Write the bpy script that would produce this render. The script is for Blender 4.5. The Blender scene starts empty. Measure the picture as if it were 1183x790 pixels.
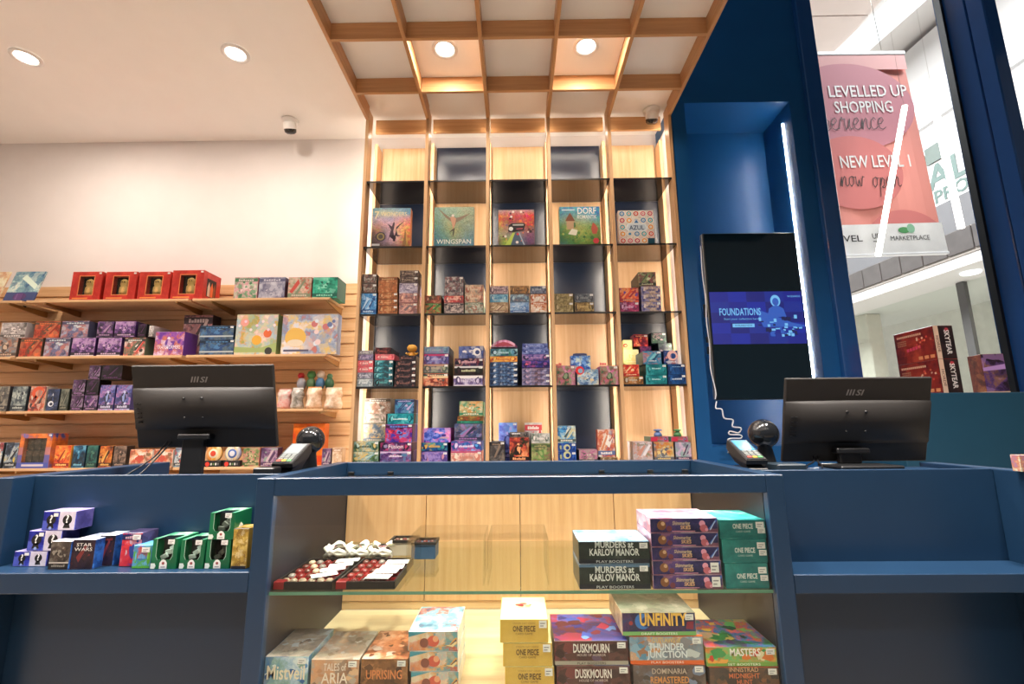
import bpy, bmesh, math, random
from mathutils import Vector, Matrix, Euler
random.seed(7)
SC = bpy.context.scene
COL = SC.collection
PI = math.pi

# ------------------------------------------------------------------ colour
def lin(h):
    h = h.lstrip('#')
    out = []
    for i in (0, 2, 4):
        c = int(h[i:i + 2], 16) / 255
        out.append(c / 12.92 if c <= .04045 else ((c + .055) / 1.055) ** 2.4)
    return (*out, 1.0)

# ------------------------------------------------------------------ materials
MATS = {}
def newmat(name):
    m = bpy.data.materials.new(name)
    m.use_nodes = True
    nt = m.node_tree
    b = nt.nodes['Principled BSDF']
    MATS[name] = m
    return m, nt, b

def plain(name, col, rough=.5, metal=0., spec=.5, bump=0., bscale=200., coat=0., emit=None, estr=0., var=.06, trans=0.):
    if name in MATS: return MATS[name]
    m, nt, b = newmat(name)
    c = lin(col)
    tc = nt.nodes.new('ShaderNodeTexCoord')
    nz = nt.nodes.new('ShaderNodeTexNoise')
    nz.inputs['Scale'].default_value = 6.0; nz.inputs['Detail'].default_value = 4
    nt.links.new(tc.outputs['Object'], nz.inputs['Vector'])
    rp = nt.nodes.new('ShaderNodeValToRGB')
    rp.color_ramp.elements[0].position = .3; rp.color_ramp.elements[1].position = .7
    rp.color_ramp.elements[0].color = (*[v * (1 - var) for v in c[:3]], 1)
    rp.color_ramp.elements[1].color = (*[min(1, v * (1 + var)) for v in c[:3]], 1)
    nt.links.new(nz.outputs['Fac'], rp.inputs['Fac'])
    nt.links.new(rp.outputs['Color'], b.inputs['Base Color'])
    b.inputs['Roughness'].default_value = rough
    b.inputs['Metallic'].default_value = metal
    b.inputs['Specular IOR Level'].default_value = spec
    b.inputs['Coat Weight'].default_value = coat
    b.inputs['Transmission Weight'].default_value = trans
    if emit:
        b.inputs['Emission Color'].default_value = lin(emit)
        b.inputs['Emission Strength'].default_value = estr
    if bump:
        n2 = nt.nodes.new('ShaderNodeTexNoise'); n2.inputs['Scale'].default_value = bscale; n2.inputs['Detail'].default_value = 3
        nt.links.new(tc.outputs['Object'], n2.inputs['Vector'])
        bp = nt.nodes.new('ShaderNodeBump'); bp.inputs['Strength'].default_value = bump; bp.inputs['Distance'].default_value = .002
        nt.links.new(n2.outputs['Fac'], bp.inputs['Height'])
        nt.links.new(bp.outputs['Normal'], b.inputs['Normal'])
    return m

def wood(name, c1, c2, axis='Z', rough=.42, fine=60.):
    """oak veneer: grain stretched along one axis"""
    if name in MATS: return MATS[name]
    m, nt, b = newmat(name)
    tc = nt.nodes.new('ShaderNodeTexCoord')
    mp = nt.nodes.new('ShaderNodeMapping')
    s = [fine, fine, fine]; s['XYZ'.index(axis)] = 2.2
    mp.inputs['Scale'].default_value = s
    nt.links.new(tc.outputs['Object'], mp.inputs['Vector'])
    n1 = nt.nodes.new('ShaderNodeTexNoise'); n1.inputs['Scale'].default_value = 1.0; n1.inputs['Detail'].default_value = 5; n1.inputs['Roughness'].default_value = .65
    nt.links.new(mp.outputs['Vector'], n1.inputs['Vector'])
    rp = nt.nodes.new('ShaderNodeValToRGB')
    rp.color_ramp.elements[0].position = .32; rp.color_ramp.elements[1].position = .68
    rp.color_ramp.elements[0].color = lin(c1); rp.color_ramp.elements[1].color = lin(c2)
    nt.links.new(n1.outputs['Fac'], rp.inputs['Fac'])
    nt.links.new(rp.outputs['Color'], b.inputs['Base Color'])
    b.inputs['Roughness'].default_value = rough
    bp = nt.nodes.new('ShaderNodeBump'); bp.inputs['Strength'].default_value = .08; bp.inputs['Distance'].default_value = .001
    nt.links.new(n1.outputs['Fac'], bp.inputs['Height']); nt.links.new(bp.outputs['Normal'], b.inputs['Normal'])
    return m

def glow(name, col, strength):
    if name in MATS: return MATS[name]
    m, nt, b = newmat(name)
    b.inputs['Base Color'].default_value = (.02, .02, .02, 1)
    b.inputs['Emission Color'].default_value = lin(col)
    b.inputs['Emission Strength'].default_value = strength
    return m

def glass(name, tint='f4faf8', rough=0.0, thin=True, refl=1.0):
    """pane: straight-through transparency mixed with a fresnel reflection"""
    if name in MATS: return MATS[name]
    m = bpy.data.materials.new(name); m.use_nodes = True
    nt = m.node_tree; nt.nodes.clear()
    o = nt.nodes.new('ShaderNodeOutputMaterial')
    mx = nt.nodes.new('ShaderNodeMixShader')
    tr = nt.nodes.new('ShaderNodeBsdfTransparent'); tr.inputs['Color'].default_value = lin(tint)
    gl = nt.nodes.new('ShaderNodeBsdfGlossy'); gl.inputs['Roughness'].default_value = rough
    fr = nt.nodes.new('ShaderNodeFresnel'); fr.inputs['IOR'].default_value = 1.45
    ml = nt.nodes.new('ShaderNodeMath'); ml.operation = 'MULTIPLY'; ml.inputs[1].default_value = refl
    ge = nt.nodes.new('ShaderNodeNewGeometry')       # only the face turned to the ray reflects
    m3 = nt.nodes.new('ShaderNodeMath'); m3.operation = 'SUBTRACT'; m3.inputs[0].default_value = 1.0
    m4 = nt.nodes.new('ShaderNodeMath'); m4.operation = 'MULTIPLY'
    nt.links.new(ge.outputs['Backfacing'], m3.inputs[1]); nt.links.new(fr.outputs['Fac'], m4.inputs[0]); nt.links.new(m3.outputs[0], m4.inputs[1])
    nt.links.new(m4.outputs[0], ml.inputs[0]); nt.links.new(ml.outputs[0], mx.inputs[0])
    nt.links.new(tr.outputs[0], mx.inputs[1]); nt.links.new(gl.outputs[0], mx.inputs[2])
    nt.links.new(mx.outputs[0], o.inputs['Surface'])
    MATS[name] = m
    return m

def art(name, cols, scale=45., mix=.5, rough=.32, detail=7., hard=False, dist=.25, seed=None, bands=None):
    """printed artwork: several inks broken up by noise and cells, in metres over the face.
    bands: list of (v0, v1, colour) in metres above the face's foot"""
    if name in MATS: return MATS[name]
    m, nt, b = newmat(name)
    seed = random.random() * 50 if seed is None else seed
    lum = lambda h: sum(w * v for w, v in zip((.3, .59, .11), lin(h)[:3]))
    tones = sorted(cols, key=lum)
    uv = nt.nodes.new('ShaderNodeUVMap'); uv.uv_map = 'uv'
    mp = nt.nodes.new('ShaderNodeMapping'); mp.inputs['Location'].default_value = (seed, seed * .7, 0)
    nt.links.new(uv.outputs['UV'], mp.inputs['Vector'])
    def noise(sc, det, di, ro):
        n = nt.nodes.new('ShaderNodeTexNoise'); n.noise_dimensions = '2D'
        n.inputs['Scale'].default_value = sc; n.inputs['Detail'].default_value = det; n.inputs['Distortion'].default_value = di; n.inputs['Roughness'].default_value = ro
        nt.links.new(mp.outputs['Vector'], n.inputs['Vector']); return n
    nc = noise(scale * .55, 3, dist, .5); nf = noise(scale * 2.4, detail, .1, .7)
    a1 = nt.nodes.new('ShaderNodeMath'); a1.operation = 'MULTIPLY'; a1.inputs[1].default_value = .60
    a2 = nt.nodes.new('ShaderNodeMath'); a2.operation = 'MULTIPLY_ADD'; a2.inputs[1].default_value = .40
    nt.links.new(nc.outputs['Fac'], a1.inputs[0]); nt.links.new(nf.outputs['Fac'], a2.inputs[0]); nt.links.new(a1.outputs[0], a2.inputs[2])
    def ramp(order, lo, hi, const):
        rp = nt.nodes.new('ShaderNodeValToRGB'); cr = rp.color_ramp
        cr.interpolation = 'CONSTANT' if const else 'LINEAR'
        n = len(order)
        while len(cr.elements) < n: cr.elements.new(.5)
        for i in range(n): cr.elements[i].position = lo + (hi - lo) * i / max(1, n - 1)
        for i, c in enumerate(order): cr.elements[i].color = lin(c)
        return rp
    r1 = ramp(tones, .36, .66, hard); nt.links.new(a2.outputs[0], r1.inputs['Fac'])
    vo = nt.nodes.new('ShaderNodeTexVoronoi'); vo.voronoi_dimensions = '2D'; vo.inputs['Scale'].default_value = scale * 1.5; vo.inputs['Randomness'].default_value = 1
    nw = nt.nodes.new('ShaderNodeVectorMath'); nw.operation = 'MULTIPLY_ADD'; nw.inputs[1].default_value = (.03, .03, 0)
    nt.links.new(nf.outputs['Color'], nw.inputs[0]); nt.links.new(mp.outputs['Vector'], nw.inputs[2]); nt.links.new(nw.outputs[0], vo.inputs['Vector'])
    sx = nt.nodes.new('ShaderNodeSeparateColor'); nt.links.new(vo.outputs['Color'], sx.inputs[0])
    r2 = ramp(cols, 0, .85, True); nt.links.new(sx.outputs[0], r2.inputs['Fac'])
    mr = nt.nodes.new('ShaderNodeMath'); mr.operation = 'MULTIPLY'; mr.inputs[1].default_value = mix
    gt = nt.nodes.new('ShaderNodeMath'); gt.operation = 'GREATER_THAN'; gt.inputs[1].default_value = .55
    nt.links.new(sx.outputs[1], gt.inputs[0]); nt.links.new(gt.outputs[0], mr.inputs[0])
    mx = nt.nodes.new('ShaderNodeMix'); mx.data_type = 'RGBA'
    nt.links.new(mr.outputs[0], mx.inputs[0]); nt.links.new(r1.outputs['Color'], mx.inputs[6]); nt.links.new(r2.outputs['Color'], mx.inputs[7])
    last = mx.outputs[2]
    if bands:
        sp = nt.nodes.new('ShaderNodeSeparateXYZ'); nt.links.new(uv.outputs['UV'], sp.inputs[0])
        for v0, v1, c in bands:
            a = nt.nodes.new('ShaderNodeMath'); a.operation = 'GREATER_THAN'; a.inputs[1].default_value = v0
            d = nt.nodes.new('ShaderNodeMath'); d.operation = 'LESS_THAN'; d.inputs[1].default_value = v1
            e = nt.nodes.new('ShaderNodeMath'); e.operation = 'MULTIPLY'
            nt.links.new(sp.outputs[1], a.inputs[0]); nt.links.new(sp.outputs[1], d.inputs[0])
            nt.links.new(a.outputs[0], e.inputs[0]); nt.links.new(d.outputs[0], e.inputs[1])
            m2 = nt.nodes.new('ShaderNodeMix'); m2.data_type = 'RGBA'
            nt.links.new(e.outputs[0], m2.inputs[0]); nt.links.new(last, m2.inputs[6]); m2.inputs[7].default_value = lin(c)
            last = m2.outputs[2]
    nt.links.new(last, b.inputs['Base Color'])
    b.inputs['Roughness'].default_value = rough
    return m

def picture(name, rough=.3, amp=.35, scale=70.):
    """printed picture whose inks are stored on the face ('art' colours), broken up by fine print detail"""
    if name in MATS: return MATS[name]
    m, nt, b = newmat(name)
    at = nt.nodes.new('ShaderNodeAttribute'); at.attribute_name = 'art'
    uv = nt.nodes.new('ShaderNodeUVMap'); uv.uv_map = 'uv'
    nz = nt.nodes.new('ShaderNodeTexNoise'); nz.noise_dimensions = '2D'; nz.inputs['Scale'].default_value = scale; nz.inputs['Detail'].default_value = 6
    nz.inputs['Distortion'].default_value = 1.5
    nt.links.new(uv.outputs['UV'], nz.inputs['Vector'])
    mr = nt.nodes.new('ShaderNodeMapRange'); mr.inputs[1].default_value = .3; mr.inputs[2].default_value = .7
    mr.inputs[3].default_value = 1 - amp; mr.inputs[4].default_value = 1 + amp
    nt.links.new(nz.outputs['Fac'], mr.inputs[0])
    hs = nt.nodes.new('ShaderNodeHueSaturation')
    m2 = nt.nodes.new('ShaderNodeMapRange'); m2.inputs[1].default_value = .3; m2.inputs[2].default_value = .7
    m2.inputs[3].default_value = .46; m2.inputs[4].default_value = .54
    n2 = nt.nodes.new('ShaderNodeTexNoise'); n2.noise_dimensions = '2D'; n2.inputs['Scale'].default_value = scale * .6; n2.inputs['Detail'].default_value = 2
    nt.links.new(uv.outputs['UV'], n2.inputs['Vector']); nt.links.new(n2.outputs['Fac'], m2.inputs[0])
    nt.links.new(at.outputs['Color'], hs.inputs['Color']); nt.links.new(mr.outputs[0], hs.inputs['Value']); nt.links.new(m2.outputs[0], hs.inputs['Hue'])
    nt.links.new(hs.outputs['Color'], b.inputs['Base Color'])
    b.inputs['Roughness'].default_value = rough
    return m

# ------------------------------------------------------------------ mesh builder
class MB:
    """collects shapes; build() links them as ONE mesh object"""
    def __init__(s): s.v = []; s.f = []; s.mi = []; s.uv = []; s.mats = []; s.sm = []
    def slot(s, m):
        if m not in s.mats: s.mats.append(m)
        return s.mats.index(m)
    def face(s, pts, m, uv=None, smooth=False):
        b = len(s.v); s.v += [tuple(p) for p in pts]
        s.f.append(tuple(range(b, b + len(pts)))); s.mi.append(s.slot(m)); s.sm.append(smooth)
        s.uv.append(uv or [(p[0], p[1]) for p in pts])
    def box(s, x0, x1, y0, y1, z0, z1, m, top=None, side=None, ch=0.0, M=None, back=None):
        """box with chamfered edges; m = front (-Y), top, side"""
        top = top or m; side = side or m; back = back or side
        if ch <= 0:
            P = [(x0,y0,z0),(x1,y0,z0),(x1,y1,z0),(x0,y1,z0),(x0,y0,z1),(x1,y0,z1),(x1,y1,z1),(x0,y1,z1)]
            F = [((0,1,5,4),m,'f'),((1,2,6,5),side,'s'),((2,3,7,6),back,'f'),((3,0,4,7),side,'s'),((4,5,6,7),top,'t'),((3,2,1,0),top,'t')]
        else:
            bm = bmesh.new()
            bmesh.ops.create_cube(bm, size=1)
            for v in bm.verts:
                v.co = Vector((x0 + (v.co.x + .5) * (x1 - x0), y0 + (v.co.y + .5) * (y1 - y0), z0 + (v.co.z + .5) * (z1 - z0)))
            bmesh.ops.bevel(bm, geom=bm.edges[:], offset=ch, segments=1, affect='EDGES', profile=.5)
            bm.normal_update()
            P = []; F = []
            for f in bm.faces:
                n = f.normal; i0 = len(P); P += [tuple(v.co) for v in f.verts]
                ax = max(range(3), key=lambda i: abs(n[i]) + (.001 if i == 2 else 0))
                mm = {0: side, 1: (m if n.y < 0 else back), 2: top}[ax]
                F.append((tuple(range(i0, len(P))), mm, 'sft'[ax]))
            bm.free()
        for idx, mm, k in F:
            pts = [Vector(P[i]) for i in idx]
            if k == 'f': uv = [(p.x - x0, p.z - z0) for p in pts]
            elif k == 's': uv = [(p.y - y0, p.z - z0) for p in pts]
            else: uv = [(p.x - x0, p.y - y0) for p in pts]
            if M: pts = [M @ p for p in pts]
            s.face(pts, mm, uv)
        return s
    def prism(s, pts, h0, h1, m, axis='Z', M=None, cap=None):
        """polygon extruded along an axis"""
        def P(p, h):
            v = {'Z': (p[0], p[1], h), 'Y': (p[0], h, p[1]), 'X': (h, p[0], p[1])}[axis]
            v = Vector(v); return M @ v if M else v
        n = len(pts)
        s.face([P(p, h1) for p in pts], cap or m); s.face([P(p, h0) for p in reversed(pts)], cap or m)
        for i in range(n):
            a, b = pts[i], pts[(i + 1) % n]
            s.face([P(a, h0), P(b, h0), P(b, h1), P(a, h1)], m)
        return s
    def lathe(s, prof, m, n=24, M=None, smooth=True):
        """profile of (r, z) turned about Z"""
        for i in range(len(prof) - 1):
            (r0, z0), (r1, z1) = prof[i], prof[i + 1]
            for k in range(n):
                a, b = 2 * PI * k / n, 2 * PI * (k + 1) / n
                q = [(r0*math.cos(a), r0*math.sin(a), z0), (r0*math.cos(b), r0*math.sin(b), z0), (r1*math.cos(b), r1*math.sin(b), z1), (r1*math.cos(a), r1*math.sin(a), z1)]
                if r0 < 1e-6: q = q[1:]
                elif r1 < 1e-6: q = q[:3]
                q = [Vector(p) for p in q]
                if M: q = [M @ p for p in q]
                s.face(q, m, smooth=smooth)
        return s
    def tube(s, pts, r, m, n=8):
        """round tube along a polyline"""
        pts = [Vector(p) for p in pts]; rings = []
        for i, p in enumerate(pts):
            t = (pts[min(i + 1, len(pts) - 1)] - pts[max(i - 1, 0)]).normalized()
            up = Vector((0, 0, 1)) if abs(t.z) < .9 else Vector((1, 0, 0))
            a = t.cross(up).normalized(); b = a.cross(t).normalized()
            rings.append([p + r * (math.cos(2*PI*k/n) * a + math.sin(2*PI*k/n) * b) for k in range(n)])
        for i in range(len(rings) - 1):
            for k in range(n):
                s.face([rings[i][k], rings[i][(k+1) % n], rings[i+1][(k+1) % n], rings[i+1][k]], m, smooth=True)
        s.face(rings[0][::-1], m); s.face(rings[-1], m)
        return s
    def text(s, body, m, size, M, width=None, bold=0.0, shear=0.0, align='CENTER'):
        """flat lettering laid on the plane of M (x right, y up)"""
        P, F = glyphs(body, bold, shear, align)
        if not P: return s
        xs = [p[0] for p in P]; sx = size
        if width: sx = width / max(1e-6, max(xs) - min(xs))
        cx = (max(xs) + min(xs)) / 2 if align == 'CENTER' else (min(xs) if align == 'LEFT' else max(xs))
        for f in F:
            s.face([M @ Vector(((P[i][0] - cx) * sx, P[i][1] * size, 0)) for i in f], m)
        return s
    def build(s, name, parent=None, loc=None, merge=True):
        me = bpy.data.meshes.new(name)
        me.from_pydata(s.v, [], s.f)
        for m in s.mats: me.materials.append(m)
        me.polygons.foreach_set('material_index', s.mi)
        me.polygons.foreach_set('use_smooth', s.sm)
        ul = me.uv_layers.new(name='uv')
        flat = [c for u in s.uv for p in u for c in p]
        ul.data.foreach_set('uv', flat)
        if merge:
            bm = bmesh.new(); bm.from_mesh(me)
            bmesh.ops.remove_doubles(bm, verts=bm.verts, dist=1e-5)
            bm.to_mesh(me); bm.free()
        me.update()
        o = bpy.data.objects.new(name, me); COL.objects.link(o)
        if parent: o.parent = parent
        if loc: o.location = loc
        return o

_G = {}
def glyphs(body, bold, shear, align):
    k = (body, bold, shear)
    if k in _G: return _G[k]
    c = bpy.data.curves.new('t', 'FONT'); c.body = body; c.resolution_u = 2; c.offset = bold; c.shear = shear; c.size = 1.38
    c.space_line = .95
    c.align_x = 'CENTER'
    o = bpy.data.objects.new('t', c); COL.objects.link(o)
    dg = bpy.context.evaluated_depsgraph_get(); dg.update()
    me = bpy.data.meshes.new_from_object(o.evaluated_get(dg))
    P = [tuple(v.co[:2]) for v in me.vertices]; F = [tuple(p.vertices) for p in me.polygons]
    bpy.data.meshes.remove(me); bpy.data.objects.remove(o); bpy.data.curves.remove(c)
    _G[k] = (P, F)
    return _G[k]

def front(x, y, z):
    """plane facing the shopper (-Y): x right, y up"""
    return Matrix.Translation((x, y, z)) @ Matrix.Rotation(PI / 2, 4, 'X')

# ------------------------------------------------------------------ objects
def tag(o, label, cat, group=None):
    o['label'] = label; o['category'] = cat
    if group: o['group'] = group
    return o
def thing(name, label, cat, loc=(0, 0, 0), rot=(0, 0, 0), group=None):
    o = bpy.data.objects.new(name, None); COL.objects.link(o)
    o.empty_display_size = .05
    o.location = loc; o.rotation_euler = rot
    return tag(o, label, cat, group)
def struct(name, mb, label=None):
    o = mb.build(name); o['kind'] = 'structure'
    if label: o['label'] = label
    return o
def area(name, loc, size, power, col='ffffff', rot=(0, 0, 0), size_y=None, shape=None, spread=None):
    l = bpy.data.lights.new(name, 'AREA'); l.energy = power; l.color = lin(col)[:3]
    l.shape = shape or ('RECTANGLE' if size_y else 'SQUARE'); l.size = size
    if size_y: l.size_y = size_y
    if spread: l.spread = spread
    o = bpy.data.objects.new(name, l); COL.objects.link(o); o.location = loc; o.rotation_euler = rot
    return o

# ------------------------------------------------------------------ shared materials
WHITE = plain('white_plaster', 'e8e2e0', .75, var=.015)
OAKZ = wood('oak_upright', 'c79a6c', 'dab58a', 'Z')
OAKX = wood('oak_across', 'cda074', 'deb98e', 'X')
OAKY = wood('oak_deep', 'c79a6c', 'dab58a', 'Y')
OAKB = wood('oak_beam_deep', 'b98656', 'cd9c6c', 'Y')
OAKB2 = wood('oak_beam_across', 'b98656', 'cd9c6c', 'X')
OAKC = wood('oak_cabinet', 'cf9c6c', 'e0b184', 'Z', .38)
OAKP = wood('oak_panel', 'd8ac7e', 'e8c49a', 'Z', .38)
NAVY = plain('navy_panel', '14233c', .33, spec=1.0, var=.03)
SMOKE = plain('smoked_shelf_glass', '6a625c', .09, metal=.85, var=.02)
BLUE = plain('blue_lacquer', '17334f', .36, spec=.5, var=.05)
WALLB = plain('blue_paint', '17528a', .38, spec=.4, var=.04)
MULL = plain('mullion_paint', '1b4a86', .14, spec=.7, coat=.4, var=.03)
BLACK = plain('black_plastic', '17181a', .38)
SOFTB = plain('charcoal_plastic', '252220', .55, bump=.05)
STEEL = plain('brushed_steel', 'b9b4aa', .3, metal=.9)
CREAMW = plain('white_card', 'f2f0ea', .5)
GLASS = glass('clear_glass', 'fafdfb', refl=1.0)
SHOPG = glass('shop_glass', 'fafcfd', refl=.8)
ACRY = glass('acrylic', 'f9f9f6', refl=1.0)
INK = plain('ink_black', '1c1a1a', .5)
INKW = plain('ink_white', 'f4f2ee', .5)
# ================================================================== SETTING
struct('floor', MB().box(-5.2, 5.2, -3.2, 3.9, -.06, 0, plain('floor_tile', '9a8c7c', .35, var=.05)))
struct('ceiling', MB().box(-5.2, 1.2, -3.2, 3.74, 3.57, 3.67, plain('ceiling_white', 'fbf8f5', .8, var=.01)))
struct('ceiling_right', MB().box(1.2, 5.2, -3.2, 3.22, 5.0, 5.1, plain('dark_soffit', '1b2c48', .6)))
struct('wall_back', MB().box(-5.2, 1.215, 3.62, 3.74, 0, 3.57, WHITE))
struct('wall_left', MB().box(-5.3, -5.2, -3.2, 3.74, 0, 3.67, WHITE))
# blue wall beside the shelves, with a tall recess
wb = MB()
wb.box(1.198, 1.298, 3.213, 3.60, 0, 5.0, WALLB)
wb.box(2.098, 2.215, 3.213, 3.60, 0, 5.0, WALLB)
wb.box(1.298, 2.098, 3.213, 3.60, 3.56, 5.0, WALLB)
wb.box(1.298, 2.098, 3.213, 3.60, 0, 1.0, WALLB)
wb.box(1.198, 2.215, 3.60, 3.72, 0, 5.0, WALLB)
struct('wall_right', wb)
# shopfront: two mullions, glass between and beyond
m1 = MB(); m1.box(2.215, 2.335, 3.17, 3.30, 0, 5.0, MULL, ch=.006)
m1.box(2.335, 2.358, 3.22, 3.27, 0, 5.0, BLACK)
struct('trim_1', m1)
m2 = MB(); m2.box(3.40, 3.50, 2.94, 3.06, 0, 5.0, MULL, ch=.008); m2.box(3.405, 3.50, 3.068, 3.30, 0, 5.0, MULL, ch=.006)
m2.box(3.385, 3.405, 3.22, 3.27, 0, 5.0, BLACK)
struct('trim_2', m2)
struct('window_1', MB().box(2.35, 3.39, 3.240, 3.250, .35, 5.0, SHOPG))
struct('window_2', MB().box(3.50, 5.2, 3.240, 3.250, .35, 5.0, SHOPG))
struct('trim_3', MB().box(2.34, 5.2, 3.2, 3.30, 0, .36, MULL))
# black slot in the ceiling
t = tag(MB().box(-2.75, -1.95, 2.12, 2.19, 3.52, 3.569, BLACK, ch=.004).build('ceiling_track'), 'black metal track on the white ceiling at the top edge of the view', 'track')

# ---------------- mall seen through the window
MW = plain('mall_white', 'dcdad7', .6, var=.01)
MG = plain('mall_grey_ceiling', 'd8d4cf', .7, var=.02)
MP = plain('mall_blush_panel', 'e3d5cc', .7, var=.015)
DG = plain('bulkhead_grey', '6d6d6f', .7, var=.03)
struct('floor_mall', MB().box(2.0, 24, 3.31, 20, -.06, 0, plain('mall_floor', 'cfc9c1', .3)))
cm = MB(); cm.box(-2, 24, 3.31, 20, 9.2, 9.4, MG)
struct('ceiling_mall', cm)
cp = MB(); cp.box(2.5, 7.0, 3.6, 8.0, 9.05, 9.19, MP); cp.box(2.5, 7.0, 8.03, 14, 9.05, 9.19, MP)
struct('ceiling_panel_mall', cp)
RM = Matrix.Translation((8.13, 10.6, 0)) @ Matrix.Rotation(math.radians(-86), 4, 'Z')
bk = MB(); bk.box(-5, 7, 0, 1.2, 4.7, 5.32, DG, M=RM)
struct('wall_bulkhead', bk)
tl = MB()
TD = plain('tile_dark', '5a5654', .35, var=.1)
for i in range(24):
    tl.box(-5 + i * .5 + .008, -5 + (i + 1) * .5 - .008, -.03, 0, 4.25, 4.69, TD, ch=.01, M=RM)
tl.box(-5, 7, 0, 1.2, 4.2, 4.70, plain('tile_joint', '9a948c', .7), M=RM)
struct('wall_tile_band', tl)
sf = MB(); sf.box(-5, 7, .02, 7, 4.0, 4.2, MW, M=RM); struct('ceiling_soffit', sf)
up = MB(); up.box(-5, 7, .25, .4, 5.32, 9.04, MW, M=RM); struct('wall_upper', up)
fr = MB(); fr.box(-5, 7, 3.2, 3.4, 0, 4.0, plain('far_shop_wall', 'dedad2', .6), M=RM); struct('wall_far', fr)
struct('wall_mall_end', MB().box(-2, 24, 17.5, 17.7, 0, 9.2, MW))
struct('wall_mall_side', MB().box(17.5, 17.7, 3.3, 17.5, 0, 9.2, MW))
# light coves in the mall ceiling
for nm, (a, b, w) in {'light_cove': ((7.75, 5.5), (6.9, 10.8), .56)}.items():
    d = Vector((b[0] - a[0], b[1] - a[1], 0)); L = d.length; ang = math.atan2(d.y, d.x)
    MM = Matrix.Translation((a[0], a[1], 0)) @ Matrix.Rotation(ang, 4, 'Z')
    lc = MB(); lc.box(0, L, -w / 2, w / 2, 8.9, 9.04, glow('cove_light', 'ffffff', 1.6), M=MM)
    tag(lc.build('light_cove'), 'broad white light cove crossing the mall ceiling behind the banner', 'ceiling light')
lc = MB(); lc.box(-5, 7, .02, .24, 7.2, 7.75, glow('cove_light', 'ffffff', 1.6), M=RM); tag(lc.build('light_cove'), 'white light band high on the wall above the grey bulkhead', 'ceiling light')
# glazed shop across the mall
col = MB(); col.box(-1.9, -1.45, 1.2, 1.6, 0, 4.0, plain('column_cream', 'd6cfc2', .6), ch=.02, M=RM); struct('column_mall', col)
t = thing('glass_shopfront', 'frameless glass shopfront across the mall below the white soffit', 'shop front')
gs = MB(); gs.box(-3.2, 2.4, 1.0, 1.02, 0.02, 3.99, GLASS, M=RM); gs.build('glass_pane', t)
gp = MB(); gp.box(1.2, 1.36, .92, 1.0, 0.01, 3.99, plain('post_dark', '5b5a58', .5), M=RM); gp.build('door_post', t)
d = MB(); d.lathe([(0, 0), (.14, 0), (.16, .03)], glow('mall_downlight', 'ffffff', 3.), 20, M=RM @ Matrix.Translation((1.9, .5, 3.965))); tag(d.build('downlight'), 'small round downlight in the white mall soffit', 'downlight')

# green supermarket style sign on the bulkhead
t = thing('mall_sign', 'white sign with grey green capitals and dark green squares above the bulkhead', 'sign')
sg = MB(); sg.box(1.2, 5.4, .1, .2, 5.36, 6.75, MW, ch=.01, M=RM); sg.build('sign_board', t)
sq = MB(); G1 = plain('sign_green', '4f9a5a', .5); G2 = plain('sign_dark', '5d6a63', .5)
sq.box(1.45, 1.8, .07, .095, 6.1, 6.5, G1, M=RM); sq.box(1.83, 2.2, .07, .095, 6.25, 6.6, G2, M=RM); sq.build('emblem', t)
lt = MB(); TX = plain('sign_letters', '5a706a', .5)
lt.text('ALL', TX, .5, RM @ front(1.75, .09, 5.72), bold=.03, align='LEFT'); lt.text('PRO', TX, .26, RM @ front(1.85, .09, 5.42), bold=.03, align='LEFT')
lt.build('sign_letters', t)

# hanging banner
bt = thing('hanging_banner', 'pink and coral banner with white capitals hanging in the mall', 'banner', (4.42, 5.5, 5.94), (0, math.radians(-2.2), math.radians(3)))
CO = plain('banner_coral', 'f29a8c', .7, var=.01); PK = plain('banner_pink', 'eeb0ac', .7, var=.01); RO = plain('banner_rose', 'd08590', .7, var=.01)
cl = MB(); n = 14
W0, W1, H = -.95, .78, 2.76
for i in range(n):
    xa, xb = W0 + (W1 - W0) * i / n, W0 + (W1 - W0) * (i + 1) / n
    ya, yb = .015 * math.sin(i * 1.1), .015 * math.sin((i + 1) * 1.1)
    cl.face([(xa, ya, -H), (xb, yb, -H), (xb, yb, 0), (xa, ya, 0)], CO)
    cl.face([(xa, ya + .006, 0), (xb, yb + .006, 0), (xb, yb + .006, -H), (xa, ya + .006, -H)], CO)
def disc(mb, cx, cz, rx, rz, m, y, clip=None, n=48):
    pts = []
    for k in range(n):
        a = 2 * PI * k / n
        x, z = cx + rx * math.cos(a), cz + rz * math.sin(a)
        if clip: x = min(max(x, clip[0]), clip[1]); z = min(max(z, clip[2]), clip[3])
        pts.append((x, y, z))
    mb.face(pts, m)
cl.face([(W0, -.022, -.22), (W1, -.022, -.22), (W1, -.022, -.0), (W0, -.022, -.0)], PK)
disc(cl, -.1, -.75, .86, .62, RO, -.024, (W0, W1, -H, 0))
disc(cl, -.2, -1.68, .62, .50, plain('banner_deep', 'dd7d78', .7, var=.01), -.026, (W0, W1, -H, 0))
disc(cl, .3, -2.6, .5, .4, plain('banner_deep', 'dd7d78', .7, var=.01), -.0245, (W0, W1, -2.38, 0))
cl.face([(W0, -.028, -H), (W1, -.028, -H), (W1, -.028, -2.38), (W0, -.028, -2.38)], INKW)
cl.build('cloth', bt)
tx = MB()
tx.text('LEVELLED UP', INKW, .17, front(.70, -.03, -.62), width=1.06, bold=.015, align='RIGHT')
tx.text('SHOPPING', INKW, .17, front(.46, -.03, -.85), width=.78, bold=.015, align='RIGHT')
tx.text('NEW LEVEL 1', INKW, .17, front(.54, -.032, -1.62), width=.92, bold=.015, align='RIGHT')
tx.text('LEVEL', INK, .085, front(-.28, -.032, -2.6), width=.38, bold=.01, align='RIGHT')
tx.text('UP', INK, .07, front(-.1, -.032, -2.57), width=.1, bold=.01); tx.text('MARKETPLACE', INK, .06, front(.33, -.032, -2.6), width=.5)
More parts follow.
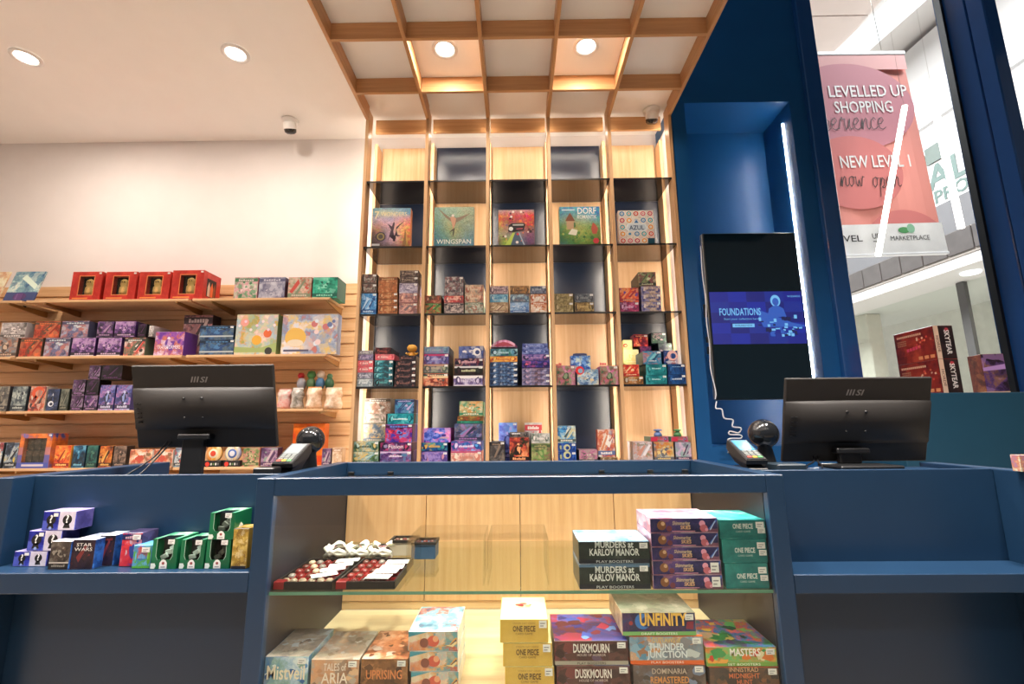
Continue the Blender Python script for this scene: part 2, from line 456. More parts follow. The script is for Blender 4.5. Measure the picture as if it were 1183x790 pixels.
tx.box(-.15, -.05, -.0325, -.0315, -2.61, -2.6, INK)
# handwriting: strokes per letter on a unit x-height
SCRIPT = {
 'e': [(0,.45),(.25,.5),(.42,.75),(.3,.98),(.12,.9),(.03,.55),(.12,.15),(.35,.02),(.6,.2)],
 'r': [(0,.1),(.12,.9),(.2,1.05),(.24,.85),(.42,.9),(.42,.4),(.5,.05),(.65,.2)],
 'i': [(0,.2),(.14,.9),(.14,.3),(.24,.05),(.4,.2)],
 'n': [(0,.1),(.1,.9),(.12,.05),(.2,.6),(.35,.95),(.45,.8),(.46,.2),(.56,.05),(.7,.2)],
 'c': [(.4,.8),(.25,.98),(.06,.75),(.04,.3),(.2,.03),(.42,.12),(.55,.25)],
 'x': [(0,.9),(.2,.5),(.4,.05),(.55,.1),(.1,.0),(.35,.6),(.5,.95)],
 'p': [(.05,-.8),(.12,.9),(.12,.2),(.25,.9),(.45,.7),(.42,.2),(.2,.05),(.4,.0),(.6,.2)],
 'o': [(.3,.95),(.08,.8),(.05,.3),(.22,.03),(.42,.3),(.42,.75),(.28,.95),(.45,.85),(.6,.85)],
 'w': [(0,.9),(.08,.2),(.2,.05),(.32,.6),(.38,.1),(.5,.05),(.6,.9),(.75,.85)]}
def script(mb, word, x, z, s, m, y=-.031, w=.0048):
    for ch in word:
        if ch == ' ': x += .45 * s; continue
        st = SCRIPT[ch]
        for i in range(len(st) - 1):
            a = Vector((x + (st[i][0] + .12 * st[i][1]) * s, z + st[i][1] * s)); b = Vector((x + (st[i+1][0] + .12 * st[i+1][1]) * s, z + st[i+1][1] * s))
            d = (b - a); nrm = Vector((-d.y, d.x)).normalized() * w; e = d.normalized() * w * .6
            q = [a - e + nrm, a - e - nrm, b + e - nrm, b + e + nrm]
            mb.face([(p.x, y, p.y) for p in q], m)
        x += (max(p[0] for p in st)) * s
script(tx, 'experience', -.73, -1.1, .178, INK)
tx.box(.515, .535, -.0325, -.0315, -1.1, -1.08, INK)
script(tx, 'now', -.43, -1.88, .15, INK, y=-.033); script(tx, 'open', -.02, -1.9, .15, INK, y=-.033)
disc(tx, .27, -2.47, .075, .04, G1, -.033); disc(tx, .36, -2.45, .05, .06, plain('emblem_mint', '8fc4a0', .6), -.034)
tx.build('print', bt)
rl = MB(); rl.box(-.97, .80, -.03, .03, -.0, .06, plain('rail_white', 'f4f4f4', .4), ch=.008); rl.build('top_rail', bt)
for x in (-.6, .5):
    hg = MB(); hg.tube([(x, 0, .05), (x, 0, 2.5)], .004, STEEL, 6); hg.build('hanging_wire', bt)
rb = MB(); rb.box(-.96, .79, -.04, .02, -H - .03, -H, plain('rail_white', 'f4f4f4', .4), ch=.008); rb.build('bottom_rail', bt)

# slanting reflections in the shop glass, built as glowing tubes in the mall
def window_streak(label, a, b, r):
    t = thing('reflection_tube', label, 'light', a, group='slanting window reflections built as glowing tubes')
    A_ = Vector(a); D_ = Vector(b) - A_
    MB().tube([(0, 0, 0), D_], r, glow('reflection_glow', 'fff6ea', 6.), 10).build('tube', t)
    e = D_ * .02; MB().tube([e + Vector((0, 0, r)), (e.x, e.y, 9.19 - a[2])], .0012, STEEL, 6).build('tube_wire', t)  # wire added to carry the stand-in tube
window_streak('glowing tube standing in for a slanting window reflection across the coral banner', (4.61, 5.0, 4.82), (4.07, 5.05, 3.0), .03)
window_streak('glowing tube standing in for a slanting window reflection right of the coral banner', (4.96, 5.0, 4.70), (5.0, 5.0, 3.29), .033)

# ================================================================== WALL OF SHELVES
X0, CW, YF = -1.1206, .46, 3.213
SHZ = [2.955, 2.439, 1.934, 1.419, .905]
ds = thing('display_shelving', 'tall oak shelving with five columns, dark glass shelves and navy back panels', 'shelving', (0, YF, 0))
def kid(mb, name, par, orig=(0, 0, 0)):
    """part whose mesh is drawn in the room's coordinates, hung under a thing standing at par.location"""
    o = mb.build(name, par)
    o.matrix_parent_inverse = par_inv(par)
    return o
def par_inv(p):
    return (Matrix.Translation(p.location) @ p.rotation_euler.to_matrix().to_4x4()).inverted()
for k in range(6):
    x = X0 + k * CW
    kid(MB().box(x - .012, x + .012, YF, YF + .095, 0, 3.545, OAKZ, ch=.0015), 'post', ds)
    kid(MB().box(x - .012, x + .012, YF + .24, YF + .36, 0, 3.41, OAKZ, ch=.0015), 'rear_fin', ds)
ZB = [0.02, .905, 1.419, 1.934, 2.439, 2.955, 3.445]
for r in range(5):
    z0 = SHZ[r]; z1 = (3.445 if r == 0 else SHZ[r - 1] - .014)
    for c in range(5):
        xa = X0 + c * CW + .013; xb = X0 + (c + 1) * CW - .013
        m = OAKP if (r + c) % 2 == 0 else NAVY
        kid(MB().box(xa, xb, YF + .362, YF + .385, z0 + .0005, z1, m, ch=.001), 'back_panel', ds)
        kid(MB().box(X0 + c * CW + .0125, X0 + (c + 1) * CW - .0125, YF + .012, YF + .36, z0 - .014, z0, BLACK, top=SMOKE, side=SMOKE, ch=.001), 'glass_shelf', ds)
for c in range(5):
    xa = X0 + c * CW + .013; xb = X0 + (c + 1) * CW - .013
    kid(MB().box(xa, xb, YF + .362, YF + .385, .02, .896, OAKP if c % 2 else NAVY, ch=.001), 'back_panel', ds)
kid(MB().box(X0 + 5 * CW + .0135, X0 + 5 * CW + .029, YF + .09, YF + .36, 0, 3.45, WHITE), 'side_panel', ds)

# timber canopy under the ceiling
cn = thing('timber_canopy', 'oak ladder canopy of crossing beams under the white ceiling', 'canopy', (0, YF, 3.455))
for k in range(6):
    x = X0 + k * CW
    kid(MB().box(x - .012, x + .012, .3, YF - .001, 3.455, 3.569, OAKB, ch=.0015), 'long_beam', cn)
for j in range(6):
    y = YF + .165 - j * .4615
    for c in range(5):
        kid(MB().box(X0 + c * CW + .0125, X0 + (c + 1) * CW - .0125, y, y + .022, 3.455, 3.569, OAKB2, ch=.0015), 'cross_beam', cn)

# ceiling downlights
LED = glow('downlight_lens', 'fff6ec', 14.)
RIMW = plain('white_trim', 'f2efec', .4)
def downlight(x, y, label):
    t = thing('downlight', label, 'downlight', (x, y, 3.57), group='round ceiling downlights')
    MB().lathe([(.085, -.002), (.085, -.008), (.066, -.014), (.058, -.004)], RIMW, 32).build('trim_ring', t)
    MB().lathe([(0, -.006), (.0575, -.006)], LED, 32).build('lens', t)
for x, y, l in ((-3.22, 2.68, 'round recessed downlight in the white ceiling near the left edge'), (-1.825, 2.675, 'round recessed downlight in the white ceiling above the wall shelves'),
                (-.4465, 2.665, 'round downlight in the left lit bay of the timber canopy'), (.4718, 2.66, 'round downlight in the right lit bay of the timber canopy')):
    downlight(x, y, l)
# security cameras
def cam_dome(x, y, label):
    t = thing('security_camera', label, 'security camera', (x, y, 3.569), group='ceiling security cameras')
    MB().lathe([(0, -.001), (.062, -.001), (.062, -.02), (.048, -.032), (0, -.034)], RIMW, 28).build('base', t)
    T = Matrix.Translation((0, -.01, -.045)) @ Matrix.Rotation(math.radians(28), 4, 'X')
    MB().lathe([(0, .03), (.03, .028), (.046, .01), (.05, -.015), (.047, -.035)], RIMW, 28, M=T).build('housing', t)
    MB().lathe([(.047, -.035), (.043, -.058), (.028, -.07), (0, -.074)], plain('camera_window', '0c0d0f', .08, coat=.6), 28, M=T).build('lens_window', t)
cam_dome(-1.79, 3.36, 'white dome security camera on the plain ceiling beside the canopy')
cam_dome(1.075, 3.30, 'white dome security camera inside the canopy corner near the blue wall')

# ================================================================== SLATWALL AND ITS SHELVES
OAKS = wood('oak_slat', 'd6a878', 'e6c094', 'X')
sw = MB()
sw.box(-5.19, -1.265, 3.612, 3.6195, .02, 2.277, OAKS)
zz = 2.277; GR = .1005
i = 0
while zz > .1:
    zb = max(.02, (2.277 - .088) - i * GR) if i else 2.277 - .088
    sw.box(-5.19, -1.265, 3.592, 3.612, zb + .006, zz - (.006 if i else 0), OAKS, ch=.002)
    zz = zb; i += 1
tag(sw.build('slatwall_panel'), 'oak slatwall with horizontal grooves on the left half of the back wall', 'slatwall')
SLZ = [2.083, 1.665, 1.276, .883]
names = ['top', 'second', 'third', 'lowest']
spans = [(-5.0, -3.64, 'left'), (-3.60, -2.40, 'middle'), (-2.37, -1.36, 'right')]
CAPW = plain('bracket_cap', 'efe6d8', .4)
BRK = plain('bracket_metal', 'b08a5a', .35, metal=.6)
for r, z in enumerate(SLZ):
    for xa, xb, side in spans:
        t = thing('wall_shelf', f'oak shelf board on the slatwall, {names[r]} tier, {side} run', 'shelf', ((xa + xb) / 2, 3.45, z), group='oak shelf boards on the slatwall')
        kid(MB().box(xa, xb, 3.30, 3.589, z - .018, z, OAKX, ch=.002), 'board', t)
        for x in (xa + .10 if side == 'left' else xa + .14, xb - (.09 if side != 'right' else .02)):
            b = kid(MB().prism([(3.304, z - .0185), (3.304, z - .032), (3.56, z - .062), (3.59, z - .062), (3.59, z - .0185)], x - .006, x + .006, BRK, 'X'), 'bracket', t)
            c = MB().box(x - .011, x + .011, 3.288, 3.2995, z - .03, z - .002, CAPW, ch=.002).build('end_cap', b); c.matrix_parent_inverse = par_inv(t)
# ================================================================== COUNTER
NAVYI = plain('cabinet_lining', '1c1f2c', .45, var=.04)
DECK = wood('oak_deck', 'd6b48e', 'e6caa4', 'X', .28, 40.)
cb = thing('display_cabinet', 'blue framed glass display cabinet in the middle of the counter', 'display cabinet', (0, 1.64, 0))
f = MB()
f.box(-.7225, -.673, 1.339, 1.364, 0, 1.005, BLUE, ch=.002); f.box(.680, .7285, 1.339, 1.364, 0, 1.005, BLUE, ch=.002)
f.box(-.673, .680, 1.339, 1.364, .957, 1.005, BLUE, ch=.002); f.box(-.673, .680, 1.345, 1.364, 0, .415, BLUE)
kid(f, 'front_frame', cb)
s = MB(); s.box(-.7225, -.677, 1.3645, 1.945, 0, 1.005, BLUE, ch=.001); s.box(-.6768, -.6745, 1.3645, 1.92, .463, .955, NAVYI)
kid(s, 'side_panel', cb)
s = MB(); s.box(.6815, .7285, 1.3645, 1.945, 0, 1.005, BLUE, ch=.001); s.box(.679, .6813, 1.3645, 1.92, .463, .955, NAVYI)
kid(s, 'side_panel', cb)
kid(MB().box(-.6765, .681, 1.9105, 1.945, .955, 1.005, BLUE, ch=.002), 'back_rail', cb)
kid(MB().box(-.674, .679, 1.346, 1.351, .463, .9565, GLASS), 'glass_front', cb)
kid(MB().box(-.6762, .6808, 1.3645, 1.910, .956, .962, glass('top_glass', 'f8fcfa', refl=1.0)), 'glass_top', cb)
kid(MB().box(-.674, .679, 1.3568, 1.915, .6986, .7066, glass('shelf_glass', 'f2f9f5', refl=1.0)), 'glass_shelf', cb)
kid(MB().box(-.674, .679, 1.3560, 1.3566, .6986, .7066, plain('glass_edge', '5f8f78', .2)), 'shelf_edge', cb)
kid(MB().box(-.674, .679, 1.3545, 1.922, .42, .462, DECK, ch=.001), 'deck', cb)
sm = [-.6735, -.360, .008, .375, .6785]
for a, b in zip(sm[:-1], sm[1:]):
    kid(MB().box(a + .0012, b - .0012, 1.923, 1.941, .492, .953, OAKC, ch=.001), 'back_door', cb)
kid(MB().box(-.6735, .6785, 1.926, 1.941, .4625, .490, OAKX), 'door_track', cb)
for x in (-.655, -.50, .33, .52, .655): kid(MB().box(x - .011, x + .011, 1.897, 1.9095, .9625, .970, BLACK, ch=.001), 'glass_clip', cb)

def open_counter(label, sgn, xi, xo, xin, top, bot, wz, yend, yfront, orig):
    """open shelf unit: back panel, shelf, return panel, worktop"""
    t = thing('open_counter', label, 'counter', orig)
    a, b = min(xi, xin), max(xi, xin)
    kid(MB().box(a, b, 1.463, 1.481, 0, 1.005, BLUE, ch=.0015), 'back_panel', t)
    sh = MB().box(a, b, 1.341, 1.4625, bot, top, BLUE, ch=.002)
    r0, r1 = min(xin, xo), max(xin, xo)
    if sgn < 0: sh.box(r0, a, 1.341, yfront - .001, bot, top, BLUE)
    kid(sh, 'shelf', t)
    kid(MB().box(r0 + .0003, r1, yfront, yend, 0, 1.005, BLUE, ch=.002), 'return_panel', t)
    kid(MB().box(a, b, 1.4815, yend - .001, wz - .03, wz, BLUE, ch=.002), 'worktop', t)
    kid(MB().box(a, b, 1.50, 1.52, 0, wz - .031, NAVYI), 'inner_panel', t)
open_counter('blue open shelf counter left of the glass cabinet', -1, -.7232, -1.53, -1.47, .762, .709, .950, 2.03, 1.400, (-1.1, 1.6, 0))
open_counter('blue open shelf counter right of the glass cabinet', 1, .7292, 1.48, 1.421, .748, .700, .990, 1.725, 1.25, (1.1, 1.55, 0))

# ------------------------------------------------------------------ monitors, seen from behind
LOGO = plain('logo_grey', '8d8c8a', .35, metal=.3)
def monitor(label, cx, ztop, zbase, Ttop=1.66):
    t = thing('monitor', label, 'monitor', (cx, 1.76, zbase), group='monitors seen from behind')
    # local frame: origin at the top edge middle, x right, y away, z up; leaned back
    T = Matrix.Translation((0, Ttop - 1.76, ztop - zbase)) @ Matrix.Rotation(math.radians(15.5), 4, 'X')
    W, H = .2565, .303
    b = MB()
    b.box(-W, W, .0, .014, -H, 0, SOFTB, ch=.003, M=T)
    b.build('back_shell', t)
    v = MB()   # bulging rear cover with a curved upper lip
    n = 20
    def prof(u):
        k = 1 - abs(u) ** 4
        return [(-.080 - .003 * u * u, .0), (-.088 - .003 * u * u, -.020 * k - .003), (-.15, -.026 * k - .004), (-.215, -.022 * k - .003), (-.232 + .004 * (u * u), -.004), (-.236, .0)]
    for i in range(n):
        u0, u1 = -1 + 2 * i / n, -1 + 2 * (i + 1) / n
        p0, p1 = prof(u0), prof(u1)
        for j in range(len(p0) - 1):
            q = [(u0 * (W - .001), p0[j][1], p0[j][0]), (u0 * (W - .001), p0[j+1][1], p0[j+1][0]), (u1 * (W - .001), p1[j+1][1], p1[j+1][0]), (u1 * (W - .001), p1[j][1], p1[j][0])]
            v.face([T @ Vector(p) for p in q], SOFTB, smooth=True)
    c = v.build('rear_cover', t)
    vs = MB()
    for j in range(5):
        for i in range(2):
            vs.box(-.240 + i * .012, -.231 + i * .012, -.018, -.003, -.138 - j * .017, -.135 - j * .017, BLACK, M=T)
    for x in (-.055, .01):
        for z in (-.115, -.185): vs.lathe([(0, .0), (.004, .0), (.004, .012)], BLACK, 10, M=T @ Matrix.Translation((x, -.0315, z)) @ Matrix.Rotation(-PI / 2, 4, 'X'))
    vs.build('vent', c)
    lg = MB(); L = T @ front(-.012, -.001, -.062)
    for i in range(3): lg.face([L @ Vector((x, y, 0)) for x, y in ((-.032 + i * .0105, 0), (-.0265 + i * .0105, 0), (-.0205 + i * .0105, .021), (-.026 + i * .0105, .021))], LOGO)
    lg.text('SI', LOGO, .0205, L @ Matrix.Translation((.017, 0, 0)), width=.031, bold=.03, shear=.28)
    lg.build('logo', t)
    sc = MB(); sc.box(-W + .004, W - .004, .0145, .016, -H + .012, -.004, plain('screen_dark', '0c0f14', .12), M=T); sc.build('screen', t)
    zl = ztop - zbase
    nk = MB(); nk.box(-.072 - .0, .005, -.055, -.03, .012, zl - .255, BLACK, ch=.004)
    nk.box(-.085, .03, -.065, .02, zl - .262, zl - .243, BLACK, ch=.004); nk.build('stand_neck', t)
    ft = MB(); ft.box(-.135, .075, -.15, -.02, .0005, .012, BLACK, ch=.004); ft.build('stand_foot', t)
    cb_ = MB()
    for dx, sw_ in ((-.14, -.02), (-.125, .015)):
        pts = [(dx, -.01, zl - .25), (dx - .01, -.03, max(.03, zl - .28)), (dx - .03, -.06, max(.02, zl - .33)), (dx - .07 + sw_, -.12, max(.012, zl - .39)), (dx - .12 + sw_, -.2, .012)]
        cb_.tube(spline(pts, 6), .0028, BLACK, 6)
    cb_.build('cable', t)
def spline(pts, k=6):
    P = [Vector(p) for p in pts]; out = []
    for i in range(len(P) - 1):
        p0 = P[max(i - 1, 0)]; p1 = P[i]; p2 = P[i + 1]; p3 = P[min(i + 2, len(P) - 1)]
        for j in range(k):
            t = j / k
            out.append(.5 * ((2 * p1) + (p2 - p0) * t + (2 * p0 - 5 * p1 + 4 * p2 - p3) * t * t + (3 * p1 - p0 - 3 * p2 + p3) * t ** 3))
    out.append(P[-1]); return out
monitor('black monitor seen from behind on the left counter, in front of the slatwall', -1.131, 1.3666, .951)
monitor('black monitor seen from behind on the right counter, below the wall screen', 1.206, 1.2995, .991)

# ------------------------------------------------------------------ card terminals and globe scanners
KEYW = plain('key_grey', '7c8280', .6); KEYG = plain('key_green', '5fa86a', .4); KEYR = plain('key_red', 'c0564e', .4); KEYY = plain('key_yellow', 'd8b64a', .4)
def terminal(label, cx, zb, screen, side):
    t = thing('payment_terminal', label, 'payment terminal', (cx, 1.55, zb), group='payment terminals on the counter')
    h0 = 1.028 - zb; h1 = 1.088 - zb
    T = Matrix.Translation((0, 0, h0)) @ Matrix.Rotation(math.atan2(.06, .13), 4, 'X')
    L = .143
    b = MB()
    b.prism([(0, 0), (L, 0), (L, -.03), (L - .03, -.036), (.03, -.02), (0, -.014)], -.034, .034, SOFTB, 'X', M=T)
    b.build('body', t)
    fc = MB(); fc.box(-.032, .032, .003, L - .004, .0, .003, plain('terminal_face', '26282b', .45), ch=.001, M=T); fc.build('face_plate', t)
    s = MB(); s.box(-.026, .026, .062, .132, .003, .0042, screen, ch=.0004, M=T); s.build('screen', t)
    for r in range(4):
        for c in range(3):
            k = MB(); m = KEYW if r < 3 else (KEYR, KEYY, KEYG)[c]
            y = .048 - r * .0125
            k.box(-.024 + c * .017, -.010 + c * .017, y, y + .009, .003, .0055, m, ch=.0008, M=T); k.build('key', t)
    st = MB()
    st.prism([(.012, h0 - .022), (.135, h1 - .030), (.142, h1 - .045), (.10, h0 - .012), (.05, .012), (.012, .012)], -.026, .026, BLACK, 'X')
    st.box(-.034, .034, .0, .13, .0005, .012, BLACK, ch=.003); st.build('stand', t)
    if side:
        d = MB(); d.box(-.062, .004, -.058, -.006, .0005, .07, BLACK, ch=.004); d.build('dock', t)
terminal('card payment terminal with pale screen beside the left black globe', -.760, .951, plain('screen_pale', '70787c', .45), True)
terminal('card payment terminal with blue screen beside the right black globe', .766, .991, plain('screen_blue', '4a86a8', .12), False)
def globe(label, x, y, zc, zb):
    t = thing('globe_scanner', label, 'scanner', (x, y, zb), group='black globes behind the payment terminals')
    MB().lathe([(0, -.05), (.012, -.0486), (.025, -.0433), (.0354, -.0354), (.0433, -.025), (.0483, -.0129), (.05, 0), (.0483, .0129), (.0433, .025), (.0354, .0354), (.025, .0433), (.0129, .0483), (0, .05)],
               plain('globe_black', '1b1d20', .16, coat=.3), 32, M=Matrix.Translation((0, 0, zc - zb))).build('globe', t)
    MB().lathe([(0, .0005), (.036, .0005), (.034, .012), (.022, zc - zb - .047), (.030, zc - zb - .038)], BLACK, 24).build('base', t)
globe('glossy black globe scanner behind the left payment terminal', -.765, 1.765, 1.098, .951)
globe('glossy black globe scanner behind the right payment terminal', .866, 1.69, 1.109, .991)
t = MB(); t.box(.815, .905, 1.52, 1.60, .9905, 1.018, plain('till_dark', '22303a', .4), ch=.004)
tag(t.build('receipt_printer'), 'low dark box lying right of the right payment terminal', 'receipt printer')

# ------------------------------------------------------------------ wall screen in the recess
tv = thing('wall_screen', 'tall black screen in the blue recess showing a blue picture', 'television', (1.68, 3.2, 1.3))
kid(MB().box(1.338, 1.994, 3.175, 3.212, 1.305, 2.488, plain('screen_case', '10141a', .3), ch=.003), 'case', tv)
kid(MB().box(1.346, 1.988, 3.1735, 3.1748, 1.312, 2.482, plain('screen_glass', '071a24', .07, spec=.6, coat=.5)), 'panel', tv)
pic = MB()
zq0, zq1 = 1.683, 2.053
PB = [glow('screen_blue_%d' % i, c, .55) for i, c in enumerate(('0b1fa0', '0e2ab4', '0a1a8a', '102fa6'))]
for i in range(10):
    for j in range(5):
        xa = 1.348 + i * .0637; za = zq0 + j * .074
        pic.face([(xa, 3.1728, za), (xa + .0637, 3.1728, za), (xa + .0637, 3.1728, za + .074), (xa, 3.1728, za + .074)], PB[(i // 2 + j) % 4])
CY = glow('screen_cyan', '6fb6e8', .9); CD = glow('screen_mid', '2f62c8', .7); CN = glow('screen_ink', '0a1a5c', .5)
pic.text('FOUNDATIONS', CY, .052, front(1.55, 3.1715, 1.885), width=.285, bold=.02)
pic.text('Start your collection here', CY, .014, front(1.555, 3.1715, 1.853), width=.24)
pic.face([(1.49, 3.1715, 1.80), (1.64, 3.1715, 1.80), (1.64, 3.1715, 1.825), (1.49, 3.1715, 1.825)], CY)
pic.text('AVAILABLE NOW', CN, .013, front(1.565, 3.170, 1.8065), width=.12)
pic.text('WIZARDS', CY, .014, front(1.93, 3.1715, 2.01), width=.09)
pic.face([(1.66, 3.172, 1.93), (1.90, 3.172, 1.83), (1.985, 3.172, 1.81), (1.985, 3.172, 1.80), (1.70, 3.172, 1.80)], CD)
# a seated figure behind a heap of crates, in cyan line blocks
disc(pic, 1.80, 1.985, .034, .042, CY, 3.1712); disc(pic, 1.80, 1.978, .022, .028, CD, 3.1708)
pic.face([(1.735, 3.171, 1.87), (1.865, 3.171, 1.87), (1.85, 3.171, 1.93), (1.815, 3.171, 1.95), (1.785, 3.171, 1.95), (1.75, 3.171, 1.93)], CD)
rr = random.Random(3)
for i in range(46):
    x = 1.66 + rr.random() * .29; z = 1.73 + rr.random() * .13; w = .01 + rr.random() * .02; h = .006 + rr.random() * .02
    yy = 3.1706 - i * .00001
    pic.face([(x, yy, z), (x + w, yy, z), (x + w, yy, z + h), (x, yy, z + h)], (CY, CD, CN, CY, CN)[i % 5])
kid(pic, 'picture', tv)
e = MB(); e.box(1.331, 1.3375, 3.18, 3.21, 1.31, 2.484, STEEL, ch=.001)
kid(e, 'edge_trim', tv)
e = MB()
for z, h in ((1.88, .09), (1.70, .04), (1.62, .05)): e.box(1.312, 1.3305, 3.185, 3.207, z, z + h, BLACK, ch=.002)
kid(e, 'port_cover', tv)
ar = MB(); ar.box(1.60, 1.76, 3.213, 3.235, 1.78, 2.02, BLACK, ch=.003); ar.box(1.66, 1.70, 3.235, 3.56, 1.86, 1.94, BLACK); ar.box(1.58, 1.78, 3.56, 3.5985, 1.75, 2.05, BLACK, ch=.003)
kid(ar, 'wall_bracket', tv)
WCAB = plain('white_cable', 'dfe3ea', .4)
c = MB(); c.tube(spline([(1.325, 3.19, 2.40), (1.318, 3.185, 2.2), (1.327, 3.188, 2.0), (1.316, 3.178, 1.85), (1.326, 3.185, 1.68), (1.318, 3.18, 1.52), (1.335, 3.17, 1.36), (1.325, 3.168, 1.31)], 6), .004, WCAB, 6)
kid(c, 'cable', tv)
pts = [Vector(p) for p in ((1.335, 3.17, 1.295), (1.318, 3.15, 1.25), (1.335, 3.1, 1.24), (1.345, 3.1, 1.185), (1.40, 3.1, 1.172), (1.395, 3.1, 1.13), (1.447, 3.1, 1.12), (1.43, 3.1, 1.09), (1.375, 3.1, 1.10), (1.372, 3.1, 1.08), (1.44, 3.1, 1.075), (1.44, 3.1, 1.055), (1.36, 3.1, 1.05), (1.40, 3.15, 1.0), (1.40, 3.2125, .96))]
tag(MB().tube(spline(pts, 5), .0045, WCAB, 6).build('coiled_cable'), 'white kinked cable hanging below the wall screen behind the right terminal', 'cable')
# light strip on the recess side
ls = MB(); ls.box(2.093, 2.0975, 3.320, 3.329, 1.0, 3.45, glow('niche_led', 'fff6ec', 90.))
tag(ls.build('light_strip'), 'tall bright light strip on the right side of the blue recess', 'light strip')

# window plinth
pl = MB(); pl.box(2.20, 2.985, 2.75, 3.16, 0, 1.3135, plain('plinth_teal', '1d4a63', .45, var=.04), ch=.003)
tag(pl.build('window_plinth'), 'teal blue plinth by the shop window with boxes on top', 'plinth')
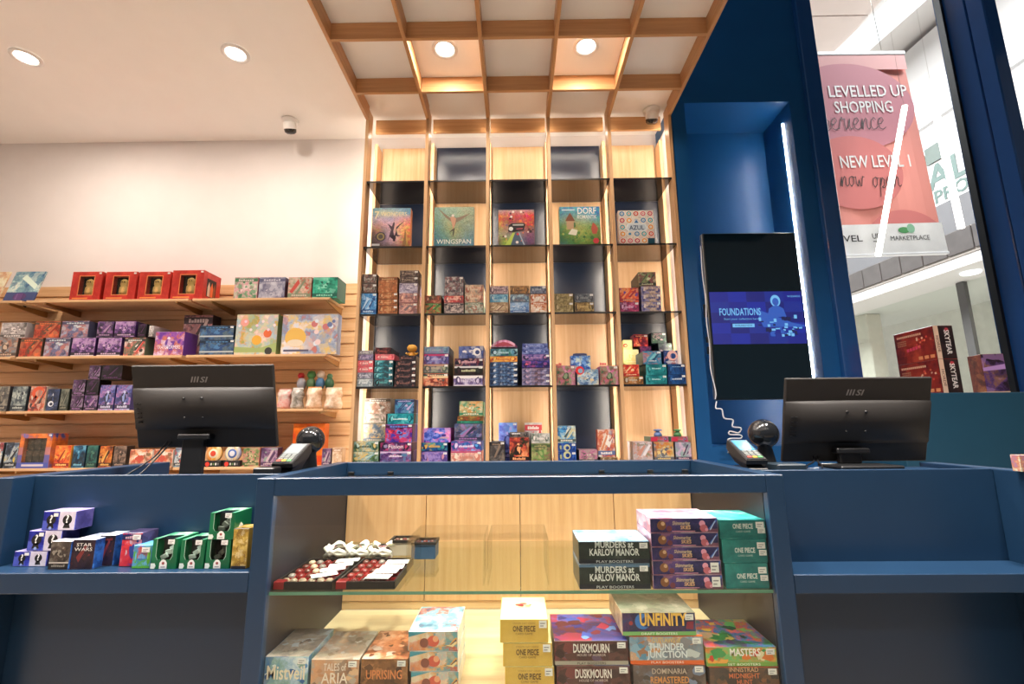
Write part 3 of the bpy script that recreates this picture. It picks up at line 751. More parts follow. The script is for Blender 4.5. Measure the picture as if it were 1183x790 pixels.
# ================================================================== BOXES
# inks of each kind of printed box: colours, grain of the print
ARTS = {
 'blue': ('2f6fb0 6fa8d8 1d4a86 b8d4ea 3a86c0', 60, {}),
 'grey': ('5a5048 8a7f75 3a3430 a09a90 7a4a44', 60, {}),
 'rust': ('9a6038 b87848 6f4428 c89868 a85a30', 55, {}),
 'dark': ('4a3a3a 7a6a62 2c2426 988878', 90, {}),
 'lav': ('9a90a8 c0b8c8 6f6680 d8d0d8', 70, {}),
 'pinkb': ('c08a84 d8a898 8a5a58 7a6a70 e0b8a0', 45, {}),
 'green': ('3f7a3c 6fa85a 2c5030 c05040 8fb878', 50, {}),
 'redb': ('8a4038 b06048 5a2c28 c89880 3a5a34', 50, {}),
 'mott': ('5a5058 c8b8b0 8a7a74 34323a d8c8c0', 110, {}),
 'redp': ('c84a4c e08878 a83038 e8c0b0 6a4048', 45, {}),
 'gw': ('6a6a72 a8a098 4a4850 c8c0c0 8a5050', 70, {}),
 'tan': ('c8a080 e0b8a0 d8c8b0 a06050 889088', 50, {}),
 'ltg': ('90a090 c0c0b0 607868 a86a58 d0c8b8', 60, {}),
 'bei': ('c8b090 e0cdb0 a08868 8a6a58', 45, {}),
 'sky': ('78b0c8 a8d0dc 4a88b0 d0e0e0', 35, {}),
 'pkm': ('a89098 c8b0b0 6a5a68 d8c8c8', 70, {}),
 'skb': ('6a90c0 98b8d8 3f6098 c0d0e0', 45, {}),
 'skc': ('88a8b8 b0c8d0 506880 8a7068', 45, {}),
 'brn': ('a87848 c89860 5a4838 8a6a50', 45, {}),
 'orw': ('e0d0c0 e8e0d8 d08850 b05a38 f0e8dc', 30, {}),
 'sgr': ('5a6478 7a8498 3a4054 a0a8b4', 45, {}),
 'gold': ('8a7a50 a8986a 6a5c38 c0b088', 80, {}),
 'dgr': ('4a5058 6a7078 30343c 8a8c8c', 70, {}),
 'bron': ('7a6038 a8905a 4a3c28 c0a870', 70, {}),
 'prd': ('8a2050 c04070 6a1848 d8a8c8 40306a', 40, {}),
 'flame': ('e05028 f08040 a82838 e8b080 6a4a9a', 28, {}),
 'hero': ('a89078 c8b0a0 4a4878 8a86b8 d8c8c0', 28, {}),
 'ogr': ('4a5838 7a8a58 2c3028 8a4848 c8c8a0', 30, {}),
 'w1': ('c0c8c8 d8dcdc 98a4a8 70808a', 45, {}),
 'w2': ('a8a8b4 c8c8d0 7a7a8c 5a5a68', 60, {}),
 'pink': ('d8606c f08888 c84858 f0c0b8 a88080', 30, {}),
 'lvd': ('988cac b8a8c0 6a5a7c 485064', 40, {}),
 'grl': ('a8a4a0 c4c0bc 706c70 8a8890', 40, {}),
 'teal': ('2a7a88 58a8b0 17464e 3a4048 88c4c8', 30, {}),
 'teal2': ('224850 2f6a74 141c24 4a5058 58a0a0', 40, {}),
 'drd': ('3a2024 5a2a2c 1e1418 a05048', 50, {}),
 'rbk': ('201c20 443438 141418 8a6058 2c2c34', 55, {}),
 'orr': ('c85a40 e09070 7a3028 f0c098 305858', 35, {}),
 'gmx': ('7a8078 a0a488 4a5848 b8a890 5a4a68', 40, {}),
 'vio': ('5a5a98 8a88b8 3c3c70 b0a8c8 70406a', 35, {}),
 'bgr': ('7090a8 98a8a8 54708c 8a7898', 35, {}),
 'ppw': ('8a80b0 c8c0d8 403460 e0d8ea 5a4078', 35, {}),
 'bkw': ('141814 28302c 0c100e 3a2428', 35, {}),
 'nvr': ('2a2038 6a2838 141424 c89890 3a3058', 40, {}),
 'nvw': ('3c4a7c 7a80a0 2a3054 dcd8d8 5a6aa8', 22, {}),
 'str': ('2c3c60 4a6a94 1a2440 c8d0dc 6a8ab0', 40, {}),
 'ora': ('e0983c f0b860 c86a28 b04830 e8c878', 30, {}),
 'tl3': ('2c5a78 5a90a8 1c3448 b8d4dc 3c7a60', 40, {}),
 'pnk': ('c86a98 e8a8c8 8a3a60 f0d0e0 5a3048', 25, {}),
 'p1': ('3a3874 6a60a8 24244c a888b8 9a6a98', 32, {}),
 'p2': ('2c2c74 4a48a0 1a1a50 c05878 8a4a8a', 32, {}),
 'p3': ('4a5a98 7a88c0 34407c a8b0d8', 28, {}),
 'p4': ('6a6a94 9a94b4 4a4a70 b8a0b8 7a5a54', 32, {}),
 'jun': ('5a7a58 889a78 c86a94 384a38 b05060 d090a8', 32, {}),
 'ice': ('90b4cc c8d8e0 3c6488 e0c898 506a9a', 32, {}),
 'swirl': ('2c5cb0 78a8e0 1c3078 c8e0f0 d8e0c0', 30, {}),
 'yel': ('ece29a f0e8ac e8da88 f4eec0', 10, {'mix': 0.15}),
 'redy': ('d84030 e87048 b02828 f0d0a0', 25, {}),
 'brw': ('a06830 c89058 6a4828 b8b0a0', 45, {}),
 'tea': ('1a7a80 2a949a 0f5c68 58b0b4', 18, {'mix': 0.2}),
 'tea2': ('2a6a94 4a90b0 1c4a6a 7ac0c8 b86a6a', 25, {}),
 'nav': ('163868 20508c 0e2450 3068a8', 16, {'mix': 0.2}),
 'nav2': ('1c3c74 3a5c9c 12264c e0d8dc d88878', 24, {}),
 'red': ('b02c30 d85848 6a1828 e8a068 48203c', 28, {}),
 'dkb': ('243040 4a5a50 141a28 c8a8b0 3a7050', 28, {}),
 'purd': ('3c2450 6a3060 241430 a04058', 35, {}),
 'land': ('7aa0a8 b0c8c0 4a6a3c c8b070 2c4838', 25, {}),
 'bat': ('8a8478 a8a090 5a6470 b89058 48586c', 35, {}),
 'wht': ('e8dcd4 d0b0a0 f0ece8 6a6458 b88a78', 28, {}),
 'wh2': ('c8b4ac e0d4cc 6a6a58 a89890', 35, {}),
 'fus': ('3c2048 5c3470 241430 b04068 8a80a8', 35, {}),
 'fus2': ('4a2c60 7a5c98 2c1c44 4a7aa0 c878a0', 35, {}),
 'rbl': ('b0203c 3c38a0 1c1c60 e04858 5a80d0 40143c', 16, {}),
 'tlb': ('0f7080 2a98a4 0a4c5c 70c4c8', 20, {'mix': 0.25}),
 'nym': ('2c4a7a 5a88b0 1a2c54 b8a8d0 3a98b0', 30, {}),
 'neb': ('2c4cb0 7a8ce0 d870c0 3a2c80 e8a8d0', 22, {}),
 'blu2': ('163c78 2a6aa0 102858 3a9090 c8a050', 30, {}),
 'pur2': ('6a58a8 9a88c8 4a3c80 c08aa0', 45, {}),
 'cos': ('3c4c7c 6a88b8 28304c 9a70a8 6a6a70', 28, {}),
 'blu3': ('2c68b8 58a0e0 1c4890 d8c8e8 c03878', 28, {}),
 'pnkw': ('d8a098 e8c8b8 c07868 b0a098 e0d8c8', 45, {}),
 'gld': ('8a6a34 b08c4c 5a4a2c a04830', 40, {}),
 'flow': ('c8c8a0 e8dcc0 3c8060 8ab088 d09050', 22, {}),
 'tgr': ('2a7a68 4a9a80 1c5848', 25, {}),
 'dkg': ('4a4848 6a6868 2c2c30 8a7868', 50, {}),
 'flr': ('d87848 f0a878 1c1a1c a83038 2a3828', 22, {}),
 'vbl': ('4a58b8 7a88d8 6aa8e8 a8a0e0 343c80', 18, {}),
 'whr': ('d8d4cc e8e4e0 b0acac c04048', 16, {}),
 'grn': ('5a8a48 98a870 3c5838 a8a070 8a6a58', 35, {}),
 'mgr': ('98a098 c8c8c4 506058 e0dcd8', 40, {}),
 'swm': ('58a8d8 b8d8e0 d0c898 4a5a58 e0e0d0 2c6ab0', 24, {}),
 'bl4': ('1c4898 3060b8 143070 b0b890', 25, {}),
 'sml': ('a09890 c8b8b0 5a5450 c0709a', 40, {}),
 'whi': ('e8dcd0 d8906a c05a48 f0ece6 5a70a0', 28, {}),
 'flat': ('8a6a48 c8b8a0 5a4630', 40, {}),
 'who': ('d8d0d4 e8e4e8 b8b0b4 c89080 8a8a70', 24, {}),
 'cat': ('c8a058 e0c888 6a6a70 a8b8c0 d07838', 28, {}),
 'dem': ('a88ab8 c8b0d0 3c3050 8ab0a8 d8b8c0', 28, {}),
 'tag': ('c03050 e05870 4a8070 6a90b0 a02840', 22, {}),
 'artb': ('88b0b8 c8d8d0 4a7a98 e0e0d0 7a98a0 2c4a78', 18, {}),
 'artc': ('e0d8b8 d8b890 c89070 f0e8d0', 18, {}),
 'redx': ('b83028 c83c30 a82820 d04838', 14, {'mix': 0.2}),
 'm1': ('7aa080 b0c8a8 d89aa8 4a7a58 e0c8c8', 24, {}),
 'm2': ('8a8aa0 b0b0c0 5c5c7c c8c8d4', 28, {}),
 'm3': ('98a890 c8c0b0 c85048 7a8a70 e0b0a0', 24, {}),
 'm4': ('1c8870 3ab898 0c5c50 88d8c0', 20, {}),
 'whg': ('d8d0cc e8e0dc a8a0a0 5a5450 8a8480', 20, {}),
 'bkr': ('8a2c20 c04830 5a4838 b06848 e07040', 26, {}),
 'ben': ('6a6a8c 98a0b8 4a4a64 b07068 c0c8cc', 26, {}),
 'ven': ('74508a b088bc 40285a 2c2430 c8acc8', 24, {}),
 'ven2': ('4a3460 785088 241c30 a888a8 34303c', 26, {}),
 'brk': ('c84038 e0a098 5a6450 3c3838 d8d8d0 8a7868', 26, {}),
 'multi': ('9a8078 d0b8a0 5a4840 c07858 7a9098', 26, {}),
 'tfp': ('9a58a8 c8a0c8 6a3c98 e8d8e8 c0683c', 22, {}),
 'sdk': ('6a4850 9a7478 3c3038 b8a8a8 c08080', 28, {}),
 'bkb': ('2a4a78 4a7aa8 18283c 5a6a70', 25, {}),
 'pk1': ('c8c8a0 e8dcc0 90a868 d8a050 a0b8c8 e0b8b8', 11, {}),
 'pk2': ('b0bcd0 d8dce8 8a98b4 e0c070 e8d8d0 c07870', 10, {}),
 'bd': ('5a5a58 807c70 38383c a8a090', 30, {}),
 'bd2': ('48545c 8a9490 2c343c b8c0b8', 30, {}),
 'rdc': ('8a3c38 e07048 b8a898 404040 d8c8b8', 20, {}),
 'nvf': ('24304c 3a4a70 18202c c8ccd4', 25, {}),
 'dgn': ('4a5048 707468 30342c 8a8878', 40, {}),
 'mgb': ('2a2228 54345c 18141a 9870a0 847c88', 26, {}),
 'blk': ('17161a 242228 0f0e12 5a3060', 25, {}),
 'pbl': ('5a68a8 90a0d0 3c3c78 b070a0 c8c8e0 303048', 24, {}),
 'bln': ('2c3848 6a8098 1a2028 b0b8b8 d8c058', 24, {}),
 'obx': ('e88038 e0a068 c86838 5868b0 384a98', 8, {'mix': 0.15}),
 'ord': ('c83820 f07030 e8a048 8a2018 f0c878', 22, {}),
 'dbl': ('1c4c68 3a80a8 12283c 78b8d0 2c3430', 22, {}),
 'dtl': ('1c4848 306a60 142c30 58806a', 26, {}),
 'dor': ('a84a20 d88838 3c2418 e0b060 6a3c28', 22, {}),
 'dbr': ('5a4a40 8a7060 342c28 a89080', 26, {}),
 'mw': ('d8c8b0 c05040 e8dcd0 8a6a50 e09060', 26, {}),
 'rw': ('d8d8d0 5890a8 303438 b04038 c8c8c8', 26, {}),
 'rcr': ('d8a038 c84830 e8d0a0 d07040 f0e8d8', 20, {}),
 'bcr': ('d8a848 4868a8 e8d8b0 c8c8c8 8a9ac0', 20, {}),
 'grs': ('6a8a50 98a878 c87878 4a6038 c8b890', 26, {}),
 'vir': ('7a5a80 a888a0 503858 c8b0b8 88a090', 26, {}),
 'org': ('f07820 f89840 e06818 d84820', 14, {'mix': 0.3}),
 'pkg': ('d8a098 e8c8b8 b87870 c8c0b8', 26, {}),
 'wdk': ('b8b4b0 e0dcd8 504c48 8a8478', 26, {}),
 'tnp': ('d8b898 e8d0b8 c09878 f0e4d4', 26, {}),
 'giq': ('2830a0 3c48c0 1c2078 6a78d8', 20, {}),
 'gwh': ('d8d0e0 e8e4f0 b8b0c8', 12, {}),
 'gtp': ('8078c0 b0a8d8 d8d0e8', 20, {}),
 'gsd': ('403c78 5a5490 2c2858', 30, {}),
 'swd': ('201820 3c2428 2c2030 7a3030 141018', 22, {}),
 'swt': ('c8c8d0 8a98b0 5a6a88 e8e8f0', 22, {}),
 'sws': ('1c3c78 2c60b0 142850 4a88d0', 20, {}),
 'bks': ('3c3430 5a5048 28221e 8a8478', 26, {'bands': [(0.012, 0.02, 'c8c0b4')]}),
 'spd': ('c02838 30408c d83c48 1c2458 d0a8b8', 22, {}),
 'sps': ('3c3458 5c5478 2c2840', 24, {}),
 'grb': ('58a838 88c850 3a88c8 68b0e0 c05038', 22, {}),
 'sbl': ('5aa0d8 80c0e8 4888c0', 16, {}),
 'gbx': ('176a44 1c7a50 125c3a', 8, {'mix': 0.1}),
 'gtl': ('c8e0d0 58a080 e8f0ec 2c8058', 14, {'mix': 0.2}),
 'gpt': ('c8a850 e0c878 a88838 e8dcb0 8a6a30', 70, {'hard': True}),
 'karl': ('24302c 34403c 18221e 4a5450', 18, {'bands': [(0.0, 0.013, '1c2430'), (0.056, 0.075, '5a7a98')]}),
 'karlt': ('8ab4d8 b8d4ea 5a90c0 e0e8f0', 22, {}),
 'ppl': ('2c2c60 4a3c7c 1c1c48 6a4a88 a86a78', 14, {}),
 'pplt': ('d8b8c8 c8a0b8 e8d8e0 8a7090 b07080', 26, {}),
 'tln': ('1c7474 2a8a86 145c60 3c9a94', 10, {'mix': 0.2}),
 'tlnt': ('3aa0a0 68c0bc 2a8a8c e8f0ec', 16, {}),
 'mist': ('5a98d0 a8c8e0 e0ecf0 2c60a0 8ab0a8', 14, {}),
 'mistt': ('8a8078 a89888 b8c0c8 6a5a50', 20, {}),
 'aria': ('c89068 e0b890 b8a898 d8a078 8a6a58', 16, {}),
 'ariat': ('a89888 c8c0b8 8a7460 b8947a', 22, {}),
 'upr': ('6a4424 8a5c34 4a2e18 b07848', 18, {}),
 'uprt': ('8a4a30 c87850 5a3828 e0a080 d8c0b0', 20, {}),
 'tws': ('5aa8b0 e0c8a0 d86848 8a6050 e8a868 403c44 f0e0d0', 15, {}),
 'twst': ('e8f0f4 d8e8f0 68b0c8 b8d8e4 2c4a70 c06858', 14, {}),
 'twss': ('e0dcd8 c8c4c0 f0ece8', 16, {}),
 'yop': ('d8b048 e0bc58 d0a640', 8, {'mix': 0.2}),
 'yopt': ('f4f0b8 f0ecac f8f4c8', 8, {'mix': 0.2}),
 'dusk': ('4a2a28 5a3430 38201f 7a3c3a 6a5068', 14, {'bands': [(-1, 0.0105, 'a8a294')]}),
 'duskt': ('c83858 4a60c0 2c2c78 8a3040 5a1c28 7aa0e0', 9, {}),
 'unf': ('1c2c54 2c4478 141c38 3058a0 503060', 12, {'bands': [(-1, 0.0105, '7ab868')]}),
 'unft': ('8a8470 a8a08c 5a5848 788068', 26, {}),
 'unfs': ('c8a888 e0d0b8 8a7058', 26, {}),
 'tju': ('88b0c8 c8d0d0 a87858 5a90b0 d8a070 8a8a90', 15, {'bands': [(-1, 0.0095, 'e86a28')]}),
 'rem': ('5a4c48 6a5c58 48403c 7a8aa8', 14, {'bands': [(-1, 0.0045, 'e87a48')]}),
 'mas': ('48a058 e88038 78c070 f0a848 d0482c e8dcb0', 11, {'bands': [(-1, 0.011, '78a848')]}),
 'mast': ('2c7a3c 58b060 1c4c34 d84828 e8b848 3c6aa8 402c50', 10, {}),
 'inn': ('4a3c34 6a4c38 38302c 8a5a3c', 15, {'bands': [(-1, 0.0105, 'e86c40')]}),
 'skyt': ('6a1c14 8a2818 481410 a84028', 10, {}),
 'skys': ('2a1c1c 3c2828 1c1414', 12, {}),
 'skb2': ('5a2014 8a3c20 3c1810 b06838', 14, {}),
 'skp': ('2c1c28 5a3c78 a880b8 1c1420 8a6048', 12, {}),
 'crd': ('c8d8c0 e0e0d8 3c8078 c07858 8a78a8', 24, {}),
}
# name, label, category, group, x, y of front, z of foot, width, depth, height, inks, extras
BOXES = [
 ('game_box', 'tall blue marbled box, lowest in left stack, first bay, third shelf', 'game box', 'small boxes on the third shelf', -1.0516, 3.235, 1.9346, 0.1116, 0.22, 0.1546, 'blue', {'sticker': 1}),
 ('game_box', 'grey brown box, second from top in left stack, first bay, third shelf', 'game box', 'small boxes on the third shelf', -1.0531, 3.235, 2.0898, 0.1086, 0.22, 0.0697, 'grey', {'sticker': 1}),
 ('game_box', 'grey brown box, topmost in left stack, first bay, third shelf', 'game box', 'small boxes on the third shelf', -1.0547, 3.235, 2.1601, 0.1053, 0.22, 0.0736, 'grey', {'sticker': 1}),
 ('game_box', 'rust coloured box, lowest in middle stack, first bay, third shelf', 'game box', 'small boxes on the third shelf', -0.9126, 3.235, 1.9346, 0.1387, 0.22, 0.0615, 'rust', {'sticker': 1}),
 ('game_box', 'rust coloured box, third from top in middle stack, first bay, third shelf', 'game box', 'small boxes on the third shelf', -0.9144, 3.235, 1.9967, 0.1391, 0.22, 0.0472, 'rust', {'sticker': 1}),
 ('game_box', 'rust coloured box, second from top in middle stack, first bay, third shelf', 'game box', 'small boxes on the third shelf', -0.9144, 3.235, 2.0445, 0.1381, 0.22, 0.0475, 'rust', {'sticker': 1}),
 ('game_box', 'tall rust box with dark emblem, topmost in middle stack, first bay, third shelf', 'game box', 'small boxes on the third shelf', -0.9191, 3.235, 2.0926, 0.139, 0.22, 0.1172, 'rust', {}),
 ('game_box', 'pinkish box, lowest in right stack, first bay, third shelf', 'game box', 'small boxes on the third shelf', -0.7677, 3.235, 1.9346, 0.1301, 0.22, 0.079, 'pinkb', {'sticker': 1}),
 ('game_box', 'pinkish box, fourth from top in right stack, first bay, third shelf', 'game box', 'small boxes on the third shelf', -0.7694, 3.235, 2.0142, 0.1318, 0.22, 0.0723, 'pinkb', {'sticker': 1}),
 ('game_box', 'pale lavender box, third from top in right stack, first bay, third shelf', 'game box', 'small boxes on the third shelf', -0.77, 3.235, 2.0871, 0.1335, 0.22, 0.0755, 'lav', {'sticker': 1}),
 ('game_box', 'dark speckled box, second from top in right stack, first bay, third shelf', 'game box', 'small boxes on the third shelf', -0.7688, 3.235, 2.1632, 0.1339, 0.22, 0.0461, 'dark', {'sticker': 1}),
 ('game_box', 'dark speckled box, topmost in right stack, first bay, third shelf', 'game box', 'small boxes on the third shelf', -0.7685, 3.235, 2.2099, 0.1354, 0.22, 0.0477, 'dark', {'sticker': 1}),
 ('game_box', 'green box, lowest in left stack, second bay, third shelf', 'game box', 'small boxes on the third shelf', -0.5897, 3.235, 1.9346, 0.1154, 0.22, 0.0771, 'green', {}),
 ('game_box', 'red brown box, topmost in left stack, second bay, third shelf', 'game box', 'small boxes on the third shelf', -0.5903, 3.235, 2.0123, 0.1143, 0.22, 0.0556, 'redb', {}),
 ('game_box', 'speckled brown and white box, lowest in middle stack, second bay, third shelf', 'game box', 'small boxes on the third shelf', -0.4412, 3.235, 1.9346, 0.1396, 0.22, 0.0754, 'mott', {}),
 ('game_box', 'red and pink box, third from top in middle stack, second bay, third shelf', 'game box', 'small boxes on the third shelf', -0.4426, 3.235, 2.0106, 0.1388, 0.22, 0.0537, 'redp', {}),
 ('game_box', 'dark grey box with pale top, second from top in middle stack, second bay, third shelf', 'game box', 'small boxes on the third shelf', -0.4429, 3.235, 2.0649, 0.1356, 0.22, 0.0669, 'gw', {}),
 ('game_box', 'grey patterned box, topmost in middle stack, second bay, third shelf', 'game box', 'small boxes on the third shelf', -0.4427, 3.235, 2.1324, 0.1336, 0.22, 0.0744, 'gw', {'sticker': 1}),
 ('game_box', 'pale green mottled box, lowest in right stack, second bay, third shelf', 'game box', 'small boxes on the third shelf', -0.2986, 3.235, 1.9346, 0.1309, 0.22, 0.0802, 'ltg', {}),
 ('game_box', 'tan and pink box, second from top in right stack, second bay, third shelf', 'game box', 'small boxes on the third shelf', -0.2984, 3.235, 2.0154, 0.1326, 0.22, 0.0633, 'tan', {}),
 ('game_box', 'tan and brown mottled box, topmost in right stack, second bay, third shelf', 'game box', 'small boxes on the third shelf', -0.2982, 3.235, 2.0793, 0.1318, 0.22, 0.065, 'tan', {}),
 ('game_box', 'beige box, lowest in left stack, third bay, third shelf', 'game box', 'small boxes on the third shelf', -0.122, 3.235, 1.9346, 0.1307, 0.22, 0.0783, 'bei', {}),
 ('game_box', 'light turquoise box, second from top in left stack, third bay, third shelf', 'game box', 'small boxes on the third shelf', -0.1212, 3.235, 2.0135, 0.1323, 0.22, 0.0581, 'sky', {}),
 ('game_box', 'mauve box, topmost in left stack, third bay, third shelf', 'game box', 'small boxes on the third shelf', -0.121, 3.235, 2.0722, 0.1327, 0.22, 0.0611, 'pkm', {}),
 ('game_box', 'sky blue box, lowest in middle stack, third bay, third shelf', 'game box', 'small boxes on the third shelf', 0.0258, 3.235, 1.9346, 0.1355, 0.22, 0.0767, 'skb', {}),
 ('game_box', 'grey blue box, second from top in middle stack, third bay, third shelf', 'game box', 'small boxes on the third shelf', 0.0265, 3.235, 2.0119, 0.136, 0.22, 0.058, 'skc', {}),
 ('game_box', 'brown box, topmost in middle stack, third bay, third shelf', 'game box', 'small boxes on the third shelf', 0.0272, 3.235, 2.0705, 0.1364, 0.22, 0.0624, 'brn', {}),
 ('game_box', 'white and orange box, lowest in right stack, third bay, third shelf', 'game box', 'small boxes on the third shelf', 0.162, 3.235, 1.9346, 0.1145, 0.22, 0.0752, 'orw', {}),
 ('game_box', 'white and orange box, second from top in right stack, third bay, third shelf', 'game box', 'small boxes on the third shelf', 0.1612, 3.235, 2.0104, 0.1136, 0.22, 0.0593, 'orw', {}),
 ('game_box', 'slate grey box, topmost in right stack, third bay, third shelf', 'game box', 'small boxes on the third shelf', 0.161, 3.235, 2.0703, 0.114, 0.22, 0.0597, 'sgr', {'sticker': 1}),
 ('game_box', 'olive gold box, lowest in left stack, fourth bay, third shelf', 'game box', 'small boxes on the third shelf', 0.34, 3.235, 1.9346, 0.1348, 0.22, 0.0732, 'gold', {'sticker': 1}),
 ('game_box', 'olive gold box, topmost in left stack, fourth bay, third shelf', 'game box', 'small boxes on the third shelf', 0.3404, 3.235, 2.0084, 0.1355, 0.22, 0.0631, 'gold', {'sticker': 1}),
 ('game_box', 'bronze box, lowest in right stack, fourth bay, third shelf', 'game box', 'small boxes on the third shelf', 0.4848, 3.235, 1.9346, 0.1375, 0.22, 0.0716, 'bron', {'sticker': 1}),
 ('game_box', 'dark grey box, topmost in right stack, fourth bay, third shelf', 'game box', 'small boxes on the third shelf', 0.4864, 3.235, 2.0068, 0.1369, 0.22, 0.0644, 'dgr', {'sticker': 1}),
 ('game_box', 'purple red box, lowest in left stack, fifth bay, third shelf', 'game box', 'small boxes on the third shelf', 0.8038, 3.235, 1.9346, 0.1373, 0.22, 0.0694, 'prd', {'sticker': 1}),
 ('game_box', 'tall flame red box, topmost in left stack, fifth bay, third shelf', 'game box', 'small boxes on the third shelf', 0.8069, 3.235, 2.0046, 0.1356, 0.22, 0.104, 'flame', {}),
 ('game_box', 'tan and violet box, lowest in right stack, fifth bay, third shelf', 'game box', 'small boxes on the third shelf', 0.9596, 3.235, 1.9346, 0.1396, 0.22, 0.0689, 'hero', {'sticker': 1}),
 ('game_box', 'tan and violet box, third from top in right stack, fifth bay, third shelf', 'game box', 'small boxes on the third shelf', 0.9613, 3.235, 2.0041, 0.1388, 0.22, 0.058, 'hero', {'sticker': 1}),
 ('game_box', 'tan and violet box, second from top in right stack, fifth bay, third shelf', 'game box', 'small boxes on the third shelf', 0.9623, 3.235, 2.0627, 0.1368, 0.22, 0.0569, 'hero', {}),
 ('game_box', 'tall dark green box, topmost in right stack, fifth bay, third shelf', 'game box', 'small boxes on the third shelf', 0.942, 3.235, 2.1202, 0.1239, 0.22, 0.1043, 'ogr', {}),
 ('game_box', 'pale grey box, lowest in left stack, first bay, fourth shelf', 'game box', 'boxes on the fourth shelf', -1.0522, 3.235, 1.4196, 0.1105, 0.24, 0.0545, 'w1', {}),
 ('game_box', 'grey patterned box, fifth from top in left stack, first bay, fourth shelf', 'game box', 'boxes on the fourth shelf', -1.0528, 3.235, 1.4747, 0.1091, 0.24, 0.0441, 'w2', {}),
 ('game_box', 'coral pink box, fourth from top in left stack, first bay, fourth shelf', 'game box', 'boxes on the fourth shelf', -1.0535, 3.235, 1.5194, 0.1078, 0.24, 0.0418, 'pink', {'sticker': 1}),
 ('game_box', 'coral pink box, third from top in left stack, first bay, fourth shelf', 'game box', 'boxes on the fourth shelf', -1.0542, 3.235, 1.5618, 0.1065, 0.24, 0.0421, 'pink', {'sticker': 1}),
 ('game_box', 'lavender grey box, second from top in left stack, first bay, fourth shelf', 'game box', 'boxes on the fourth shelf', -1.0547, 3.235, 1.6045, 0.1053, 0.24, 0.0409, 'lvd', {}),
 ('game_box', 'thin grey box, topmost in left stack, first bay, fourth shelf', 'game box', 'boxes on the fourth shelf', -1.0554, 3.235, 1.646, 0.104, 0.24, 0.0277, 'grl', {}),
 ('game_box', 'dark teal box, lowest in middle stack, first bay, fourth shelf', 'game box', 'boxes on the fourth shelf', -0.9224, 3.235, 1.4196, 0.1306, 0.24, 0.0509, 'teal2', {'sticker': 1}),
 ('game_box', 'teal blue box, fifth from top in middle stack, first bay, fourth shelf', 'game box', 'boxes on the fourth shelf', -0.9242, 3.235, 1.4711, 0.1309, 0.24, 0.0428, 'teal', {'sticker': 1}),
 ('game_box', 'teal blue box, fourth from top in middle stack, first bay, fourth shelf', 'game box', 'boxes on the fourth shelf', -0.9251, 3.235, 1.5145, 0.1294, 0.24, 0.0442, 'teal', {'sticker': 1}),
 ('game_box', 'teal blue box, third from top in middle stack, first bay, fourth shelf', 'game box', 'boxes on the fourth shelf', -0.9228, 3.235, 1.5593, 0.1285, 0.24, 0.0444, 'teal', {'sticker': 1}),
 ('game_box', 'red and pink box, second from top in middle stack, first bay, fourth shelf', 'game box', 'boxes on the fourth shelf', -0.9208, 3.235, 1.6043, 0.1336, 0.24, 0.0422, 'pink', {}),
 ('game_box', 'dark maroon box, topmost in middle stack, first bay, fourth shelf', 'game box', 'boxes on the fourth shelf', -0.9348, 3.235, 1.6471, 0.1097, 0.24, 0.0462, 'drd', {}),
 ('game_box', 'black box, lowest in right stack, first bay, fourth shelf', 'game box', 'boxes on the fourth shelf', -0.7736, 3.235, 1.4196, 0.1479, 0.24, 0.0495, 'rbk', {'sticker': 1}),
 ('game_box', 'black box, fourth from top in right stack, first bay, fourth shelf', 'game box', 'boxes on the fourth shelf', -0.7736, 3.235, 1.4697, 0.1483, 0.24, 0.0392, 'rbk', {'sticker': 1}),
 ('game_box', 'black box, third from top in right stack, first bay, fourth shelf', 'game box', 'boxes on the fourth shelf', -0.7721, 3.235, 1.5095, 0.145, 0.24, 0.0441, 'rbk', {'sticker': 1}),
 ('game_box', 'black box, second from top in right stack, first bay, fourth shelf', 'game box', 'boxes on the fourth shelf', -0.7706, 3.235, 1.5542, 0.1417, 0.24, 0.0456, 'rbk', {'sticker': 1}),
 ('game_box', 'black box, topmost in right stack, first bay, fourth shelf', 'game box', 'boxes on the fourth shelf', -0.7595, 3.235, 1.6004, 0.1177, 0.24, 0.0347, 'rbk', {}),
 ('game_box', 'orange red box with cream top edge, lowest in left stack, second bay, fourth shelf', 'game box', 'boxes on the fourth shelf', -0.561, 3.235, 1.4196, 0.1729, 0.24, 0.0886, 'orr', {'sticker': 1, 'bands': [(0.056, 0.08, 'e8d0a0')]}),
 ('game_box', 'grey green box, third from top in left stack, second bay, fourth shelf', 'game box', 'boxes on the fourth shelf', -0.5609, 3.235, 1.5088, 0.1731, 0.24, 0.0648, 'gmx', {'sticker': 1, 'bands': [(0.05, 0.08, 'b88a78')]}),
 ('game_box', 'violet blue box, second from top in left stack, second bay, fourth shelf', 'game box', 'boxes on the fourth shelf', -0.5602, 3.235, 1.5742, 0.1744, 0.24, 0.0713, 'vio', {'sticker': 1, 'bands': [(0.056, 0.08, 'b8406a')]}),
 ('game_box', 'blue grey box, topmost in left stack, second bay, fourth shelf', 'game box', 'boxes on the fourth shelf', -0.5588, 3.235, 1.6461, 0.1772, 0.24, 0.051, 'bgr', {}),
 ('game_box', 'violet box with white edges, lowest in right stack, second bay, fourth shelf', 'game box', 'boxes on the fourth shelf', -0.3355, 3.235, 1.4196, 0.203, 0.24, 0.0719, 'ppw', {'sticker': 1, 'bands': [(-1, 0.008, 'e0d8e0'), (0.052, 0.08, 'e8e4e4')], 'text': [('FESTIVE', 'f0e8f0', 0.0, 0.028, 0.1, 0.022)]}),
 ('game_box', 'black box with pale name strip, third from top in right stack, second bay, fourth shelf', 'game box', 'boxes on the fourth shelf', -0.333, 3.235, 1.4921, 0.2001, 0.24, 0.0659, 'bkw', {'sticker': 1, 'bands': [(0.052, 0.08, 'd8d4d4')], 'plate': (0, 0.026, 0.1, 0.018, 'c8c8a0')}),
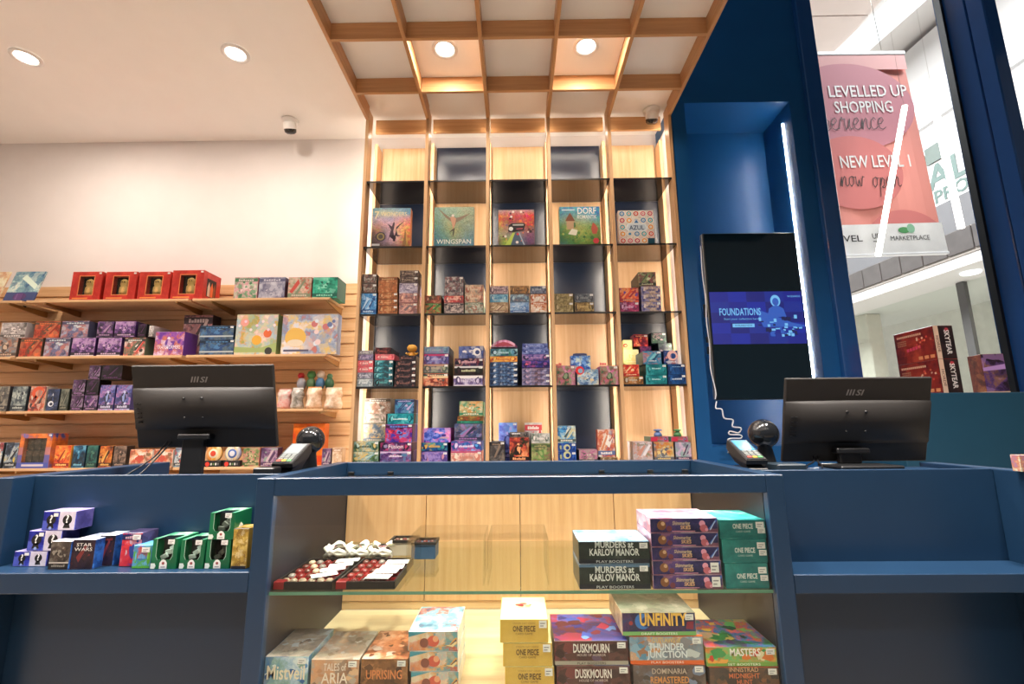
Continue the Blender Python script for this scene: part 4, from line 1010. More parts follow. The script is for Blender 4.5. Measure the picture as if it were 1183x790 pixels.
 ('game_box', 'dark navy and red box, second from top in right stack, second bay, fourth shelf', 'game box', 'boxes on the fourth shelf', -0.3311, 3.235, 1.5586, 0.1982, 0.24, 0.0528, 'nvr', {'sticker': 1, 'plate': (0, 0.02, 0.1, 0.02, 'd8a8b0')}),
 ('game_box', 'navy box with a white round figure, topmost in right stack, second bay, fourth shelf', 'game box', 'boxes on the fourth shelf', -0.3166, 3.235, 1.612, 0.1736, 0.24, 0.0863, 'nvw', {'disc': (0.04, 0.045, 0.028, 'e8e4e0')}),
 ('game_box', 'dark blue and white box, lowest in left stack, third bay, fourth shelf', 'game box', 'boxes on the fourth shelf', -0.089, 3.235, 1.4196, 0.1915, 0.24, 0.0409, 'str', {'sticker': 1}),
 ('game_box', 'dark blue and white box, fifth from top in left stack, third bay, fourth shelf', 'game box', 'boxes on the fourth shelf', -0.0889, 3.235, 1.4611, 0.192, 0.24, 0.0402, 'str', {'sticker': 1}),
 ('game_box', 'dark blue and white box, fourth from top in left stack, third bay, fourth shelf', 'game box', 'boxes on the fourth shelf', -0.0887, 3.235, 1.5019, 0.1924, 0.24, 0.0392, 'str', {'sticker': 1}),
 ('game_box', 'dark blue and white box, third from top in left stack, third bay, fourth shelf', 'game box', 'boxes on the fourth shelf', -0.0891, 3.235, 1.5417, 0.1916, 0.24, 0.0418, 'str', {'sticker': 1}),
 ('game_box', 'orange yellow box, second from top in left stack, third bay, fourth shelf', 'game box', 'boxes on the fourth shelf', -0.0895, 3.235, 1.5841, 0.1908, 0.24, 0.0396, 'ora', {}),
 ('game_box', 'teal and navy box, topmost in left stack, third bay, fourth shelf', 'game box', 'boxes on the fourth shelf', -0.0874, 3.235, 1.6243, 0.1926, 0.24, 0.0533, 'tl3', {}),
 ('game_box', 'muted violet box, lowest in right stack, third bay, fourth shelf', 'game box', 'boxes on the fourth shelf', 0.1334, 3.235, 1.4196, 0.1936, 0.24, 0.04, 'p4', {'sticker': 1}),
 ('game_box', 'muted violet box, sixth from top in right stack, third bay, fourth shelf', 'game box', 'boxes on the fourth shelf', 0.134, 3.235, 1.4602, 0.1941, 0.24, 0.0378, 'p4', {'sticker': 1}),
 ('game_box', 'muted violet box, fifth from top in right stack, third bay, fourth shelf', 'game box', 'boxes on the fourth shelf', 0.1348, 3.235, 1.4986, 0.1945, 0.24, 0.0404, 'p4', {}),
 ('game_box', 'deep purple box, fourth from top in right stack, third bay, fourth shelf', 'game box', 'boxes on the fourth shelf', 0.1356, 3.235, 1.5396, 0.195, 0.24, 0.0503, 'p2', {}),
 ('game_box', 'indigo box, third from top in right stack, third bay, fourth shelf', 'game box', 'boxes on the fourth shelf', 0.1358, 3.235, 1.5905, 0.1943, 0.24, 0.0457, 'p1', {'sticker': 1}),
 ('game_box', 'soft blue box, second from top in right stack, third bay, fourth shelf', 'game box', 'boxes on the fourth shelf', 0.1334, 3.235, 1.6368, 0.1886, 0.24, 0.0361, 'p3', {}),
 ('game_box', 'soft blue box, topmost in right stack, third bay, fourth shelf', 'game box', 'boxes on the fourth shelf', 0.1304, 3.235, 1.6735, 0.1769, 0.24, 0.0388, 'p3', {}),
 ('card_set_box', 'green and pink box with red corner on the left of the fourth bay, fourth shelf', 'game box', 'boxes on the fourth shelf', 0.3383, 3.235, 1.4196, 0.1314, 0.16, 0.1345, 'jun', {'sticker': 1, 'plate': (-0.05, 0.135, 0.05, 0.02, 'c83848')}),
 ('card_set_box', 'pale blue box with round red badge in the middle of the fourth bay, fourth shelf', 'game box', 'boxes on the fourth shelf', 0.4923, 3.235, 1.4196, 0.1473, 0.16, 0.1076, 'ice', {'disc': (-0.055, 0.1, 0.03, 'd83030')}),
 ('card_set_box', 'green and magenta box with red tab on the right of the fourth bay, fourth shelf', 'game box', 'boxes on the fourth shelf', 0.64, 3.235, 1.4196, 0.1246, 0.16, 0.1304, 'jun', {'sticker': 1, 'plate': (-0.04, 0.135, 0.045, 0.02, 'c83848')}),
 ('card_set_box', 'blue swirling box with a hang tab behind the row, fourth bay, fourth shelf', 'game box', 'boxes on the fourth shelf', 0.4708, 3.415, 1.4196, 0.1449, 0.06, 0.2308, 'swirl', {'tab': 1}),
 ('game_box', 'low brown box, lowest in left stack, fifth bay, fourth shelf', 'game box', 'boxes on the fourth shelf', 0.8036, 3.235, 1.4196, 0.1382, 0.2, 0.0554, 'brw', {'sticker': 1}),
 ('game_box', 'red box, topmost in left stack, fifth bay, fourth shelf', 'game box', 'boxes on the fourth shelf', 0.793, 3.235, 1.4756, 0.1089, 0.2, 0.0814, 'redy', {}),
 ('game_box', 'pale yellow box, lowest in second stack, fifth bay, fourth shelf', 'game box', 'boxes on the fourth shelf', 0.8531, 3.45, 1.4196, 0.097, 0.09, 0.1715, 'yel', {}),
 ('game_box', 'pale yellow box, second from top in second stack, fifth bay, fourth shelf', 'game box', 'boxes on the fourth shelf', 0.8511, 3.45, 1.5917, 0.113, 0.09, 0.1058, 'yel', {}),
 ('game_box', 'narrow yellow box, topmost in second stack, fifth bay, fourth shelf', 'game box', 'boxes on the fourth shelf', 0.8312, 3.45, 1.6981, 0.0657, 0.09, 0.0729, 'yel', {'disc': (-0.02, 0.03, 0.015, 'b83038')}),
 ('game_box', 'teal booster box, lowest in third stack, fifth bay, fourth shelf', 'game box', 'boxes on the fourth shelf', 0.9626, 3.235, 1.4196, 0.1453, 0.2, 0.0636, 'tea', {'sticker': 1, 'plate': (0, 0.03, 0.06, 0.01, 'b8e0e0')}),
 ('game_box', 'teal booster box, second from top in third stack, fifth bay, fourth shelf', 'game box', 'boxes on the fourth shelf', 0.9666, 3.235, 1.4838, 0.1423, 0.2, 0.0739, 'tea', {'sticker': 1, 'plate': (0, 0.04, 0.06, 0.01, 'b8e0e0')}),
 ('game_box', 'blue box with small picture, topmost in third stack, fifth bay, fourth shelf', 'game box', 'boxes on the fourth shelf', 0.943, 3.235, 1.5583, 0.1274, 0.2, 0.0932, 'tea2', {'sticker': 1, 'plate': (0, 0.02, 0.06, 0.008, 'e0e8e8')}),
 ('game_box', 'navy booster box, lowest in fourth stack, fifth bay, fourth shelf', 'game box', 'boxes on the fourth shelf', 1.105, 3.235, 1.4196, 0.1224, 0.2, 0.0658, 'nav', {'sticker': 1, 'plate': (0, 0.03, 0.07, 0.012, 'c8d8e8')}),
 ('game_box', 'navy booster box, second from top in fourth stack, fifth bay, fourth shelf', 'game box', 'boxes on the fourth shelf', 1.1068, 3.235, 1.486, 0.1188, 0.2, 0.0716, 'nav', {'sticker': 1, 'plate': (0, 0.05, 0.06, 0.008, '8ab0d8')}),
 ('game_box', 'navy box with pink round emblem, topmost in fourth stack, fifth bay, fourth shelf', 'game box', 'boxes on the fourth shelf', 1.0724, 3.235, 1.5582, 0.0973, 0.2, 0.0957, 'nav2', {'disc': (0.01, 0.06, 0.035, 'e8b8b0'), 'plate': (0, 0.012, 0.07, 0.008, 'e0e0e8')}),
 ('game_box', 'tall purple box, lowest in rear left stack, fifth bay, fourth shelf', 'game box', 'boxes on the fourth shelf', 0.9623, 3.455, 1.4196, 0.0836, 0.1, 0.3012, 'purd', {}),
 ('game_box', 'red and orange box, topmost in rear left stack, fifth bay, fourth shelf', 'game box', 'boxes on the fourth shelf', 0.9295, 3.455, 1.7214, 0.1086, 0.1, 0.0904, 'red', {'sticker': 1}),
 ('game_box', 'dark teal box with pale title, lowest in rear right stack, fifth bay, fourth shelf', 'game box', 'boxes on the fourth shelf', 1.1092, 3.455, 1.4196, 0.1016, 0.1, 0.3246, 'dkb', {'plate': (0, 0.24, 0.05, 0.01, 'e0e0e0')}),
 ('game_box', 'dark green and pink box, topmost in rear right stack, fifth bay, fourth shelf', 'game box', 'boxes on the fourth shelf', 1.0648, 3.455, 1.7448, 0.1111, 0.1, 0.0802, 'dkb', {'sticker': 1}),
 ('game_box', 'landscape picture box, lowest in front left stack, first bay, bottom shelf', 'game box', 'boxes on the bottom shelf', -1.0212, 3.235, 0.9056, 0.1724, 0.18, 0.0766, 'land', {'sticker': 1}),
 ('game_box', 'landscape picture box, topmost in front left stack, first bay, bottom shelf', 'game box', 'boxes on the bottom shelf', -1.0226, 3.235, 0.9828, 0.1695, 0.18, 0.068, 'land', {'sticker': 1}),
 ('game_box', 'grey battle picture box, lowest in rear left stack, first bay, bottom shelf', 'game box', 'boxes on the bottom shelf', -1.0244, 3.42, 0.9056, 0.1659, 0.14, 0.1312, 'bat', {}),
 ('game_box', 'grey battle picture box, third from top in rear left stack, first bay, bottom shelf', 'game box', 'boxes on the bottom shelf', -1.0258, 3.42, 1.0374, 0.1631, 0.14, 0.1313, 'bat', {'sticker': 1}),
 ('game_box', 'white and grey box, second from top in rear left stack, first bay, bottom shelf', 'game box', 'boxes on the bottom shelf', -1.026, 3.42, 1.1693, 0.1628, 0.14, 0.0697, 'wh2', {}),
 ('game_box', 'white box with brown picture, topmost in rear left stack, first bay, bottom shelf', 'game box', 'boxes on the bottom shelf', -1.0097, 3.42, 1.2396, 0.187, 0.14, 0.1113, 'wht', {}),
 ('game_box', 'violet box, lowest in right stack, first bay, bottom shelf', 'game box', 'boxes on the bottom shelf', -0.8204, 3.235, 0.9056, 0.2107, 0.2, 0.0772, 'fus2', {'sticker': 1, 'bands': [(0.065, 0.09, 'c8b0d0')], 'plate': (0, 0.04, 0.09, 0.014, 'e0d0e0')}),
 ('game_box', 'dark purple box with white title, fourth from top in right stack, first bay, bottom shelf', 'game box', 'boxes on the bottom shelf', -0.8207, 3.235, 0.9834, 0.2126, 0.2, 0.0577, 'fus', {'sticker': 1, 'text': [('Fusion', 'e8e0e8', 0, 0.018, 0.1, 0.028)]}),
 ('game_box', 'red and blue starburst box, third from top in right stack, first bay, bottom shelf', 'game box', 'boxes on the bottom shelf', -0.8044, 3.235, 1.0417, 0.1844, 0.2, 0.1216, 'rbl', {'sticker': 1}),
 ('game_box', 'teal box with pale title, second from top in right stack, first bay, bottom shelf', 'game box', 'boxes on the bottom shelf', -0.7956, 3.235, 1.1639, 0.1793, 0.2, 0.0717, 'tlb', {'plate': (0, 0.03, 0.1, 0.01, 'd8f0f0')}),
 ('game_box', 'blue box with moonlit picture, topmost in right stack, first bay, bottom shelf', 'game box', 'boxes on the bottom shelf', -0.7714, 3.235, 1.2362, 0.1325, 0.2, 0.0957, 'nym', {}),
 ('game_box', 'lilac box, lowest in left stack, second bay, bottom shelf', 'game box', 'boxes on the bottom shelf', -0.559, 3.235, 0.9056, 0.1768, 0.2, 0.073, 'pur2', {'sticker': 1}),
 ('game_box', 'deep blue box with gold edge, second from top in left stack, second bay, bottom shelf', 'game box', 'boxes on the bottom shelf', -0.5589, 3.235, 0.9792, 0.177, 0.2, 0.0599, 'blu2', {'sticker': 1, 'bands': [(-1, 0.006, '8a3c9a')]}),
 ('game_box', 'blue and pink nebula box, topmost in left stack, second bay, bottom shelf', 'game box', 'boxes on the bottom shelf', -0.5428, 3.235, 1.0397, 0.1815, 0.2, 0.0971, 'neb', {'plate': (0.05, 0.025, 0.06, 0.016, 'c8a898')}),
 ('game_box', 'pink and cream box, lowest in right stack, second bay, bottom shelf', 'game box', 'boxes on the bottom shelf', -0.3446, 3.235, 0.9056, 0.2078, 0.2, 0.0748, 'pnkw', {'sticker': 1, 'bands': [(0.065, 0.09, 'b83070')]}),
 ('game_box', 'bright blue box with white title, fifth from top in right stack, second bay, bottom shelf', 'game box', 'boxes on the bottom shelf', -0.3446, 3.235, 0.981, 0.205, 0.2, 0.0656, 'blu3', {'sticker': 1, 'plate': (0, 0.025, 0.1, 0.018, 'e0d8f0')}),
 ('game_box', 'grey blue space picture box, fourth from top in right stack, second bay, bottom shelf', 'game box', 'boxes on the bottom shelf', -0.3321, 3.235, 1.0472, 0.1886, 0.2, 0.1157, 'cos', {}),
 ('game_box', 'thin green box, third from top in right stack, second bay, bottom shelf', 'game box', 'boxes on the bottom shelf', -0.321, 3.235, 1.1635, 0.1759, 0.2, 0.0179, 'tgr', {}),
 ('game_box', 'brown gold box, second from top in right stack, second bay, bottom shelf', 'game box', 'boxes on the bottom shelf', -0.3201, 3.235, 1.182, 0.1738, 0.2, 0.0309, 'gld', {}),
 ('game_box', 'cream box with green flower picture, topmost in right stack, second bay, bottom shelf', 'game box', 'boxes on the bottom shelf', -0.3132, 3.235, 1.2135, 0.1617, 0.2, 0.1014, 'flow', {}),
 ('card_set_box', 'pale edged grey box with dark picture on the left of the third bay, bottom shelf', 'game box', 'boxes on the bottom shelf', -0.1358, 3.235, 0.9056, 0.1033, 0.12, 0.1371, 'dkg', {'sticker': 1}),
 ('card_set_box', 'violet blue box with glowing picture behind the front row, third bay, bottom shelf', 'game box', 'boxes on the bottom shelf', -0.0656, 3.375, 0.9056, 0.129, 0.1, 0.2633, 'vbl', {'sticker': 1}),
 ('card_set_box', 'box with orange flower picture in the middle of the third bay, bottom shelf', 'game box', 'boxes on the bottom shelf', 0.0126, 3.235, 0.9056, 0.1322, 0.13, 0.1634, 'flr', {}),
 ('card_set_box', 'low black box on top in the middle of the third bay, bottom shelf', 'game box', 'boxes on the bottom shelf', 0.013, 3.235, 1.0696, 0.1278, 0.13, 0.0339, 'dkg', {'plate': (-0.02, 0.02, 0.06, 0.012, 'e8e8e8')}),
 ('card_set_box', 'white box with red mark behind the green box, third bay, bottom shelf', 'game box', 'boxes on the bottom shelf', 0.115, 3.375, 0.9056, 0.1215, 0.1, 0.2619, 'whr', {}),
 ('game_box', 'green picture box on the right of the third bay, bottom shelf', 'game box', 'boxes on the bottom shelf', 0.1575, 3.235, 0.9056, 0.1284, 0.13, 0.1222, 'grn', {}),
 ('game_box', 'grey and white mottled box on the right of the third bay, bottom shelf', 'game box', 'boxes on the bottom shelf', 0.1582, 3.235, 1.0284, 0.1253, 0.13, 0.0659, 'mgr', {}),
 ('game_box', 'royal blue booster box, lowest in left stack, fourth bay, bottom shelf', 'game box', 'boxes on the bottom shelf', 0.3337, 3.235, 0.9056, 0.1222, 0.18, 0.0674, 'bl4', {'sticker': 1, 'disc': (0, 0.045, 0.025, 'c8c898')}),
 ('game_box', 'royal blue booster box, second from top in left stack, fourth bay, bottom shelf', 'game box', 'boxes on the bottom shelf', 0.3335, 3.235, 0.9736, 0.1217, 0.18, 0.0552, 'bl4', {'sticker': 1, 'disc': (0, 0.025, 0.022, 'c8c898')}),
 ('game_box', 'blue and cream adventure picture box, topmost in left stack, fourth bay, bottom shelf', 'game box', 'boxes on the bottom shelf', 0.3341, 3.235, 1.0294, 0.123, 0.18, 0.1143, 'swm', {}),
 ('card_set_box', 'low grey box with pale stripes low in the middle of the fourth bay, bottom shelf', 'game box', 'boxes on the bottom shelf', 0.4764, 3.235, 0.9056, 0.1231, 0.18, 0.0777, 'sml', {}),
 ('game_box', 'flat brown box lying on the right of the fourth bay, bottom shelf', 'game box', 'boxes on the bottom shelf', 0.6142, 3.235, 0.9056, 0.1146, 0.18, 0.028, 'flat', {}),
 ('game_box', 'white and orange picture box lying on the right of the fourth bay, bottom shelf', 'game box', 'boxes on the bottom shelf', 0.6046, 3.265, 0.9342, 0.1168, 0.06, 0.1829, 'whi', {}),
 ('card_set_box', 'white box with brown title on the left of the fifth bay, bottom shelf', 'game box', 'boxes on the bottom shelf', 0.8415, 3.235, 0.9056, 0.1302, 0.16, 0.1284, 'who', {'plate': (0, 0.1, 0.07, 0.02, '8a8a7a')}),
 ('game_box', 'gold and grey picture box in the middle of the fifth bay, bottom shelf', 'game box', 'boxes on the bottom shelf', 0.983, 3.235, 0.9056, 0.1323, 0.16, 0.125, 'cat', {}),
 ('game_box', 'red tagged box with blue topper in the middle of the fifth bay, bottom shelf', 'game box', 'boxes on the bottom shelf', 0.9581, 3.235, 1.0312, 0.1222, 0.16, 0.0361, 'tag', {'tab': 2}),
 ('game_box', 'violet picture box on the right of the fifth bay, bottom shelf', 'game box', 'boxes on the bottom shelf', 1.1135, 3.235, 0.9056, 0.1054, 0.16, 0.1239, 'dem', {}),
 ('game_box', 'red tagged box with green topper on the right of the fifth bay, bottom shelf', 'game box', 'boxes on the bottom shelf', 1.0924, 3.235, 1.0301, 0.1139, 0.16, 0.0362, 'tag', {'tab': 2}),
 ('figure_box', 'red box with a dark window, leftmost of four on the top wall shelf', 'game box', 'red window boxes on the top wall shelf', -3.1965, 3.325, 2.0836, 0.2238, 0.2, 0.2226, 'redx', {'win': 1}),
 ('figure_box', 'red box with a dark window, second from left of four on the top wall shelf', 'game box', 'red window boxes on the top wall shelf', -2.9396, 3.325, 2.0836, 0.2325, 0.2, 0.2195, 'redx', {'win': 1}),
 ('figure_box', 'red box with a dark window, third from left of four on the top wall shelf', 'game box', 'red window boxes on the top wall shelf', -2.687, 3.325, 2.0836, 0.2335, 0.2, 0.2166, 'redx', {'win': 1}),
 ('figure_box', 'red box with a dark window, rightmost of four on the top wall shelf', 'game box', 'red window boxes on the top wall shelf', -2.4381, 3.325, 2.0836, 0.2358, 0.2, 0.2258, 'redx', {'win': 1}),
 ('game_box', 'small green and pink box right of the red boxes, top wall shelf', 'game box', 'boxes on the slatwall shelves', -1.9991, 3.325, 2.0836, 0.1736, 0.17, 0.1668, 'm1', {}),
 ('game_box', 'small grey violet box right of the red boxes, top wall shelf', 'game box', 'boxes on the slatwall shelves', -1.8055, 3.325, 2.0836, 0.1928, 0.17, 0.1646, 'm2', {}),
 ('game_box', 'small green and red box right of the red boxes, top wall shelf', 'game box', 'boxes on the slatwall shelves', -1.5979, 3.325, 2.0836, 0.1732, 0.17, 0.1622, 'm3', {}),
 ('game_box', 'small emerald green box right of the red boxes, top wall shelf', 'game box', 'boxes on the slatwall shelves', -1.4099, 3.325, 2.0836, 0.1846, 0.17, 0.16, 'm4', {}),
 ('game_box', 'brown and orange picture box at the far left end, front row of second wall shelf', 'game box', 'boxes in the front row of the second wall shelf', -3.72, 3.325, 1.6656, 0.174, 0.2, 0.1435, 'multi', {}),
 ('game_box', 'red orange picture box at the left end, front row of second wall shelf', 'game box', 'boxes in the front row of the second wall shelf', -3.5314, 3.325, 1.6656, 0.1623, 0.2, 0.1416, 'bkr', {}),
 ('game_box', 'grey blue picture box next to the red orange box, front row of second wall shelf', 'game box', 'boxes in the front row of the second wall shelf', -3.3398, 3.325, 1.6656, 0.1851, 0.2, 0.1396, 'ben', {}),
 ('game_box', 'purple picture box third from the left end, front row of second wall shelf', 'game box', 'boxes in the front row of the second wall shelf', -3.1465, 3.325, 1.6656, 0.1708, 0.2, 0.1377, 'ven', {'bands': [(-1, 0.018, 'd8ccd0')]}),
 ('game_box', 'purple picture box fourth from the left end, front row of second wall shelf', 'game box', 'boxes in the front row of the second wall shelf', -2.9554, 3.325, 1.6656, 0.1706, 0.2, 0.1357, 'ven', {'bands': [(-1, 0.018, 'd8ccd0')]}),
 ('game_box', 'red and white picture box beside the big purple box, front row of second wall shelf', 'game box', 'boxes in the front row of the second wall shelf', -2.7702, 3.325, 1.6656, 0.1539, 0.2, 0.1339, 'brk', {}),
 ('game_box', 'white box with a dark figure stacked upon the front row, second wall shelf', 'game box', 'boxes stacked in the second row of the second wall shelf', -3.6864, 3.329, 1.8074, 0.1855, 0.18, 0.1162, 'whg', {}),
 ('game_box', 'red orange picture box at the left stacked upon the front row, second wall shelf', 'game box', 'boxes stacked in the second row of the second wall shelf', -3.4368, 3.329, 1.8074, 0.1905, 0.18, 0.1227, 'bkr', {}),
 ('game_box', 'grey blue picture box stacked upon the front row, second wall shelf', 'game box', 'boxes stacked in the second row of the second wall shelf', -3.2328, 3.329, 1.8074, 0.2006, 0.18, 0.1231, 'ben', {}),
 ('game_box', 'dark violet picture box stacked upon the front row, second wall shelf', 'game box', 'boxes stacked in the second row of the second wall shelf', -3.0082, 3.329, 1.8074, 0.1193, 0.18, 0.1182, 'ven2', {}),
 ('game_box', 'bright violet picture box stacked upon the front row, second wall shelf', 'game box', 'boxes stacked in the second row of the second wall shelf', -2.862, 3.329, 1.8074, 0.1526, 0.18, 0.1166, 'ven', {}),
 ('game_box', 'narrow black box stacked upon the front row, second wall shelf', 'game box', 'boxes stacked in the second row of the second wall shelf', -2.7357, 3.329, 1.8074, 0.064, 0.18, 0.0958, 'blk', {}),
 ('game_box', 'narrow grey box stacked upon the front row, second wall shelf', 'game box', 'boxes stacked in the second row of the second wall shelf', -2.6655, 3.329, 1.8074, 0.0371, 0.18, 0.0821, 'whg', {}),
 ('game_box', 'big purple picture box with white title on the second wall shelf beside the blue boxes', 'game box', 'boxes on the slatwall shelves', -2.5196, 3.325, 1.6656, 0.2139, 0.14, 0.1763, 'tfp', {'text': [('TRANSFORMERS', 'f4eef6', 0, 0.05, 0.17, 0.028)]}),
 ('game_box', 'dark red picture box behind the big purple box, second wall shelf', 'game box', 'boxes on the slatwall shelves', -2.4264, 3.47, 1.6656, 0.2217, 0.1, 0.336, 'sdk', {}),
 ('game_box', 'dark blue box, lower of two beside the big purple box', 'game box', 'boxes on the slatwall shelves', -2.1703, 3.325, 1.6656, 0.2507, 0.18, 0.1137, 'bkb', {'sticker': 1, 'bands': [(0.02, 0.03, 'b8c0c0')]}),
 ('game_box', 'dark blue box, upper of two beside the big purple box', 'game box', 'boxes on the slatwall shelves', -2.1804, 3.325, 1.7799, 0.2483, 0.18, 0.1037, 'bkb', {'sticker': 1, 'bands': [(0.02, 0.03, 'b8c0c0')]}),
 ('game_box', 'large pale blue snowy picture box at the right end of the second wall shelf', 'game box', 'boxes on the slatwall shelves', -1.5004, 3.325, 1.6656, 0.4061, 0.07, 0.2964, 'pk2', {'cov': 'snow'}),
 ('game_box', 'large meadow picture box left of the snowy picture box, second wall shelf', 'game box', 'boxes on the slatwall shelves', -1.8897, 3.325, 1.6656, 0.3038, 0.07, 0.2993, 'pk1', {'cov': 'meadow'}),
 ('card_pack', 'grey picture pack at the left edge on the third wall shelf', 'game box', 'boxes on the slatwall shelves', -3.6776, 3.325, 1.2766, 0.0992, 0.08, 0.1783, 'bd', {}),
 ('card_pack', 'dark grey pack with pale streaks on the third wall shelf', 'game box', 'boxes on the slatwall shelves', -3.5508, 3.325, 1.2766, 0.1092, 0.08, 0.1772, 'bd2', {}),
 ('card_pack', 'pack with a round red emblem on the third wall shelf', 'game box', 'boxes on the slatwall shelves', -3.4184, 3.325, 1.2766, 0.1153, 0.08, 0.176, 'rdc', {'disc': (0.0, 0.13, 0.045, 'd85838')}),
 ('card_pack', 'navy pack with a white figure on the third wall shelf', 'game box', 'boxes on the slatwall shelves', -3.3064, 3.325, 1.2766, 0.0851, 0.08, 0.1564, 'nvf', {'disc': (-0.01, 0.05, 0.02, 'd8dce4')}),
 ('card_pack', 'dark green grey pack on the third wall shelf', 'game box', 'boxes on the slatwall shelves', -3.2238, 3.325, 1.2766, 0.0601, 0.08, 0.1557, 'dgn', {}),
 ('game_box', 'black and pink box left, lowest in pyramid on the third wall shelf', 'game box', 'black and pink boxes piled on the third wall shelf', -3.1295, 3.325, 1.2766, 0.0885, 0.1, 0.108, 'mgb', {}),
 ('game_box', 'black and pink box left, second from top in pyramid on the third wall shelf', 'game box', 'black and pink boxes piled on the third wall shelf', -3.1328, 3.325, 1.3852, 0.0903, 0.1, 0.112, 'mgb', {}),
 ('game_box', 'black and pink box left, topmost in pyramid on the third wall shelf', 'game box', 'black and pink boxes piled on the third wall shelf', -3.035, 3.325, 1.4978, 0.0845, 0.1, 0.1023, 'mgb', {}),
 ('game_box', 'black box with a pink streak, lowest in pyramid on the third wall shelf', 'game box', 'black and pink boxes piled on the third wall shelf', -3.0304, 3.325, 1.2766, 0.0947, 0.1, 0.1071, 'ven2', {}),
 ('game_box', 'black ribbed box, second from top in pyramid on the third wall shelf', 'game box', 'black and pink boxes piled on the third wall shelf', -3.0335, 3.325, 1.3843, 0.0928, 0.1, 0.1107, 'blk', {}),
 ('game_box', 'black ribbed box at the summit of the pile on the third wall shelf', 'game box', 'black and pink boxes piled on the third wall shelf', -2.9104, 3.325, 1.4956, 0.1499, 0.1, 0.1046, 'blk', {}),
 ('game_box', 'violet blue picture box at left right of the black pile, third wall shelf', 'game box', 'boxes on the slatwall shelves', -2.9203, 3.325, 1.2766, 0.1076, 0.1, 0.1802, 'pbl', {}),
 ('game_box', 'violet blue picture box beside monitor right of the black pile, third wall shelf', 'game box', 'boxes on the slatwall shelves', -2.8015, 3.325, 1.2766, 0.1099, 0.1, 0.1791, 'pbl', {}),
 ('card_pack', 'dark pack at the left edge on the lowest wall shelf', 'game box', 'boxes on the slatwall shelves', -3.6284, 3.325, 0.8836, 0.0603, 0.07, 0.1763, 'rw', {}),
 ('card_pack', 'blue and black picture pack on the lowest wall shelf', 'game box', 'boxes on the slatwall shelves', -3.5358, 3.325, 0.8836, 0.0921, 0.07, 0.1732, 'bln', {}),
 ('figure_box', 'orange and blue frame box with grey window on the lowest wall shelf', 'game box', 'boxes on the slatwall shelves', -3.3752, 3.325, 0.8836, 0.2254, 0.12, 0.2363, 'obx', {'win': 2}),
 ('card_pack', 'orange red pack on the lowest wall shelf', 'game box', 'boxes on the slatwall shelves', -3.1735, 3.325, 0.8836, 0.1114, 0.07, 0.1526, 'ord', {}),
 ('card_pack', 'blue picture pack on the lowest wall shelf', 'game box', 'boxes on the slatwall shelves', -3.0572, 3.325, 0.8836, 0.0893, 0.07, 0.1517, 'dbl', {}),
 ('card_pack', 'dark green pack on the lowest wall shelf', 'game box', 'boxes on the slatwall shelves', -2.9655, 3.325, 0.8836, 0.077, 0.07, 0.151, 'dtl', {}),
 ('card_pack', 'dark orange pack on the lowest wall shelf', 'game box', 'boxes on the slatwall shelves', -2.8678, 3.325, 0.8836, 0.0904, 0.07, 0.1467, 'dor', {}),
 ('card_pack', 'brown picture pack on the lowest wall shelf', 'game box', 'boxes on the slatwall shelves', -2.7694, 3.325, 0.8836, 0.0891, 0.07, 0.146, 'dbr', {}),
 ('card_pack', 'cream and red pack under the monitor on the lowest wall shelf', 'game box', 'boxes on the slatwall shelves', -2.6205, 3.325, 0.8836, 0.156, 0.07, 0.1212, 'mw', {}),
 ('card_pack', 'tan and red pack behind monitor cables on the lowest wall shelf', 'game box', 'boxes on the slatwall shelves', -2.4641, 3.325, 0.8836, 0.1351, 0.07, 0.12, 'mw', {}),
 ('card_pack', 'white and blue pack left of the monitor stand on the lowest wall shelf', 'game box', 'boxes on the slatwall shelves', -2.3498, 3.325, 0.8836, 0.0693, 0.07, 0.1309, 'rw', {}),
 ('toy_pack', 'round topped red and gold pack on the lowest wall shelf', 'toy pack', 'round topped toy packs on the lowest wall shelf', -2.1152, 3.325, 0.8836, 0.1227, 0.06, 0.1292, 'rcr', {'round': 1}),
 ('toy_pack', 'round topped gold and blue pack on the lowest wall shelf', 'toy pack', 'round topped toy packs on the lowest wall shelf', -1.9822, 3.325, 0.8836, 0.1214, 0.06, 0.1281, 'bcr', {'round': 1}),
 ('card_pack', 'green picture pack on the lowest wall shelf', 'game box', 'boxes on the slatwall shelves', -1.8487, 3.325, 0.8836, 0.1164, 0.07, 0.1271, 'grs', {}),
 ('card_pack', 'violet picture pack on the lowest wall shelf', 'game box', 'boxes on the slatwall shelves', -1.7226, 3.325, 0.8836, 0.1139, 0.07, 0.1262, 'vir', {}),
 ('card_pack', 'violet pack right of the black globe on the lowest wall shelf', 'game box', 'boxes on the slatwall shelves', -1.3247, 3.325, 0.8836, 0.0617, 0.07, 0.1173, 'vir', {}),
 ('card_pack', 'tan pack at the right end on the lowest wall shelf', 'game box', 'boxes on the slatwall shelves', -1.25, 3.325, 0.8836, 0.0689, 0.07, 0.1226, 'tnp', {}),
 ('toy_pack', 'orange carton behind the black globe, lowest wall shelf', 'toy pack', 'boxes on the slatwall shelves', -1.4969, 3.415, 0.8836, 0.227, 0.08, 0.2912, 'org', {}),
 ('blind_box', 'blue and white question mark box, lowest of three stepped ones', 'blind box', 'blue and white question mark boxes on the left counter shelf', -1.384, 1.402, 0.7626, 0.0957, 0.058, 0.0404, 'giq', {'half': 1, 'top': 'gtp', 'side': 'gsd'}),
 ('blind_box', 'blue and white question mark box, middle of three stepped ones', 'blind box', 'blue and white question mark boxes on the left counter shelf', -1.351, 1.402, 0.8036, 0.0961, 0.058, 0.0546, 'giq', {'half': 1, 'top': 'gtp', 'side': 'gsd'}),
